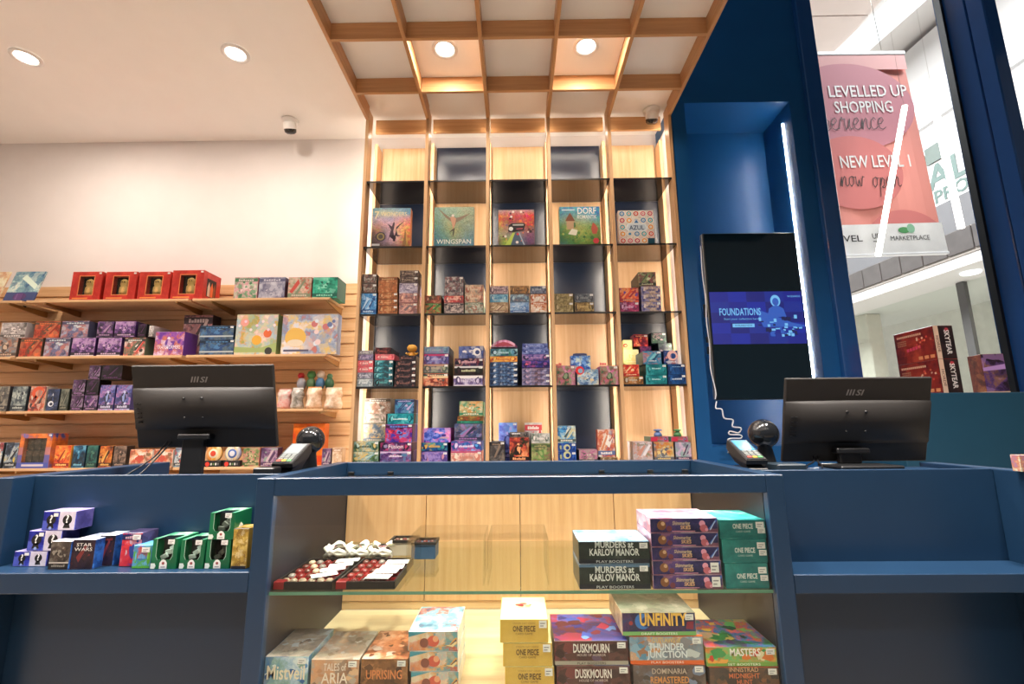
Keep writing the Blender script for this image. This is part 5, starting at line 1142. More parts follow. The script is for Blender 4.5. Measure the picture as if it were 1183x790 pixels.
 ('blind_box', 'blue and white question mark box, topmost of three stepped ones', 'blind box', 'blue and white question mark boxes on the left counter shelf', -1.3176, 1.402, 0.8588, 0.0955, 0.058, 0.0522, 'giq', {'half': 1, 'top': 'gtp', 'side': 'gsd'}),
 ('toy_box', 'dark box with small print before the question mark boxes', 'toy box', 'small toy boxes on the left counter shelf', -1.268, 1.367, 0.7626, 0.0573, 0.033, 0.075, 'bks', {'top': 'swt', 'side': 'sws'}),
 ('toy_box', 'dark red space figure box with white title, front of its row', 'toy box', 'small toy boxes on the left counter shelf', -1.2064, 1.37, 0.7626, 0.0647, 0.085, 0.0785, 'swd', {'top': 'swt', 'side': 'sws', 'text': [('STAR\nWARS', 'f0ece6', 0.0, 0.06, 0.05, 0.009)]}),
 ('toy_box', 'dark blue sided box behind the space figure box', 'toy box', 'small toy boxes on the left counter shelf', -1.167, 1.4, 0.7626, 0.0453, 0.055, 0.0833, 'swd', {'top': 'swt', 'side': 'sws'}),
 ('toy_box', 'red and blue web patterned toy box', 'toy box', 'small toy boxes on the left counter shelf', -1.0934, 1.395, 0.7626, 0.0585, 0.06, 0.09, 'spd', {'sticker': 1, 'top': 'sps', 'side': 'sps'}),
 ('toy_box', 'small green and sky blue toy box in front of the red one', 'toy box', 'small toy boxes on the left counter shelf', -1.0448, 1.375, 0.7626, 0.0511, 0.06, 0.061, 'grb', {'sticker': 1, 'top': 'sbl', 'side': 'sbl'}),
 ('figure_box', 'dark green window box, left of three in the bottom row', 'figure box', 'green window boxes on the left counter shelf', -0.9792, 1.37, 0.7626, 0.0694, 0.085, 0.0786, 'gbx', {'win': 3, 'top': 'gtl', 'side': 'gbx'}),
 ('figure_box', 'dark green window box, middle of three in the bottom row', 'figure box', 'green window boxes on the left counter shelf', -0.9014, 1.37, 0.7626, 0.0654, 0.085, 0.0759, 'gbx', {'win': 3, 'top': 'gtl', 'side': 'gbx'}),
 ('figure_box', 'dark green window box, right of three under another', 'figure box', 'green window boxes on the left counter shelf', -0.8298, 1.37, 0.7626, 0.0663, 0.085, 0.0755, 'gbx', {'win': 3, 'top': 'gtl', 'side': 'gbx'}),
 ('figure_box', 'dark green window box stacked on top of another', 'figure box', 'green window boxes on the left counter shelf', -0.8266, 1.37, 0.8387, 0.0694, 0.085, 0.0704, 'gbx', {'win': 3, 'top': 'gtl', 'side': 'gbx'}),
 ('toy_box', 'gold speckled carton against the cabinet', 'toy box', 'small toy boxes on the left counter shelf', -0.7682, 1.366, 0.7626, 0.0426, 0.06, 0.1056, 'gpt', {'bands': [(-1, 0.008, '2c2a30')]}),
 ('booster_box', 'dark green booster box with pale capitals, lower of two on glass shelf', 'booster box', 'booster boxes on the glass shelf', 0.2599, 1.3615, 0.7072, 0.1917, 0.145, 0.0636, 'karl', {'big': 1, 'sticker': 1, 'top': 'karlt', 'side': 'karl', 'text': [('MURDERS at', 'dfe4e0', 0, 0.042, 0.105, 0.017, 0.03), ('KARLOV MANOR', 'dfe4e0', 0, 0.022, 0.135, 0.018, 0.03), ('PLAY BOOSTERS', 'c8d0d0', 0, 0.0035, 0.1, 0.0065, 0.01)]}),
 ('booster_box', 'dark green booster box with pale capitals, upper of two on glass shelf', 'booster box', 'booster boxes on the glass shelf', 0.2614, 1.3615, 0.7714, 0.1936, 0.145, 0.0579, 'karl', {'big': 1, 'sticker': 1, 'top': 'karlt', 'side': 'karl', 'text': [('MURDERS at', 'dfe4e0', 0, 0.042, 0.105, 0.017, 0.03), ('KARLOV MANOR', 'dfe4e0', 0, 0.022, 0.135, 0.018, 0.03), ('PLAY BOOSTERS', 'c8d0d0', 0, 0.0035, 0.1, 0.0065, 0.01)]}),
 ('booster_box', 'purple galaxy booster box, lowest of five between green and teal boxes', 'booster box', 'booster boxes on the glass shelf', 0.4556, 1.3615, 0.7072, 0.1871, 0.15, 0.0359, 'ppl', {'big': 1, 'top': 'pplt', 'side': 'pplt', 'cov': 'star', 'stk': 1}),
 ('booster_box', 'purple galaxy booster box, fourth from top of five between green and teal boxes', 'booster box', 'booster boxes on the glass shelf', 0.4554, 1.3615, 0.7437, 0.1852, 0.15, 0.0354, 'ppl', {'big': 1, 'top': 'pplt', 'side': 'pplt', 'cov': 'star', 'stk': 1}),
 ('booster_box', 'purple galaxy booster box, third from top of five between green and teal boxes', 'booster box', 'booster boxes on the glass shelf', 0.4545, 1.3615, 0.7797, 0.1838, 0.15, 0.0343, 'ppl', {'big': 1, 'top': 'pplt', 'side': 'pplt', 'cov': 'star'}),
 ('booster_box', 'purple galaxy booster box, second from top of five between green and teal boxes', 'booster box', 'booster boxes on the glass shelf', 0.4548, 1.3615, 0.8146, 0.1847, 0.15, 0.0356, 'ppl', {'big': 1, 'top': 'pplt', 'side': 'pplt', 'cov': 'star'}),
 ('booster_box', 'purple galaxy booster box, topmost of five between green and teal boxes', 'booster box', 'booster boxes on the glass shelf', 0.4552, 1.3615, 0.8508, 0.1857, 0.15, 0.0377, 'ppl', {'big': 1, 'top': 'pplt', 'side': 'pplt', 'cov': 'star'}),
 ('booster_box', 'teal card box, lowest of three at the cabinet right', 'booster box', 'booster boxes on the glass shelf', 0.6153, 1.3615, 0.7072, 0.116, 0.15, 0.0649, 'tln', {'big': 1, 'top': 'tlnt', 'side': 'tln', 'text': [('ONE PIECE', 'e4ecea', 0, 0.026, 0.055, 0.013, 0.03), ('CARD GAME', 'c8d8d4', 0, 0.016, 0.04, 0.005, 0.0)], 'sticker': 2}),
 ('booster_box', 'teal card box, middle of three at the cabinet right', 'booster box', 'booster boxes on the glass shelf', 0.6154, 1.3615, 0.7727, 0.1214, 0.15, 0.0613, 'tln', {'big': 1, 'top': 'tlnt', 'side': 'tln', 'text': [('ONE PIECE', 'e4ecea', 0, 0.026, 0.055, 0.013, 0.03), ('CARD GAME', 'c8d8d4', 0, 0.016, 0.04, 0.005, 0.0)], 'sticker': 2}),
 ('booster_box', 'teal card box, top of three at the cabinet right', 'booster box', 'booster boxes on the glass shelf', 0.6154, 1.3615, 0.8346, 0.125, 0.15, 0.0489, 'tln', {'big': 1, 'top': 'tlnt', 'side': 'tln', 'text': [('ONE PIECE', 'e4ecea', 0, 0.026, 0.055, 0.013, 0.03), ('CARD GAME', 'c8d8d4', 0, 0.016, 0.04, 0.005, 0.0)], 'sticker': 2}),
 ('booster_box', 'blue booster box with cream title at the deck left end', 'booster box', 'booster boxes on the cabinet deck', -0.615, 1.3625, 0.4626, 0.1151, 0.175, 0.0839, 'mist', {'big': 1, 'sticker': 1, 'top': 'mistt', 'side': 'mist', 'text': [('Mistveil', 'f0e4c8', 0, 0.03, 0.1, 0.034, 0.02)]}),
 ('booster_box', 'tan booster box between the blue and brown ones on the deck', 'booster box', 'booster boxes on the cabinet deck', -0.486, 1.3625, 0.4626, 0.1262, 0.175, 0.0764, 'aria', {'big': 1, 'sticker': 1, 'top': 'ariat', 'side': 'ariat', 'text': [('TALES of', 'f0e0d0', 0, 0.05, 0.06, 0.018, 0.01), ('ARIA', 'f0e0d0', 0, 0.02, 0.07, 0.026, 0.02)], 'bands': [(0.078, 0.12, 'c06848')]}),
 ('booster_box', 'brown booster box with orange lettering beside the teal orange stack', 'booster box', 'booster boxes on the cabinet deck', -0.3556, 1.3625, 0.4626, 0.1237, 0.175, 0.0776, 'upr', {'big': 1, 'sticker': 1, 'top': 'uprt', 'side': 'upr', 'text': [('UPRISING', 'e08a50', 0, 0.03, 0.095, 0.022, 0.02)]}),
 ('booster_box', 'teal and orange battle picture card box, lowest of a stack of three', 'booster box', 'booster boxes on the cabinet deck', -0.2224, 1.3625, 0.4626, 0.1243, 0.175, 0.0467, 'tws', {'big': 1, 'top': 'twst', 'side': 'twss', 'cov': 'clash'}),
 ('booster_box', 'teal and orange battle picture card box, middle of a stack of three', 'booster box', 'booster boxes on the cabinet deck', -0.2255, 1.3625, 0.5099, 0.1279, 0.175, 0.0477, 'tws', {'big': 1, 'top': 'twst', 'side': 'twss', 'cov': 'clash'}),
 ('booster_box', 'teal and orange battle picture card box, top of a stack of three', 'booster box', 'booster boxes on the cabinet deck', -0.2286, 1.3625, 0.5582, 0.1315, 0.175, 0.0475, 'tws', {'big': 1, 'top': 'twst', 'side': 'twss', 'cov': 'clash'}),
 ('booster_box', 'yellow card box, lowest of three', 'booster box', 'booster boxes on the cabinet deck', 0.0261, 1.3625, 0.4626, 0.1285, 0.165, 0.057, 'yop', {'big': 1, 'top': 'yopt', 'side': 'yop', 'text': [('ONE PIECE', '5a4020', 0, 0.028, 0.06, 0.014, 0.03), ('CARD GAME', '7a5a2c', 0, 0.02, 0.045, 0.005, 0), ('STRAW HAT CREW', 'a07a38', 0, 0.046, 0.06, 0.004, 0)], 'sticker': 3}),
 ('booster_box', 'yellow card box, middle of three', 'booster box', 'booster boxes on the cabinet deck', 0.0215, 1.3625, 0.5202, 0.1296, 0.165, 0.0561, 'yop', {'big': 1, 'top': 'yopt', 'side': 'yop', 'text': [('ONE PIECE', '5a4020', 0, 0.028, 0.06, 0.014, 0.03), ('CARD GAME', '7a5a2c', 0, 0.02, 0.045, 0.005, 0), ('STRAW HAT CREW', 'a07a38', 0, 0.046, 0.06, 0.004, 0)], 'sticker': 3}),
 ('booster_box', 'yellow card box, top of three with red emblem', 'booster box', 'booster boxes on the cabinet deck', 0.0132, 1.3625, 0.5769, 0.1279, 0.165, 0.0575, 'yop', {'big': 1, 'top': 'yopt', 'side': 'yop', 'text': [('ONE PIECE', '5a4020', 0, 0.028, 0.06, 0.014, 0.03), ('CARD GAME', '7a5a2c', 0, 0.02, 0.045, 0.005, 0), ('STRAW HAT CREW', 'a07a38', 0, 0.046, 0.06, 0.004, 0)], 'sticker': 3, 'emb': 1}),
 ('booster_box', 'dark brown booster box with white title, lower of two', 'booster box', 'booster boxes on the cabinet deck', 0.1931, 1.3625, 0.4626, 0.1917, 0.18, 0.0597, 'dusk', {'big': 1, 'sticker': 1, 'top': 'duskt', 'side': 'dusk', 'text': [('DUSKMOURN', 'eee8e2', 0, 0.031, 0.095, 0.021, 0.03), ('HOUSE OF HORROR', 'd8c8c0', 0, 0.022, 0.075, 0.006, 0.0), ('PLAY BOOSTERS', '4a3a34', 0, 0.0025, 0.075, 0.006, 0.01)]}),
 ('booster_box', 'dark brown booster box with white title, upper of two', 'booster box', 'booster boxes on the cabinet deck', 0.1896, 1.3625, 0.5229, 0.1933, 0.18, 0.059, 'dusk', {'big': 1, 'sticker': 1, 'top': 'duskt', 'side': 'dusk', 'text': [('DUSKMOURN', 'eee8e2', 0, 0.031, 0.095, 0.021, 0.03), ('HOUSE OF HORROR', 'd8c8c0', 0, 0.022, 0.075, 0.006, 0.0), ('PLAY BOOSTERS', '4a3a34', 0, 0.0025, 0.075, 0.006, 0.01)]}),
 ('booster_box', 'grey brown booster box with orange title under two others', 'booster box', 'booster boxes on the cabinet deck', 0.3912, 1.3625, 0.4626, 0.1889, 0.18, 0.0616, 'rem', {'big': 1, 'sticker': 1, 'top': 'rem', 'side': 'rem', 'text': [('DOMINARIA', 'c8b8a8', 0, 0.04, 0.09, 0.013, 0.01), ('REMASTERED', 'e09850', 0, 0.018, 0.1, 0.016, 0.02)]}),
 ('booster_box', 'light blue and orange booster box in the middle of its stack', 'booster box', 'booster boxes on the cabinet deck', 0.3879, 1.3625, 0.5248, 0.1931, 0.18, 0.0672, 'tju', {'big': 1, 'sticker': 1, 'top': 'tju', 'side': 'tju', 'text': [('OUTLAWS of', 'e0c070', 0, 0.052, 0.075, 0.012, 0.02), ('THUNDER', 'e4ecf0', 0, 0.034, 0.095, 0.017, 0.03), ('JUNCTION', 'e4ecf0', 0, 0.016, 0.105, 0.017, 0.03), ('PLAY BOOSTERS', 'f0e0d0', 0, 0.0022, 0.085, 0.0055, 0.01)]}),
 ('booster_box', 'navy booster box with curved yellow capitals on top of its stack', 'booster box', 'booster boxes on the cabinet deck', 0.3714, 1.3625, 0.5926, 0.1956, 0.18, 0.0568, 'unf', {'big': 1, 'sticker': 1, 'top': 'unft', 'side': 'unfs', 'cov': 'comet', 'text': [('UNFINITY', 'f0c058', 0.012, 0.026, 0.125, 0.03, 0.05), ('DRAFT BOOSTERS', 'e8f0e0', 0, 0.0028, 0.095, 0.006, 0.01)]}),
 ('booster_box', 'brown booster box with orange title under the green orange one', 'booster box', 'booster boxes on the cabinet deck', 0.5852, 1.3625, 0.4626, 0.181, 0.18, 0.0552, 'inn', {'big': 1, 'sticker': 1, 'top': 'inn', 'side': 'inn', 'text': [('INNISTRAD', 'd8a880', 0, 0.044, 0.075, 0.011, 0.01), ('MIDNIGHT', 'e07848', 0, 0.029, 0.08, 0.012, 0.01), ('HUNT', 'e07848', 0, 0.0145, 0.04, 0.012, 0.01)]}),
 ('booster_box', 'green and orange booster box at the right end of the deck', 'booster box', 'booster boxes on the cabinet deck', 0.5824, 1.3625, 0.5184, 0.1849, 0.18, 0.0467, 'mas', {'big': 1, 'sticker': 1, 'top': 'mast', 'side': 'mas', 'text': [('MASTERS', 'f8f4ec', 0.01, 0.026, 0.08, 0.018, 0.03), ('SET BOOSTERS', 'f0f4e0', 0.005, 0.003, 0.085, 0.006, 0.01)]}),
]
# ------------------------------------------------------------------ how a printed box is built
def ink(key, bands=None):
    c, s, kw = ARTS[key]; kw = dict(kw)
    if bands: kw['bands'] = list(kw.get('bands', [])) + list(bands)
    nm = 'print_' + key + ('' if not bands else '_' + '_'.join(f'{a:.3f}{b:.3f}{d}' for a, b, d in bands))
    return art(nm, c.split(), s, seed=(sum(map(ord, key)) * 1.7) % 40, **kw)
STK = plain('price_paper', 'efeeea', .6, var=.02); STL = plain('price_ink', '8d8f92', .6)
FILM = glass('clear_film', 'eef2ee', refl=.9)
DARKIN = plain('box_inside', '2a2624', .7)
def sticker(par, x, y, z, w=.024, h=.013):
    m = MB(); m.box(x - w / 2, x + w / 2, y - .0004, y, z - h / 2, z + h / 2, STK)
    for k in range(2): m.box(x - w * .36, x + w * (.3 - .2 * k), y - .0006, y - .0004, z + h * (.12 - .34 * k) - h * .06, z + h * (.12 - .34 * k) + h * .06, STL)
    o = m.build('price_label', par); return o
def flat(mb, pts, y, m): mb.face([(p[0], y, p[1]) for p in pts], m)
def circle(cx, cz, r, n=20, rz=None): return [(cx + r * math.cos(2 * PI * k / n), cz + (rz or r) * math.sin(2 * PI * k / n)) for k in range(n)]
def colour(h): return plain('ink_' + h, h, .4, var=.03)

def motif(mb, w, h, e, cols, seed, plain_):
    """the printed picture of a small box: a few ragged figures, corner blocks and a name strip"""
    r = random.Random(seed)
    L = sorted(cols, key=lambda c: sum(lin(c)[:3]))
    lo = h < .075
    def rag(cx, cz, a, b, c, n=9, k=0):
        pts = []
        for i in range(n):
            t = 2 * PI * i / n; q = r.uniform(.45, 1.1)
            pts.append((min(max(cx + a * q * math.cos(t), -w / 2 + .001), w / 2 - .001), min(max(cz + b * q * math.sin(t), .001), h - .001)))
        flat(mb, pts, e + .0002 - .00002 * k, colour(c))
    if lo:
        for i, s in enumerate((-1, 1)):
            rag(s * w * .36, h * .5, w * .13, h * .42, L[0], 8, i); rag(s * w * .33, h * .55, w * .07, h * .3, L[-1 - (i % 2)], 7, 2 + i)
        if not plain_:
            pw = w * r.uniform(.34, .46); ph = h * r.uniform(.2, .3); z0 = h * r.uniform(.34, .46); n = max(4, int(pw / .008)); cw = pw / n; c = L[-1] if r.random() < .7 else L[0]
            for i in range(n): k = .6 + .4 * r.random(); flat(mb, [(-pw / 2 + i * cw, z0), (-pw / 2 + (i + .75) * cw, z0), (-pw / 2 + (i + .75) * cw, z0 + ph * k), (-pw / 2 + i * cw, z0 + ph * k)], e - .0001, colour(c))
            if r.random() < .6: flat(mb, [(-w / 2 + .001, h * .02), (w / 2 - .001, h * .02), (w / 2 - .001, h * .1), (-w / 2 + .001, h * .1)], e, colour(L[0]))
    else:
        kind_ = seed % 3
        for i in range(4): rag(w * r.uniform(-.38, .38), h * r.uniform(.25, .85), w * r.uniform(.06, .16), h * r.uniform(.05, .14), cols[r.randrange(len(cols))], 9, i)
        if kind_ == 0:      # a standing figure
            rag(w * r.uniform(-.08, .08), h * .46, w * .2, h * .26, L[r.randrange(2)], 11, 4); rag(0, h * .5, w * .12, h * .18, cols[1], 9, 5); rag(w * r.uniform(-.06, .06), h * .72, w * .09, h * .08, L[-1], 8, 6)
        elif kind_ == 1:    # sweeping diagonals
            for i in range(4):
                a = r.uniform(-.45, .1); flat(mb, [(w * a, h * r.uniform(.2, .4)), (w * (a + .12), h * r.uniform(.2, .36)), (w * min(.48, a + .44), h * r.uniform(.7, .9)), (w * min(.47, a + .36), h * r.uniform(.74, .92))], e - .00002 * i, colour(cols[i % len(cols)]))
            rag(w * .08, h * .55, w * .14, h * .14, L[-1], 9, 7)
        else:               # a burst of small shapes
            for i in range(9):
                t = 2 * PI * i / 9 + r.random(); rag(w * .24 * math.cos(t), h * (.55 + .24 * math.sin(t)), w * r.uniform(.05, .1), h * r.uniform(.04, .09), cols[r.randrange(len(cols))], 7, i)
            rag(0, h * .55, w * .13, h * .13, L[-1], 10, 10); rag(w * .02, h * .55, w * .07, h * .07, L[1], 8, 11)
        if not plain_:
            top = r.random() < .35; z0 = h * (.82 if top else .1); ph = h * .09; pw = w * .66; n = 7; cw = pw / n
            flat(mb, [(-w / 2 + .001, z0 - h * .03), (w / 2 - .001, z0 - h * .03), (w / 2 - .001, z0 + ph * 1.35), (-w / 2 + .001, z0 + ph * 1.35)], e - .00005, colour(L[0]))
            for i in range(n): k = .6 + .4 * r.random(); flat(mb, [(-pw / 2 + i * cw, z0), (-pw / 2 + (i + .78) * cw, z0), (-pw / 2 + (i + .78) * cw, z0 + ph * k), (-pw / 2 + i * cw, z0 + ph * k)], e - .0001, colour(L[-1]))

def make_box(row):
    nm, label, cat, group, x, y, z, w, d, h, key, o = row
    loc = (x, y + d / 2, z); f = -d / 2
    if o.get('win') == 3: return green_window_box(row, loc)
    if o.get('win'): return window_box(row, loc)
    if o.get('round'): return toy_pack(row, loc)
    fm = ink(key, o.get('bands')); tm = ink(o['top']) if 'top' in o else fm; cl_ = ARTS[key][0].split(); smt = ink(o['side']) if 'side' in o else colour(cl_[2] if len(cl_) > 2 else cl_[0])
    mb = MB()
    mb.box(-w / 2, w / 2, f, d / 2, 0, h, fm, top=tm, side=smt, ch=min(.0012, h * .06))
    e = f - .0003
    if o.get('half'):
        gw = ink('gwh')
        mb.face([(0, e, .001), (w / 2 - .001, e, .001), (w / 2 - .001, e, h - .001), (0, e, h - .001)], gw, uv=[(0, 0), (.04, 0), (.04, .05), (0, .05)])
        for cx in (-w * .24, w * .25):
            flat(mb, circle(cx, h * .55, h * .26), e - .0002, INK)
            flat(mb, [(cx - h * .2, h * .12), (cx + h * .2, h * .12), (cx + h * .1, h * .42), (cx - h * .1, h * .42)], e - .0002, INK)
            mb.text('?', INKW, h * .42, front(cx, e - .0004, h * .40), bold=.03)
        flat(mb, [(-w * .18, h * .72), (-w * .04, h * .72), (-w * .04, h * .9), (-w * .18, h * .9)], e - .0005, STK)
        for cx in (-w * .24,): flat(mb, circle(cx, h * .12, h * .08), e - .0003, colour('9ab0e8'))
    if 'plate' in o:
        px, pz, pw, ph, pc = o['plate']; pw = min(pw, w * .85)
        r = random.Random(label); n = max(4, int(pw / .009)); cw = pw / n
        for i in range(n):      # a title too small to read: a row of short strokes
            k = .55 + .45 * r.random()
            flat(mb, [(px - pw / 2 + i * cw, pz), (px - pw / 2 + (i + .78) * cw, pz), (px - pw / 2 + (i + .78) * cw, pz + ph * k), (px - pw / 2 + i * cw, pz + ph * k)], e, colour(pc))
    if 'disc' in o:
        dx, dz, r, c = o['disc']; flat(mb, circle(dx, dz, r), e, colour(c)); flat(mb, circle(dx + r * .15, dz - r * .1, r * .55), e - .0003, fm)
    cv = o.get('cov')
    if cv == 'star':
        P1, P2, P3, P4 = colour('e8a0b8'), colour('c86a78'), colour('d8c0a0'), colour('3c68c0')
        flat(mb, circle(w * .27, h * .62, h * .22), e, P1); flat(mb, circle(w * .29, h * .3, h * .28, rz=h * .26), e - .0001, P2); flat(mb, circle(w * .33, h * .2, h * .12), e - .0002, P1)
        flat(mb, circle(-w * .33, h * .5, h * .33), e, colour('8a5a38')); flat(mb, circle(-w * .31, h * .62, h * .14), e - .0001, colour('d8b088')); flat(mb, circle(-w * .22, h * .28, h * .2), e, colour('7a3c48'))
        flat(mb, [(w * .36, h * .2), (w * .49, h * .8), (w * .49, h * .98), (w * .485, h * .98), (w * .345, h * .2)], e, P4)
        flat(mb, [(w * .37, h * .18), (w * .39, h * .18), (w * .47, h * .8), (w * .455, h * .8)], e - .0002, colour('b8d0f0'))
        mb.text('Shimmering', P3, h * .26, front(-w * .04, e - .0003, h * .54), width=w * .26, bold=.03, shear=.2); mb.text('SKIES', colour('f0c090'), h * .26, front(w * .02, e - .0003, h * .24), width=w * .15, bold=.03, shear=.1)
        flat(mb, [(-w * .18, h * .08), (w * .16, h * .08), (w * .16, h * .13), (-w * .18, h * .13)], e - .0003, P1)
    if cv == 'clash':
        flat(mb, circle(0, h * .5, h * .34, rz=h * .28), e, colour('d86048')); flat(mb, circle(-w * .18, h * .42, h * .24), e - .0001, colour('8a5040')); flat(mb, circle(w * .05, h * .62, h * .16), e - .0002, colour('f0a880'))
        for i in range(3): flat(mb, [(w * (.18 + .03 * i), h * .3), (w * (.34 + .03 * i), h * .2), (w * (.48), h * (.62 - .1 * i)), (w * .46, h * (.7 - .1 * i)), (w * (.33 + .02 * i), h * .32)], e - .0001 * i, colour(('e8a848', '5a5058', 'f0d8a0')[i]))
        flat(mb, [(-w * .5, h * .72), (-w * .1, h * .98), (-w * .5, h * .98)], e, colour('4a98a8'))
    if cv == 'comet':
        flat(mb, circle(-w * .22, h * .62, h * .36, rz=h * .34), e, colour('3878c8')); flat(mb, circle(-w * .17, h * .6, h * .22), e - .0001, colour('24386c'))
        flat(mb, circle(-w * .38, h * .55, h * .09), e, colour('a83838')); flat(mb, [(w * .36, h * .3), (w * .46, h * .28), (w * .47, h * .62), (w * .38, h * .6)], e, colour('8a2840'))
    if cv == 'snow':
        flat(mb, circle(-w * .25, h * .42, h * .26, rz=h * .24), e, colour('e0b45a')); flat(mb, circle(-w * .25, h * .28, h * .2, rz=h * .09), e - .0001, colour('e8d8c0'))
        for i in range(9):
            r = random.Random(i); flat(mb, circle(w * (.02 + .42 * r.random()), h * (.2 + .65 * r.random()), h * (.04 + .05 * r.random())), e - .00005 * i, colour(('d8e4f0', 'c87878', '6a7aa8', 'e8d0d0')[i % 4]))
        flat(mb, [(-w * .45, h * .07), (0, h * .07), (0, h * .12), (-w * .45, h * .12)], e - .0002, colour('5a5870'))
    if cv == 'meadow':
        flat(mb, circle(w * .02, h * .36, h * .12), e, colour('e0a840')); flat(mb, circle(w * .27, h * .52, h * .1), e, colour('d8683c')); flat(mb, circle(-w * .3, h * .8, h * .1), e, colour('e09a90'))
        flat(mb, [(-w * .5, h * .2), (w * .1, h * .16), (w * .5, h * .3), (w * .5, h * .06), (-w * .5, h * .06)], e + .0001, colour('a0b070'))
        for i in range(7): flat(mb, circle(w * (-.42 + .14 * i), h * (.72 + .12 * math.sin(i * 2.1)), h * .035), e - .0001, colour(('f0d8d8', 'e8c8d8')[i % 2]))
        flat(mb, circle(w * .32, h * .09, h * .09), e - .0002, colour('3c3c38'))
    if o.get('emb'):
        for i, (dx, dy, r, c) in enumerate(((-.012, .02, .012, 'b03038'), (.0, .028, .010, 'c84048'), (.012, .012, .009, 'd8b868'), (.020, .02, .004, '2a2420'), (-.006, .012, .008, '8a2830'))):
            mb.face([(dx + r * math.cos(2 * PI * k / 14), dy + .75 * r * math.sin(2 * PI * k / 14), h + .0003 + .00005 * i) for k in range(14)], colour(c))
        mb.box(-.02, .02, .0, .002, h, h + .0003, colour('7a6a48'))
    if o.get('big') and not cv and key not in ('yop', 'tln', 'karl'):
        rr_ = random.Random(key)
        tc_ = ARTS[o['top']][0].split() if 'top' in o else cl_
        for i in range(14):
            sx_ = rr_.choice((-1, 1)); cx = sx_ * w * rr_.uniform(.26, .44) if i > 4 else w * rr_.uniform(-.4, .4); cz = h * rr_.uniform(.22, .82); q_ = rr_.uniform(.05, .12) * w
            pts = [(min(max(cx + q_ * rr_.uniform(.4, 1.1) * math.cos(2 * PI * k / 9), -w / 2 + .001), w / 2 - .001), min(max(cz + q_ * .7 * rr_.uniform(.4, 1.1) * math.sin(2 * PI * k / 9), h * .17), h - .002)) for k in range(9)]
            flat(mb, pts, e + .0002 - .00001 * i, colour(cl_[i % len(cl_)]))
        for i in range(12):
            cx, cy, q_ = w * rr_.uniform(-.36, .36), d * rr_.uniform(-.4, .4), w * rr_.uniform(.06, .15)
            mb.face([(min(max(cx + q_ * rr_.uniform(.4, 1.1) * math.cos(2 * PI * k / 9), -w / 2 + .002), w / 2 - .002), min(max(cy + q_ * rr_.uniform(.4, 1.1) * math.sin(2 * PI * k / 9), f + .002), d / 2 - .002), h + .0002 + .00001 * i) for k in range(9)], colour(tc_[i % len(tc_)]))
    if not o.get('big') and not o.get('half') and not cv and key != 'gpt':
        motif(mb, w, h, e, cl_, sum(map(ord, key)), 'plate' in o or 'text' in o or 'disc' in o)
    for t in o.get('text', ()):
        s, c, tx, tz, tw, ts = t[:6]; bold = t[6] if len(t) > 6 else 0
        tw = min(tw, w * .92)
        mb.text(s, colour(c), ts, front(tx, e - .0005, tz), width=tw, bold=bold)
    # closing seam of the carton lid, a hair-wide groove line on the front and sides
    if h > .03 and w > .1: mb.box(-w / 2 - .0002, w / 2 + .0002, f - .0002, d / 2, h * .985, h * .992, smt)
    t = mb.build(nm, loc=loc); tag(t, label, cat, group)
    s = o.get('sticker', 0)
    if o.get('big'):
        if o.get('stk'): sticker(t, w / 2 - .018, e - .0002, h * .5, .022, h * .7)
        elif s == 2: sticker(t, w / 2 - .016, e - .0006, h * .72, .022, .016); sticker(t, w / 2 - .013, e - .0006, h * .42, .020, .014)
        elif s == 3: sticker(t, w / 2 - .014, e - .0006, h - .012, .02, .018)
        elif s == 1: sticker(t, w / 2 - .017, e - .0006, h - .011, .022, .014)
    elif s: sticker(t, w / 2 - .016, e - .0004, h - min(.012, h * .3), .022, min(.013, h * .4))
    if o.get('tab') == 1:
        m = MB(); m.prism([(-.055, h), (.055, h), (.05, h + .018), (.03, h + .022), (-.03, h + .022), (-.05, h + .018)], -.001, .001, colour('3a3f68'), 'Y'); m.build('hang_tab', t)
    if o.get('tab') == 2:
        c = colour('6a88c0') if 'blue' in label else colour('4a8a58')
        m = MB(); m.lathe([(0, h), (.028, h), (.024, h + .02), (.012, h + .034), (.03, h + .04), (.026, h + .046), (0, h + .05)], c, 14, M=Matrix.Translation((.0, f + .03, 0))); m.build('topper', t)
        p = MB(); p.box(-w / 2 + .004, -w * .12, f - .001, f - .0003, h * .15, h * .85, colour('c83050')); p.build('name_tag', t)
    return t

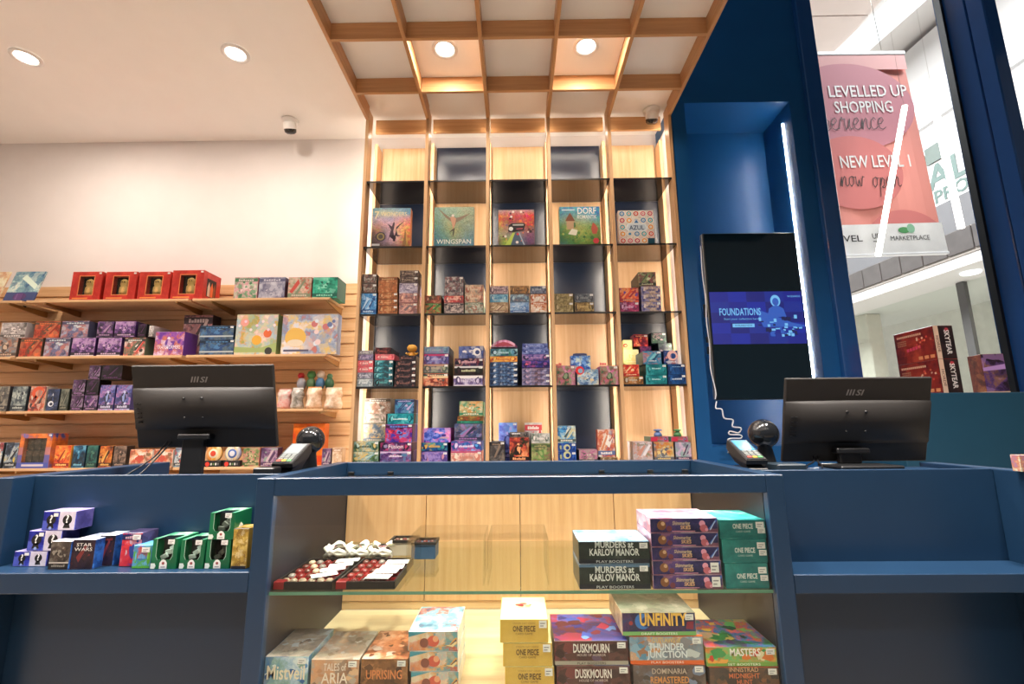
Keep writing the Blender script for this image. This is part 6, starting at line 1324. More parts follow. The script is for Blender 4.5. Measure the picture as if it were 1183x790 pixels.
def window_box(row, loc):
    nm, label, cat, group, x, y, z, w, d, h, key, o = row
    t = thing(nm, label, cat, loc, group=group); f = -d / 2; fm = ink(key)
    k = o['win']; mx, mz0, mz1 = (w * .24, h * .2, h * .84) if k == 1 else (w * .35, h * .16, h * .86)
    cx = 0 if k == 1 else -.004
    low = fm if k == 1 else colour('4a58a8')
    s = MB()
    s.box(-w / 2, w / 2, f + .04, d / 2, 0, h, fm, ch=.001)
    s.box(-w / 2, cx - mx, f, f + .04, 0, h, fm); s.box(cx + mx, w / 2, f, f + .04, 0, h, fm)
    s.box(cx - mx, cx + mx, f, f + .04, 0, mz0, low); s.box(cx - mx, cx + mx, f, f + .04, mz1, h, fm)
    s.box(cx - mx, cx + mx, f + .036, f + .0399, mz0, mz1, DARKIN)
    e = f - .0004
    if k == 1:
        br = colour('d8804a')
        for a, b, c2, d2 in ((cx - mx - .006, cx - mx, mz0 - .006, mz1 + .006), (cx + mx, cx + mx + .006, mz0 - .006, mz1 + .006), (cx - mx, cx + mx, mz0 - .006, mz0), (cx - mx, cx + mx, mz1, mz1 + .006)): s.box(a, b, e, f, c2, d2, br)
        flat(s, [(-w * .42, h * .06), (w * .1, h * .06), (w * .1, h * .1), (-w * .42, h * .1)], e, colour('e89048'))
    else:
        s.face([(-w / 2, e, 0), (w / 2, e, 0), (w / 2, e, mz0 * .95), (-w / 2, e, mz0 * .95)], colour('4a58a8'))
        for sx in (-1, 1):
            xa, xb = (-w / 2, cx - mx) if sx < 0 else (cx + mx, w / 2)
            s.face([(xa, e, mz0 * .95), (xb, e, mz0 * .95), (xb, e, h * .38), (xa, e, h * .38)], colour('6a62a0')); s.face([(xa, e, h * .38), (xb, e, h * .38), (xb, e, h * .6), (xa, e, h * .6)], colour('b87878'))
        s.face([(-w * .34, e - .0003, h * .05), (w * .34, e - .0003, h * .05), (w * .34, e - .0003, h * .11), (-w * .34, e - .0003, h * .11)], colour('d0c8d0'))
    if k == 1:
        X = w / 2 + .0003
        s.face([(X, f + d * .2, h * .16), (X, f + d * .74, h * .16), (X, f + d * .74, h * .78), (X, f + d * .2, h * .78)], DARKIN)
        for a, b2, cc in ((.26, .4, 'd0c0b0'), (.42, .58, 'd86838'), (.6, .7, '8a5030')): s.face([(X + .0002, f + d * a, h * .18), (X + .0002, f + d * b2, h * .18), (X + .0002, f + d * b2, h * .5), (X + .0002, f + d * (a + b2) / 2, h * .68), (X + .0002, f + d * a, h * .5)], colour(cc))
    s.build('carton', t)
    c = MB()
    if k == 1:
        T = Matrix.Translation((mx * .35, f + .022, mz0)); tn = colour('d8a868')
        c.lathe([(0, 0), (.026, .0), (.03, .02), (.028, .045), (.02, .052), (.026, .062), (.024, .085), (.01, .094), (0, .095)], tn, 16, M=Matrix.Translation((0, -.012, 0)) @ T @ Matrix.Diagonal((1.15, .32, (mz1 - mz0) / .11, 1)))
        for dx in (-.009, .009): c.lathe([(0, 0), (.004, .0), (.004, .003)], INK, 8, M=T @ Matrix.Translation((dx, -.0215, .076 * (mz1 - mz0) / .11)) @ Matrix.Rotation(PI / 2, 4, 'X'))
        c.build('figure', t)
    else:
        for i in range(3):
            for j in range(2):
                c.box(cx - mx + .006 + i * (2 * mx - .006) / 3, cx - mx + (i + 1) * (2 * mx - .006) / 3, f + .02, f + .03, mz0 + .004 + j * (mz1 - mz0) / 2, mz0 + (j + 1) * (mz1 - mz0) / 2 - .004, ink('dbr'))
        c.build('insert', t)
    w_ = MB(); w_.box(cx - mx, cx + mx, f + .001, f + .0015, mz0, mz1, FILM); w_.build('clear_window', t)
    sticker(t, w / 2 - .016, e - .0003, h - .012, .018, .012)
    return t

def green_window_box(row, loc):
    nm, label, cat, group, x, y, z, w, d, h, key, o = row
    t = thing(nm, label, cat, loc, group=group); f = -d / 2; g = ink('gbx'); e = f - .0003
    s = MB(); b = w * .16
    s.box(-w / 2, w / 2, f, d / 2, 0, .001, g); s.box(-w / 2, w / 2, d / 2 - .001, d / 2, .001, h, g)
    s.box(-w / 2, -w / 2 + .001, f + .0012, d / 2 - .001, .001, h, g); s.box(w / 2 - .001, w / 2, f + .0012, d / 2 - .001, .001, h, g)
    s.box(-w / 2, w / 2, f, f + .001, .001, h * .30, g)
    s.prism([(-w / 2, h * .3), (-w / 2 + b * 1.5, h * .3), (-w / 2 + b, h * .42), (-w / 2 + b, h), (-w / 2, h)], f, f + .001, g, 'Y')
    s.prism([(w / 2, h), (w / 2 - b, h), (w / 2 - b, h * .42), (w / 2 - b * 1.5, h * .3), (w / 2, h * .3)], f, f + .001, g, 'Y')
    tp = ink('gtl')
    s.box(-w / 2 + .001, -w / 2 + b, f + .001, d / 2 - .001, h - .001, h, tp); s.box(w / 2 - b, w / 2 - .001, f + .001, d / 2 - .001, h - .001, h, tp); s.box(-w / 2 + b, w / 2 - b, d * .05, d / 2 - .001, h - .001, h, tp)
    for sx in (-1, 1):
        pe = [(sx * (w / 2 - b), h), (sx * (w / 2 - b), h * .42), (sx * (w / 2 - b * 1.5), h * .3), (sx * (w / 2 - b * 1.5 - .001), h * .3), (sx * (w / 2 - b - .0012), h * .425), (sx * (w / 2 - b - .0012), h)]
        flat(s, pe, e, colour('b8d8c4'))
    s.build('carton', t)
    r = random.Random(label)
    c = MB(); c.box(-w * .36, w * .36, f + .03, f + .033, h * .2, h * .97, DARKIN); c.box(-w * .36, w * .36, f + .004, f + .03, h * .2, h * .22, DARKIN)
    pale = colour('c8d4d4' if 'middle' in label or 'left' in label else '7a7c78')
    for i in range(3):
        T = Matrix.Translation(((-.1 + .12 * i) * w, f + .012 + .005 * i, h * (.38 + .14 * i))) @ Matrix.Rotation(r.uniform(-.7, .7), 4, 'Y')
        c.box(-w * .13, w * .13, -.004, .004, -h * .08, h * .08, pale, ch=.001, M=T)
    c.build('contents', t)
    wn = MB(); wn.box(-w / 2 + b, w / 2 - b, f + .0012, f + .0016, h * .3, h - .0012, FILM); wn.box(-w / 2 + b, w / 2 - b, f + .0016, d * .05, h - .0012, h - .0008, FILM); wn.build('clear_window', t)
    a = MB(); pts = [(-w * .15, .001), (w * .15, .001), (w * .15, h * .2), (w * .08, h * .29), (0, h * .32), (-w * .08, h * .29), (-w * .15, h * .2)]
    flat(a, pts, e - .0002, STK); flat(a, circle(0, h * .19, h * .05, 8), e - .0004, colour('a04848')); a.box(-w * .09, w * .09, e - .0005, e - .0003, h * .06, h * .085, STL); a.build('arch_label', t)
    q = MB(); cx = -w / 2 + w * .1; flat(q, [(cx - w * .1, .001), (cx + w * .06, .001), (cx + w * .11, h * .1), (cx + w * .06, h * .19), (cx - w * .1, h * .19)], e - .0003, colour('dce8e0')); q.build('badge', t)
    sticker(t, w * .24, e - .0003, h * .9, .018, .012)
    if 'stacked' in label:
        u = MB(); X = w / 2 + .0003
        u.face([(X, -.02, h * .2), (X, .0, h * .2), (X, .0, h * .45), (X, -.01, h * .58), (X, -.02, h * .45)], STK); u.build('side_label', t)
    return t

def toy_pack(row, loc):
    nm, label, cat, group, x, y, z, w, d, h, key, o = row
    t = thing(nm, label, cat, loc, group=group); f = -d / 2; r = w * .46
    b = MB(); b.box(-w / 2, w / 2, f, d / 2, 0, h * .32, colour('1c1c1e'), ch=.003)
    flat(b, circle(-w * .28, h * .14, h * .12), f - .0004, colour('d03c30'))
    for i in range(4): flat(b, [(-w * .1 + i * w * .13, h * .08), (-w * .02 + i * w * .13, h * .08), (-w * .02 + i * w * .13, h * .2), (-w * .1 + i * w * .13, h * .2)], f - .0005, colour(('c8c8c0', '58784a', 'd8d8d4', '6a6a6c')[i]))
    b.build('card_base', t)
    p = MB(); M = Matrix.Translation((0, f + .006, h * .3 + r * .9)) @ Matrix.Rotation(PI / 2, 4, 'X')
    p.lathe([(0, .006), (r * .75, .006), (r, .001), (r, -.014), (0, -.014)], ink(key), 28, M=M)
    p.lathe([(0, .0085), (r * .5, .0085), (r * .56, .006)], colour('e8dcc0' if key == 'rcr' else '4a6ab0'), 24, M=M); p.lathe([(0, .0095), (r * .3, .0095), (r * .34, .0085)], colour('d04830' if key == 'rcr' else 'd8d8e0'), 20, M=M)
    p.build('round_front', t); return t

for row in BOXES: make_box(row)

# ------------------------------------------------------------------ the five big game boxes of the second shelf
def big_game(label, x, z, w, d, h, grid, shapes, rot=0):
    t = thing('board_game', label, 'board game', (x, 3.24 + d / 2, z), (0, 0, rot), 'big board games facing out on the second shelf')
    f = -d / 2; e = f - .0004
    cols = [r.split() for r in grid]; nr, nc = len(cols), len(cols[0])
    lid = MB(); sm_ = colour(cols[nr // 2][-1]); lid.box(-w / 2, w / 2, f, d * .30, 0, h, sm_, top=colour(cols[0][nc // 2]), ch=.001)
    l = lid.build('lid', t)
    tr = MB(); tr.box(-w / 2 + .0025, w / 2 - .0025, d * .3005, d / 2, .0005, h - .0025, colour(cols[-1][0]), ch=.001); tr.build('tray', t)
    V, F, U_, C_ = [], [], [], []
    for i in range(nr):
        for j in range(nc):
            V.append((-w / 2 + .0012 + (w - .0024) * j / (nc - 1), e, h - .0012 - (h - .0024) * i / (nr - 1))); C_.append(lin(cols[i][j]))
    for i in range(nr - 1):
        for j in range(nc - 1): F.append((i * nc + j, (i + 1) * nc + j, (i + 1) * nc + j + 1, i * nc + j + 1))
    me = bpy.data.meshes.new('cover_art'); me.from_pydata(V, [], F); me.materials.append(picture('game_cover'))
    at = me.color_attributes.new('art', 'FLOAT_COLOR', 'POINT')
    for i, c in enumerate(C_): at.data[i].color = c
    ul = me.uv_layers.new(name='uv')
    for lp in me.loops: v = V[lp.vertex_index]; ul.data[lp.index].uv = (v[0] + x, v[2])
    ob = bpy.data.objects.new('cover_art', me); COL.objects.link(ob); ob.parent = t
    m = MB(); shapes(m, w, h, e - .0006)
    if m.v:
        q = m.build('cover_print', t)
    return t
def seven(m, w, h, y):
    D, DB, GO = colour('4a3a48'), colour('6a5a68'), colour('e8d8a8')
    m.text('7', GO, h * .2, front(-w * .38, y, h * .72), width=w * .12, bold=.0); m.text('WONDERS', GO, h * .11, front(w * .06, y, h * .79), width=w * .68, bold=.0)
    flat(m, [(w * .06, h * .14), (w * .12, h * .14), (w * .13, h * .5), (w * .2, h * .56), (w * .36, h * .68), (w * .22, h * .54), (w * .14, h * .44), (w * .18, h * .3), (w * .28, h * .3), (w * .18, h * .26), (w * .1, h * .3), (-w * .03, h * .26), (-w * .08, h * .12), (-w * .03, h * .33), (.0, h * .44), (-w * .1, h * .6), (w * .02, h * .52), (w * .05, h * .62), (w * .09, h * .62), (w * .08, h * .5), (w * .06, h * .4)], y, D)
    flat(m, circle(-w * .26, h * .26, w * .13), y - .0002, colour('3a3440')); flat(m, circle(-w * .26, h * .26, w * .1), y - .0004, colour('8a7a50')); flat(m, circle(-w * .26, h * .26, w * .06), y - .0005, colour('4a4440'))
    flat(m, [(w * .32, h * .06), (w * .40, h * .06), (w * .385, h * .36), (w * .37, h * .46), (w * .355, h * .36)], y, colour('8a6a48'))
    flat(m, [(-w * .48, h * .03), (-w * .28, h * .03), (-w * .28, h * .08), (-w * .48, h * .08)], y, colour('b8b8bc'))
def wing(m, w, h, y):
    A_, B_, C2 = colour('8a7a68'), colour('c89a80'), colour('4a4440')
    flat(m, [(-w * .42, h * .98), (-w * .3, h * .88), (-w * .1, h * .72), (0, h * .7), (w * .14, h * .74), (w * .42, h * .84), (w * .2, h * .68), (w * .06, h * .6), (w * .02, h * .5), (-w * .04, h * .6), (-w * .22, h * .74)], y, A_)
    flat(m, [(-w * .1, h * .74), (-w * .02, h * .76), (w * .05, h * .7), (w * .03, h * .56), (-w * .02, h * .42), (-w * .05, h * .56)], y - .0003, B_)
    flat(m, [(-w * .02, h * .46), (w * .02, h * .46), (w * .0, h * .3), (-w * .03, h * .22)], y - .0002, C2); flat(m, [(-w * .03, h * .44), (-w * .12, h * .34), (-w * .02, h * .4)], y - .0002, C2)
    flat(m, circle(-w * .03, h * .78, w * .035), y - .0004, colour('d8d0c8'))
    m.text('WINGSPAN', colour('eef0ea'), h * .12, front(0, y - .0005, h * .06), width=w * .86, bold=.0)
def third(m, w, h, y):
    G_ = colour('b8d060'); flat(m, [(-w * .32, h * .0), (-w * .18, h * .0), (-w * .04, h * .36), (-w * .1, h * .36)], y, G_)
    flat(m, [(-w * .16, h * .0), (w * .2, h * .0), (w * .06, h * .36), (-w * .03, h * .36)], y, colour('4a6078')); flat(m, [(w * .2, h * .0), (w * .24, 0), (w * .08, h * .36), (w * .05, h * .36)], y - .0001, colour('a8b8c8'))
    r = random.Random(5)
    for i in range(34):
        a = r.random() * PI * 2; q = .2 + .3 * r.random(); cx, cz = w * q * math.cos(a), h * (.52 + q * math.sin(a) * .9)
        if abs(cx) < w * .46 and h * .05 < cz < h * .95: flat(m, circle(cx, cz, w * (.015 + .03 * r.random()), 7), y - .00005 * i, colour(('e8e0d8', '3a2a30', 'd04048', 'e88050', '8a6a8a', '5a3a38')[i % 6]))
    P_ = [(-w * .22, h * .38), (-w * .22, h * .56), (-w * .12, h * .62), (w * .22, h * .62), (w * .25, h * .56), (w * .2, h * .42), (-w * .05, h * .38)]
    flat(m, P_, y - .002, colour('2c2a30')); flat(m, circle(-w * .15, h * .46, w * .06), y - .0022, colour('e0e0dc'))
    m.text('CAR RACE', colour('c8c8c0'), h * .06, front(w * .06, y - .0023, h * .53), width=w * .3, bold=.02) if 0 else flat(m, [(-w * .1, h * .55), (w * .2, h * .55), (w * .2, h * .59), (-w * .1, h * .59)], y - .0023, colour('b8b8b4'))
    flat(m, [(w * .0, h * .44), (w * .17, h * .45), (w * .18, h * .48), (w * .0, h * .47)], y - .0023, colour('b05868'))
def dorf(m, w, h, y):
    m.text('DORF', colour('f4f4ee'), h * .17, front(w * .18, y, h * .81), width=w * .46, bold=.02); m.text('ROMANTIK', colour('f0f2ea'), h * .1, front(w * .18, y, h * .68), width=w * .48, bold=.01)
    flat(m, [(-w * .44, h * .9), (-w * .12, h * .9), (-w * .12, h * .93), (-w * .44, h * .93)], y, colour('d0e0e4'))
    flat(m, [(-w * .32, h * .4), (-w * .16, h * .4), (-w * .15, h * .62), (-w * .33, h * .62)], y, colour('b89a78')); flat(m, [(-w * .36, h * .62), (-w * .12, h * .62), (-w * .18, h * .74), (-w * .24, h * .84), (-w * .3, h * .74)], y, colour('7a4a34'))
    flat(m, [(-w * .3, h * .28), (-w * .1, h * .24), (-w * .06, h * .38), (-w * .2, h * .42)], y - .0002, colour('e8e4d0'))
    flat(m, [(w * .3, h * .28), (w * .4, h * .28), (w * .44, h * .42), (w * .38, h * .52), (w * .32, h * .58), (w * .27, h * .42)], y, colour('b8584a'))
    flat(m, circle(w * .38, h * .1, w * .08, 6), y, colour('c83848'))
    r = random.Random(2)
    for i in range(26): flat(m, circle(w * (-.44 + .8 * r.random()), h * (.05 + .5 * r.random()), w * (.02 + .03 * r.random()), 8), y + .0003 - .00001 * i, colour(('5a8a48', '7aa058', '3f6f40', 'a8b860')[i % 4]))
def azul(m, w, h, y):
    cs = ('d8402c', '3c8ac0', 'f0a040', 'd86878', '48a8b0', 'e8e0d4', 'c83850')
    n = 5
    for i in range(n):
        for j in range(n):
            cx, cz = w * (-.4 + .2 * i), h * (.1 + .2 * j); c = (i * 3 + j * 2) % 7
            flat(m, circle(cx, cz, w * .095, 16), y, colour('f0e8dc')); flat(m, circle(cx, cz, w * .075, 8), y - .0002, colour(cs[c])); flat(m, circle(cx, cz, w * .04, 8), y - .0004, colour('f4ece0' if c != 5 else '3c8ac0')); flat(m, circle(cx, cz, w * .018, 8), y - .0006, colour(cs[(c + 3) % 7]))
    flat(m, [(-w * .32, h * .46), (-w * .26, h * .60), (-w * .1, h * .62), (0, h * .74), (w * .1, h * .62), (w * .26, h * .60), (w * .32, h * .46), (w * .24, h * .37), (-w * .24, h * .37)], y - .0008, colour('e8eef0')); flat(m, [(-w * .27, h * .46), (-w * .22, h * .57), (w * .22, h * .57), (w * .27, h * .46), (w * .2, h * .4), (-w * .2, h * .4)], y - .0010, colour('d0dce4'))
    flat(m, [(-w * .06, h * .62), (0, h * .72), (w * .06, h * .62)], y - .0011, colour('3c78b0'))
    m.text('AZUL', colour('2c4a70'), h * .13, front(0, y - .0012, h * .42), width=w * .42, bold=.02)
    flat(m, [(w * .3, h * .0), (w * .49, h * .0), (w * .49, h * .17), (w * .3, h * .17)], y - .0008, colour('1c4a5c'))
big_game('board game with a dark statue against a pink sunset', -.9148, 2.4396, .2836, .075, .3056,
  ['5a8aa0 7aa0b0 88aab8 8aaab8 88a8b8 7aa0b4 6a98b0', '6a98a8 a8b8a8 c8c8a8 b8c0b0 a8b8b8 88a8b8 6a98b0', '98a0b0 b8a0b0 b8a8c0 a8a0c0 c8a0b0 d89aa0 d8908a', 'a89088 b08a88 c8a0a8 c8a8b8 e0a898 e8a880 e0906a', '7a6058 a87860 8a7a80 b898a8 e8b898 e8b070 d88a58', '5a4848 7a5c58 7a6a88 c0a0b0 e0b0a8 d8a060 c07848', '4a4040 5a4850 7a6a80 b898a8 d0a098 b88850 a86a48', '3c3438 4a4040 5a4c50 6a5858 7a5c50 7a5840 8a5c40'], seven, .03)
big_game('board game with a flying bird on a sea green cover', -.4502, 2.4396, .2932, .075, .3064,
  ['88a898 90b0a0 98b4a4 98b4a0 a0b49c a0b098 98a890', '7ca094 88a898 90ac98 90ac98 98ac90 98a488 90a088', '6c988c 80a090 a0ac88 98a488 90a088 8ca088 88988a', '5c8c90 6c948c 8aa080 a0a878 90a080 80988c 7a9898', '4c8494 5c8c90 6c9890 90a080 80988c 6c9498 6a90a0', '487c90 4c8494 5a8c98 6c989c 6490a0 5c8ca8 5a88a8'], wing)
big_game('board game with red crowd cover and black name lozenge', .0089, 2.4396, .2644, .07, .2787,
  ['b0a8a8 a88888 b8a0a0 b89090 c8a0a0 b89090 a8a0a0', 'e07840 c87060 d05860 c04850 c86060 e04048 d83838', 'e08850 a87858 a05048 a85050 b86058 c85048 b84840', 'a89858 b89070 a88078 a89090 b87868 a86050 987050', 'a8a888 9a9080 989088 98a098 907880 885870 806078', '706858 9aa858 88a878 708088 606880 704878 785878', '606058 8aa848 a0c058 506880 405878 604868 604860'], third)
big_game('board game with a tower hut on a green hill', .476, 2.4396, .2978, .075, .2974,
  ['4a90b8 4a98c0 58a0c4 58a0c8 4a98c0 3c88b8', '3c88b0 5a98a8 60a0b0 68a8c0 58a0c0 3c88b8', '68a098 8a9878 88a890 a0b8a8 80b0b8 58a0b0', '5a8a58 98a060 a8a868 98b070 88a868 70a078', '3c7848 70904c a8b068 90a858 78984c 789050', '2c6844 508448 789850 88a050 6a8c48 60703c', '2c6468 3c7858 48803c 689048 588038 4a6830'], dorf)
big_game('board game covered in round coloured tile patterns', .8892, 2.4396, .2584, .07, .2629, ['e8dcd0 e8e0d4 e8dcd0', 'e0d4cc e8e0d4 e0d4cc', 'e0a898 e8e0d4 e0a898'], azul)

# ------------------------------------------------------------------ odd items on the slatwall and shelves
def leaning(label, x, key, w=.23, h=.26):
    t = thing('art_board', label, 'picture board', (x, 3.33, 2.0845), (math.radians(-14), 0, 0), 'picture boards leaning on the top wall shelf')
    m = MB(); m.box(-w / 2, w / 2, 0, .012, 0.003, h, ink(key, [(.0, .075, '3c4a78')] if key == 'artb' else None), ch=.001)
    if key == 'artb': flat(m, circle(0, .04, .05, rz=.03), -.0004, ink('ven')); flat(m, [(-w * .2, .2), (w * .4, .1), (w * .42, .14), (-w * .1, .23)], -.0004, colour('d8e8d8'))
    m.build('board', t)
    s = MB(); s.prism([(.0125, .004), (.07, -.014), (.072, -.010), (.0125, .14)], -.004, .004, BLACK, 'X'); s.build('easel_leg', t)
leaning('blue green picture board leaning back on the top wall shelf', -3.70, 'artb')
leaning('cream picture board at the left edge, leaning on the top wall shelf', -3.975, 'artc')
def bag(label, x, y, z, w, d, h, key, ear=None, seed=1):
    """soft plastic pouch: pillow shaped body with a crimped top seam"""
    t = thing('toy_pouch', label, 'toy pouch', (x, y, z), group='soft toy pouches on the third wall shelf'); r = random.Random(seed)
    m = MB(); n, k = 12, 14
    def P(i, j):
        v = j / k; a = 2 * PI * i / n; pin = min(1, (1 - v) * 3.2 + .12) * min(1, v * 6 + .55)
        return (w / 2 * math.cos(a) * (1 - .12 * v) + .004 * math.sin(9 * v + a), d / 2 * math.sin(a) * pin + .003 * math.sin(7 * a + 5 * v), h * v + .0006)
    for i in range(n):
        for j in range(k):
            q = [P(i, j), P(i + 1, j), P(i + 1, j + 1), P(i, j + 1)]
            m.face(q, ink(key), uv=[(p[0], p[2]) for p in q], smooth=True)
    m.face([P(i, 0) for i in range(n)][::-1], ink(key)); m.build('pouch', t)
    c = MB(); c.box(-w * .44, w * .44, -.0015, .0015, h * .985, h * 1.06, colour(ear or 'e8dcd0')); c.build('top_seam', t)
    return t
bag('pink and red toy pouch beside the left monitor, third wall shelf', -1.672, 3.38, 1.2763, .10, .09, .14, 'pkg', 'd8a090', 1)
bag('white and grey toy pouch next to the pink one, third wall shelf', -1.575, 3.37, 1.2763, .085, .09, .145, 'wdk', 'e8e4e0', 2)
bag('orange edged toy pouch right of the white one, third wall shelf', -1.455, 3.37, 1.2763, .11, .09, .15, 'tnp', 'e09050', 3)
bag('dark pouch between the white and orange ones, third wall shelf', -1.525, 3.47, 1.2763, .06, .06, .15, 'dkg', '5a504c', 4)
bag('tan toy pouch at the right end, third wall shelf', -1.318, 3.38, 1.2763, .125, .09, .145, 'tnp', 'e8d8c0', 5)
# a small heap of bright toys above: a red flower, a green bush, a pale bird shaped toy
def toy(label, x, z, parts):
    t = thing('plush_toy', label, 'plush toy', (x, 3.47, z), group='bright toys heaped on the third wall shelf')
    for nm, prof, col, off in parts:
        m = MB(); m.lathe(prof, colour(col), 16, M=Matrix.Translation(off)); m.build(nm, t)
B1 = [(0, 0), (.024, .004), (.033, .03), (.030, .06), (.018, .08), (0, .086)]
toy('red and silver plush toy sitting on the soft pouches', -1.60, 1.427, [('body', B1, 'a8a8b0', (0, 0, 0)), ('head', [(0, .078), (.02, .084), (.026, .1), (.018, .118), (0, .124)], 'c82c34', (-.006, 0, 0))])
toy('green plush toy in the middle of the soft heap', -1.529, 1.427, [('body', B1, '5a7a50', (0, 0, 0)), ('head', [(0, .074), (.024, .084), (.033, .105), (.024, .13), (0, .138)], '4a8a4c', (.0, 0, 0))])
toy('cream plush toy with blue belly on the soft heap', -1.46, 1.4275, [('body', B1, '4a78a0', (0, 0, 0)), ('head', [(0, .074), (.024, .084), (.031, .105), (.022, .13), (0, .138)], 'd8ccb8', (.0, 0, 0))])
toy('dark green plush toy at the right of the heap', -1.392, 1.4275, [('body', B1, '2c5a40', (0, 0, 0)), ('head', [(0, .07), (.018, .08), (.022, .095), (.014, .11), (0, .114)], '3a6a48', (.0, 0, 0))])
# yellow figure on the black boxes of the fourth shelf
t = thing('toy_figure', 'small yellow toy figure standing on the black boxes, fourth shelf', 'toy figure', (-.738, 3.27, 1.6195))
m = MB(); m.lathe([(0, 0), (.026, 0), (.022, .03), (.014, .045)], colour('c88a28'), 16); m.build('body', t)
m = MB(); m.lathe([(0, .045), (.02, .048), (.034, .062), (.036, .078), (.024, .094), (0, .1)], colour('d8a040'), 18); m.build('head', t)
m = MB()
for s in (-1, 1): m.tube([(s * .018, 0, .038), (s * .034, -.004, .03), (s * .042, -.008, .04)], .007, colour('d8a040'), 8)
m.build('arm', t)
# pink arched carrier on the dark blue boxes
t = thing('arched_pack', 'pink arched pack lying on the blue boxes, fourth shelf', 'toy pack', (-.088, 3.25, 1.693))
m = MB(); n = 14; pts = [(-.092 + .184 * i / n, .004 + .046 * math.sin(PI * i / n) ** .7) for i in range(n + 1)]
m.prism([(-.095, 0), (.095, 0)] + pts[::-1], 0, .12, ink('pnk'), 'Y'); m.build('arch', t)
m = MB(); m.prism([(-.07, .006), (.07, .006)] + [(-.07 + .14 * i / n, .008 + .026 * math.sin(PI * i / n)) for i in range(n + 1)][::-1], -.002, 0, colour('b04858'), 'Y'); m.build('front_window', t)

# ------------------------------------------------------------------ trays and trinkets on the glass shelf
ZS = .7067
FELT = plain('tray_black', '1c1614', .55); RED = plain('tray_red', '961a1e', .4); DRK = plain('tray_lining', '3c1212', .6)
def tray(label, x0, x1):
    cx = (x0 + x1) / 2; w = x1 - x0
    t = thing('ring_tray', label, 'tray', (cx, 1.49, ZS), group='red lined trays on the glass shelf')
    b = MB(); b.box(-w / 2, w / 2, -.118, .118, .0003, .006, FELT)
    b.box(-w / 2, -w / 2 + .005, -.118, .118, .006, .02, FELT); b.box(w / 2 - .005, w / 2, -.118, .118, .006, .02, FELT); b.box(-w / 2 + .005, w / 2 - .005, -.118, -.113, .006, .02, FELT); b.box(-w / 2 + .005, w / 2 - .005, .113, .118, .006, .02, FELT)
    b.build('tray_body', t)
    l = MB(); l.box(-w / 2 + .005, w / 2 - .005, -.113, .113, .0062, .008, DRK)
    for i in range(1, 6): x = -w / 2 + .005 + i * (w - .01) / 6; l.box(x - .0008, x + .0008, -.113, .113, .008, .016, RED)
    for j in range(1, 5): y = -.113 + j * .226 / 5; l.box(-w / 2 + .005, w / 2 - .005, y - .0008, y + .0008, .008, .0155, RED)
    l.build('divider', t)
    c = MB(); c.box(-w / 2 - .0005, -w / 2 + .03, -.1188, -.094, .0004, .0215, RED, ch=.002); c.build('red_corner', t)
    return cx, w
trs = [tray('black tray with red dividers nearest the left stile of the cabinet', -.671, -.509), tray('black tray with red dividers beside the left tray', -.500, -.338)]
SH = [plain('trinket_cream', 'b8a488', .3), plain('trinket_brown', '5a2c22', .3), plain('trinket_rust', '6e2420', .3), plain('trinket_grey', '7a7068', .3)]
protos = []
for k, m in enumerate(SH):
    b = MB(); b.lathe([(0, 0), (.010, 0), (.0115, .004), (.0105, .009), (.006, .013), (0, .0142)], m, 14)
    protos.append(b)
first = {}
for ti, (cx, w) in enumerate(trs):
    side = ('left', 'right')[ti]
    for j in range(5):
        for i in range(6):
            hid = (i >= 4 and j < 4) if ti else (i >= 4 and 0 < j < 5)
            if hid: continue
            k = (i * 7 + j * 3 + ti) % 4 if ti == 0 or (i + j) % 3 == 0 else 1 + (i + j) % 2
            if ti == 0 and j == 0: k = 0
            x = cx - w / 2 + .005 + (i + .5) * (w - .01) / 6; y = 1.49 - .113 + (j + .5) * .226 / 5
            if ti == 0 and i == 0 and j == 0: x += .004
            if k not in first:
                o = protos[k].build('trinket'); first[k] = o
            else:
                o = first[k].copy(); COL.objects.link(o)
            o.location = (x, y, ZS + .0081)
            nm_ = ('cream', 'brown', 'rust red', 'grey')[k]
            tag(o, f'small {nm_} domed trinket in the {side} red divided tray', 'trinket', f'{nm_} trinkets in the {side} tray')
# white price cards lying over the trinkets
def price_card(label, x, y, z, rz, ry, w, d):
    m = MB(); m.box(-w / 2, w / 2, -d / 2, d / 2, 0, .0006, STK)
    for k in range(3): m.box(-w * .38, w * (.3 - .1 * k), -d * .3 + k * d * .25, -d * .24 + k * d * .25, .0006, .0008, plain('card_print', '9ab0c8', .6))
    o = m.build('price_card'); o.location = (x, y, z); o.rotation_euler = (0, ry, rz); tag(o, label, 'price card', 'white price cards on the trinket trays'); return o
lp = ((-.553, 1.425, 'nearest'), (-.548, 1.475, 'second'), (-.541, 1.522, 'third'), (-.536, 1.567, 'farthest'))
for i, (x, y, nth) in enumerate(lp): price_card(f'white price card across the left tray, {nth} from the front', x, y, ZS + .0235 + .0012 * (i % 2), .5 - .12 * i, -.03, .070, .036)
rp_ = ((-.392, 1.405, 'nearest'), (-.384, 1.452, 'second'), (-.378, 1.498, 'third'), (-.374, 1.545, 'farthest'))
for i, (x, y, nth) in enumerate(rp_): price_card(f'white price card across the right tray, {nth} from the front', x, y, ZS + .0235 + .0012 * (i % 2), -.06 + .05 * i, .0, .068, .042)
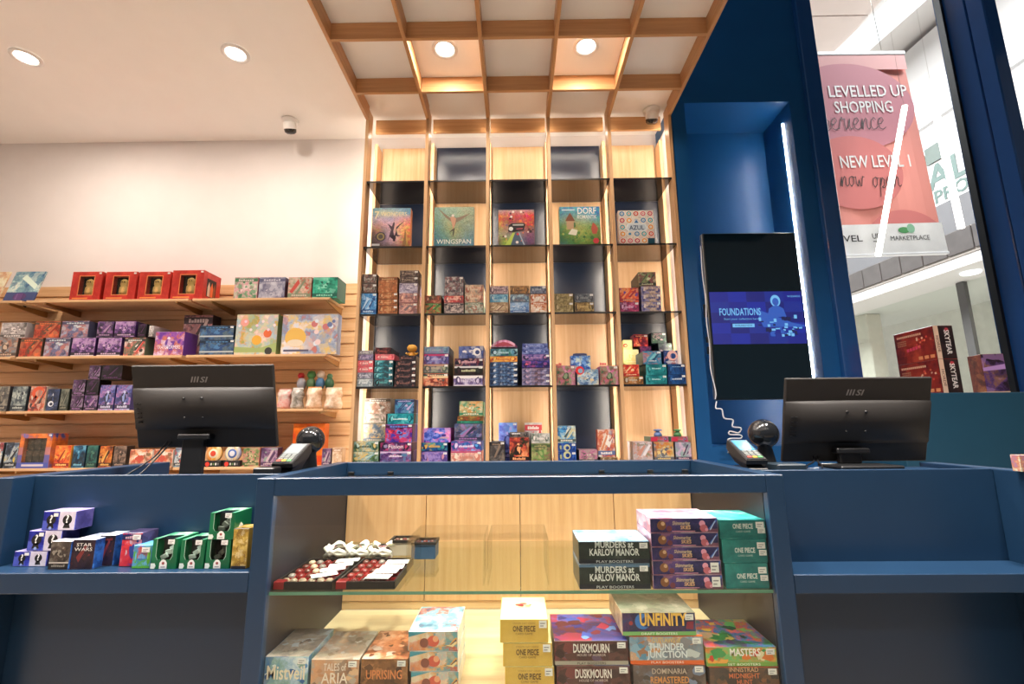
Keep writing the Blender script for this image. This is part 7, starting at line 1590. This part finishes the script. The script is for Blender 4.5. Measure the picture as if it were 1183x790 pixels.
# drawstring pouches with cream frills
CRM = plain('frill_cream', 'efe8d8', .7); PCH = plain('pouch_print', 'a8a898', .6, var=.3)
for q, (x, nth) in enumerate(((-.598, 'left'), (-.525, 'middle'), (-.452, 'right'))):
    t = thing('gift_pouch', f'small pouch with a cream frill behind the trays, {nth} of three', 'pouch', (x, 1.655, ZS), group='frilled pouches behind the trays')
    m = MB(); m.lathe([(0, .0005), (.028, .0005), (.034, .012), (.031, .03), (.016, .044), (.013, .05)], ink('gw') if q != 1 else ink('ltg'), 18); m.build('pouch_body', t)
    fz = MB(); n = 40
    for i in range(n):
        a0, a1 = 2 * PI * i / n, 2 * PI * (i + 1) / n
        def R(a, v): r = .014 + v * (.024 + .006 * math.sin(5 * a + q)); return (r * math.cos(a), r * math.sin(a) * .9, .040 + v * (.010 + .007 * math.sin(4 * a + 2 * q)))
        for j in range(3):
            v0, v1 = j / 3, (j + 1) / 3
            fz.face([R(a0, v0), R(a1, v0), R(a1, v1), R(a0, v1)], CRM, smooth=True)
    for s in range(2): fz.tube([(-.035 + .0 * s, -.03, .02 + .03 * s), (-.015, -.036, .04 - .012 * s), (.01, -.036, .028 + .014 * s), (.036, -.03, .03)], .0075, CRM, 8)
    fz.build('frill', t)
def rim_tray(label, x, y, w, d, h, base):
    t = thing('small_tray', label, 'tray', (x, y, ZS), group='small dark trays behind the right trinket tray')
    m = MB(); m.box(-w / 2, w / 2, -d / 2, d / 2, .0004, h - .004, base, ch=.001); m.build('base', t)
    r = MB(); r.box(-w / 2 - .002, -w / 2 + .006, -d / 2 - .002, d / 2 + .002, h - .0038, h + .004, FELT); r.box(w / 2 - .006, w / 2 + .002, -d / 2 - .002, d / 2 + .002, h - .0038, h + .004, FELT); r.box(-w / 2 + .006, w / 2 - .006, -d / 2 - .002, -d / 2 + .006, h - .0038, h + .004, FELT); r.box(-w / 2 + .006, w / 2 - .006, d / 2 - .006, d / 2 + .002, h - .0038, h + .004, FELT); r.build('rim', t)
    c = MB()
    for i in range(3): c.lathe([(0, h - .0038), (.009, h - .0038), (.008, h + .002), (0, h + .004)], SH[i % 2 + 1], 12, M=Matrix.Translation((-w * .28 + i * w * .28, 0, 0)))
    c.build('stones', t)
rim_tray('small pale based tray with a black rim behind the right tray', -.400, 1.745, .088, .07, .047, colour('b8a894'))
rim_tray('small dark blue tray with a black rim behind the right tray', -.318, 1.70, .080, .07, .05, colour('2c4a68'))
# clear acrylic risers
for x0, x1, lab in ((-.316, -.096, 'clear acrylic riser on the glass shelf right of the trinket trays'), (-.087, .085, 'clear acrylic riser on the glass shelf beside the dark green boxes')):
    m = MB(); m.box(x0, x1, 1.40, 1.60, .8250, .8285, ACRY); m.box(x0, x0 + .0035, 1.40, 1.60, ZS + .0003, .8248, ACRY); m.box(x1 - .0035, x1, 1.40, 1.60, ZS + .0003, .8248, ACRY)
    tag(m.build('acrylic_riser'), lab, 'display riser', 'clear acrylic risers on the glass shelf')

# ------------------------------------------------------------------ boxes in the shop window and the card box on the return
def sky_box(label, z):
    t = thing('game_carton', label, 'game box', (2.576, 2.95, z), group='dark red game boxes on the window plinth')
    w, d, h = .119, .298, .2035; a, b = ink('skyt'), ink('skys'); f = -d / 2
    m = MB(); m.box(-w / 2, w / 2, f, d / 2, 0, h, b, top=a, side=a, ch=.0015)
    X = -w / 2 - .0005; L = Matrix.Translation((X, 0, 0)) @ Matrix.Rotation(-PI / 2, 4, 'Z') @ Matrix.Rotation(PI / 2, 4, 'X')
    for i in range(13): m.face([L @ Vector((-.125 + i * .0145 + du, .165 + dv, 0)) for du, dv in ((0, 0), (.011, 0), (.011, .013), (0, .013))], colour('d8a888'))
    for i in range(3):
        for k in range(5): m.face([L @ Vector((-.125 + k * .014 + du, .14 - i * .013 + dv, 0)) for du, dv in ((0, 0), (.011, 0), (.011, .007), (0, .007))], colour('a87858'))
    for k in range(5): m.face([L @ Vector((-.06 + k * .022 + du, .07 + dv + .003 * k, 0)) for du, dv in ((0, 0), (.017, .002), (.017, .022), (0, .020))], colour('c83c58'))
    r = random.Random(int(z * 100))
    for i in range(16):
        u, v = r.uniform(.0, .13), r.uniform(.08, .15)
        m.face([L @ Vector((u + du, v + dv, .0003)) for du, dv in ((0, 0), (.012, .004), (.008, .016), (-.004, .01))], colour(('d04838', 'e0b090', '8a2420', 'd86a48')[i % 4]))
    for i in range(3): m.face([L @ Vector((.02 + i * .042 + q[0] * .03, .012 + q[1] * .02, .0003)) for q in ((0, 0), (1, 0), (1, 1), (0, 1))], colour('d88858'))
    m.face([(-w / 2 + .001, f - .0005, .001), (-w / 2 + .030, f - .0005, .001), (-w / 2 + .030, f - .0005, h - .001), (-w / 2 + .001, f - .0005, h - .001)], colour('e0c0a8'))
    m.text('HORDE', colour('5a3028'), .016, Matrix.Translation((-w / 2 + .010, f - .0008, h * .45)) @ Matrix.Rotation(PI / 2, 4, 'X') @ Matrix.Rotation(-PI / 2, 4, 'Z'), width=.1, bold=.01)
    m.text('SKYTEAR', colour('e8e0dc'), .030, Matrix.Translation((.004, f - .0008, h * .5)) @ Matrix.Rotation(PI / 2, 4, 'X') @ Matrix.Rotation(-PI / 2, 4, 'Z'), width=.15, bold=.03)
    flat(m, circle(.02, h - .025, .012), f - .0006, colour('b83c48'))
    m.build('carton', t)
sky_box('dark red game box on the window plinth, lower of two', 1.3138); sky_box('dark red game box on the window plinth, upper of two', 1.3176 + .2)
t = thing('game_carton', 'brown and violet game box on the plinth right of the red ones', 'game box', (2.855, 2.86, 1.3138), (0, 0, math.radians(-12)))
m = MB(); m.box(-.058, .058, -.055, .055, 0, .232, ink('skp'), top=ink('skb2'), side=ink('skb2'), ch=.0015)
m.box(-.0582, .0582, -.0552, .0552, .0, .008, colour('e0b898')); flat(m, [(-.056, .13), (.056, .14), (.056, .17), (-.056, .15)], -.0556, colour('b890d0')); m.build('carton', t)
tag(MB().box(-.05, .05, -.012, .012, 0, .045, ink('crd'), ch=.0006).build('card_box', loc=(1.452 - .02, 1.362, 1.0055)), 'small pale card box on the right counter return', 'card box')
bpy.data.objects['card_box'].location = (1.4525, 1.375, 1.0055); bpy.data.objects['card_box'].scale = (.5, 1, 1) if 0 else (1, 1, 1)
# ================================================================== LIGHT
SC.cycles.transparent_max_bounces = 32
w = bpy.data.worlds.new('world'); SC.world = w; w.use_nodes = True
w.node_tree.nodes['Background'].inputs[0].default_value = lin('e8ecf2'); w.node_tree.nodes['Background'].inputs[1].default_value = .10
for x, y, p in ((-3.22, 2.68, 20), (-1.825, 2.675, 20), (-.4465, 2.665, 9), (.4718, 2.66, 9)):
    area('downlight_lamp', (x, y, 3.555), .11, p, 'fff1e2', shape='DISK')
for x in (-3.2, -1.83, -.45, .47, 1.6):
    for y, p in ((1.0, 58), (-1.2, 9)):
        area('store_lamp', (x, y, 3.55), .3, p, 'fff4ea', shape='DISK', spread=math.radians(125))
for k in range(6):
    x = X0 + k * CW
    area('post_led', (x, YF + .10, 2.18), .012, 5.4, 'fff0dc', rot=(PI / 2, 0, 0), size_y=2.55)
for c in range(5):
    area('head_led', (X0 + (c + .5) * CW, YF + .20, 3.45), .4, .6, 'fff0dc', rot=(0, 0, 0), size_y=.012)
area('cabinet_led', (0, 1.374, .950), 1.3, 2.5, 'fff8f0', rot=(math.radians(-25), 0, 0), size_y=.012)
area('cabinet_led_low', (0, 1.40, .694), 1.3, .9, 'fff8f0', rot=(math.radians(-10), 0, 0), size_y=.012)
area('mall_fill', (3.0, 9.5, 8.8), 4, 1900, 'ffffff', size_y=4)  # added lamp kept outside the view, brightens the mall
area('mall_fill', (7.2, 4.1, 8.8), 1.6, 420, 'ffffff', size_y=1.2)  # added lamp out of view, lights the banner from the front
area('soffit_light', (12, 7.3, 3.6), 3, 110, 'fff6ea', size_y=2)
# ================================================================== CAMERA
cd = bpy.data.cameras.new('camera'); co = bpy.data.objects.new('camera', cd); COL.objects.link(co)
SC.camera = co
cd.sensor_fit = 'HORIZONTAL'; cd.sensor_width = 36.0; cd.lens = 36.0 * 541.7 / 1183; cd.clip_start = .05; cd.clip_end = 200
p_, y_, r_ = .1787, -.0093, -.0082
Rz = Matrix(((math.cos(y_), -math.sin(y_), 0), (math.sin(y_), math.cos(y_), 0), (0, 0, 1)))
B = Matrix(((1, 0, 0), (0, 0, -1), (0, 1, 0)))
Rx = Matrix(((1, 0, 0), (0, math.cos(p_), math.sin(p_)), (0, -math.sin(p_), math.cos(p_))))
Rr = Matrix(((math.cos(r_), -math.sin(r_), 0), (math.sin(r_), math.cos(r_), 0), (0, 0, 1)))
Mc = Rr @ Rx @ B @ Rz                       # world -> x right, y down, z ahead
flip = Matrix(((1, 0, 0), (0, -1, 0), (0, 0, -1)))
co.matrix_world = Matrix.Translation((0, 0, 1.14)) @ (flip @ Mc).transposed().to_4x4()
vs = SC.view_settings
vs.view_transform = 'Standard'; vs.look = 'None'; vs.exposure = 0.22; vs.gamma = 1.0; vs.use_curve_mapping = False
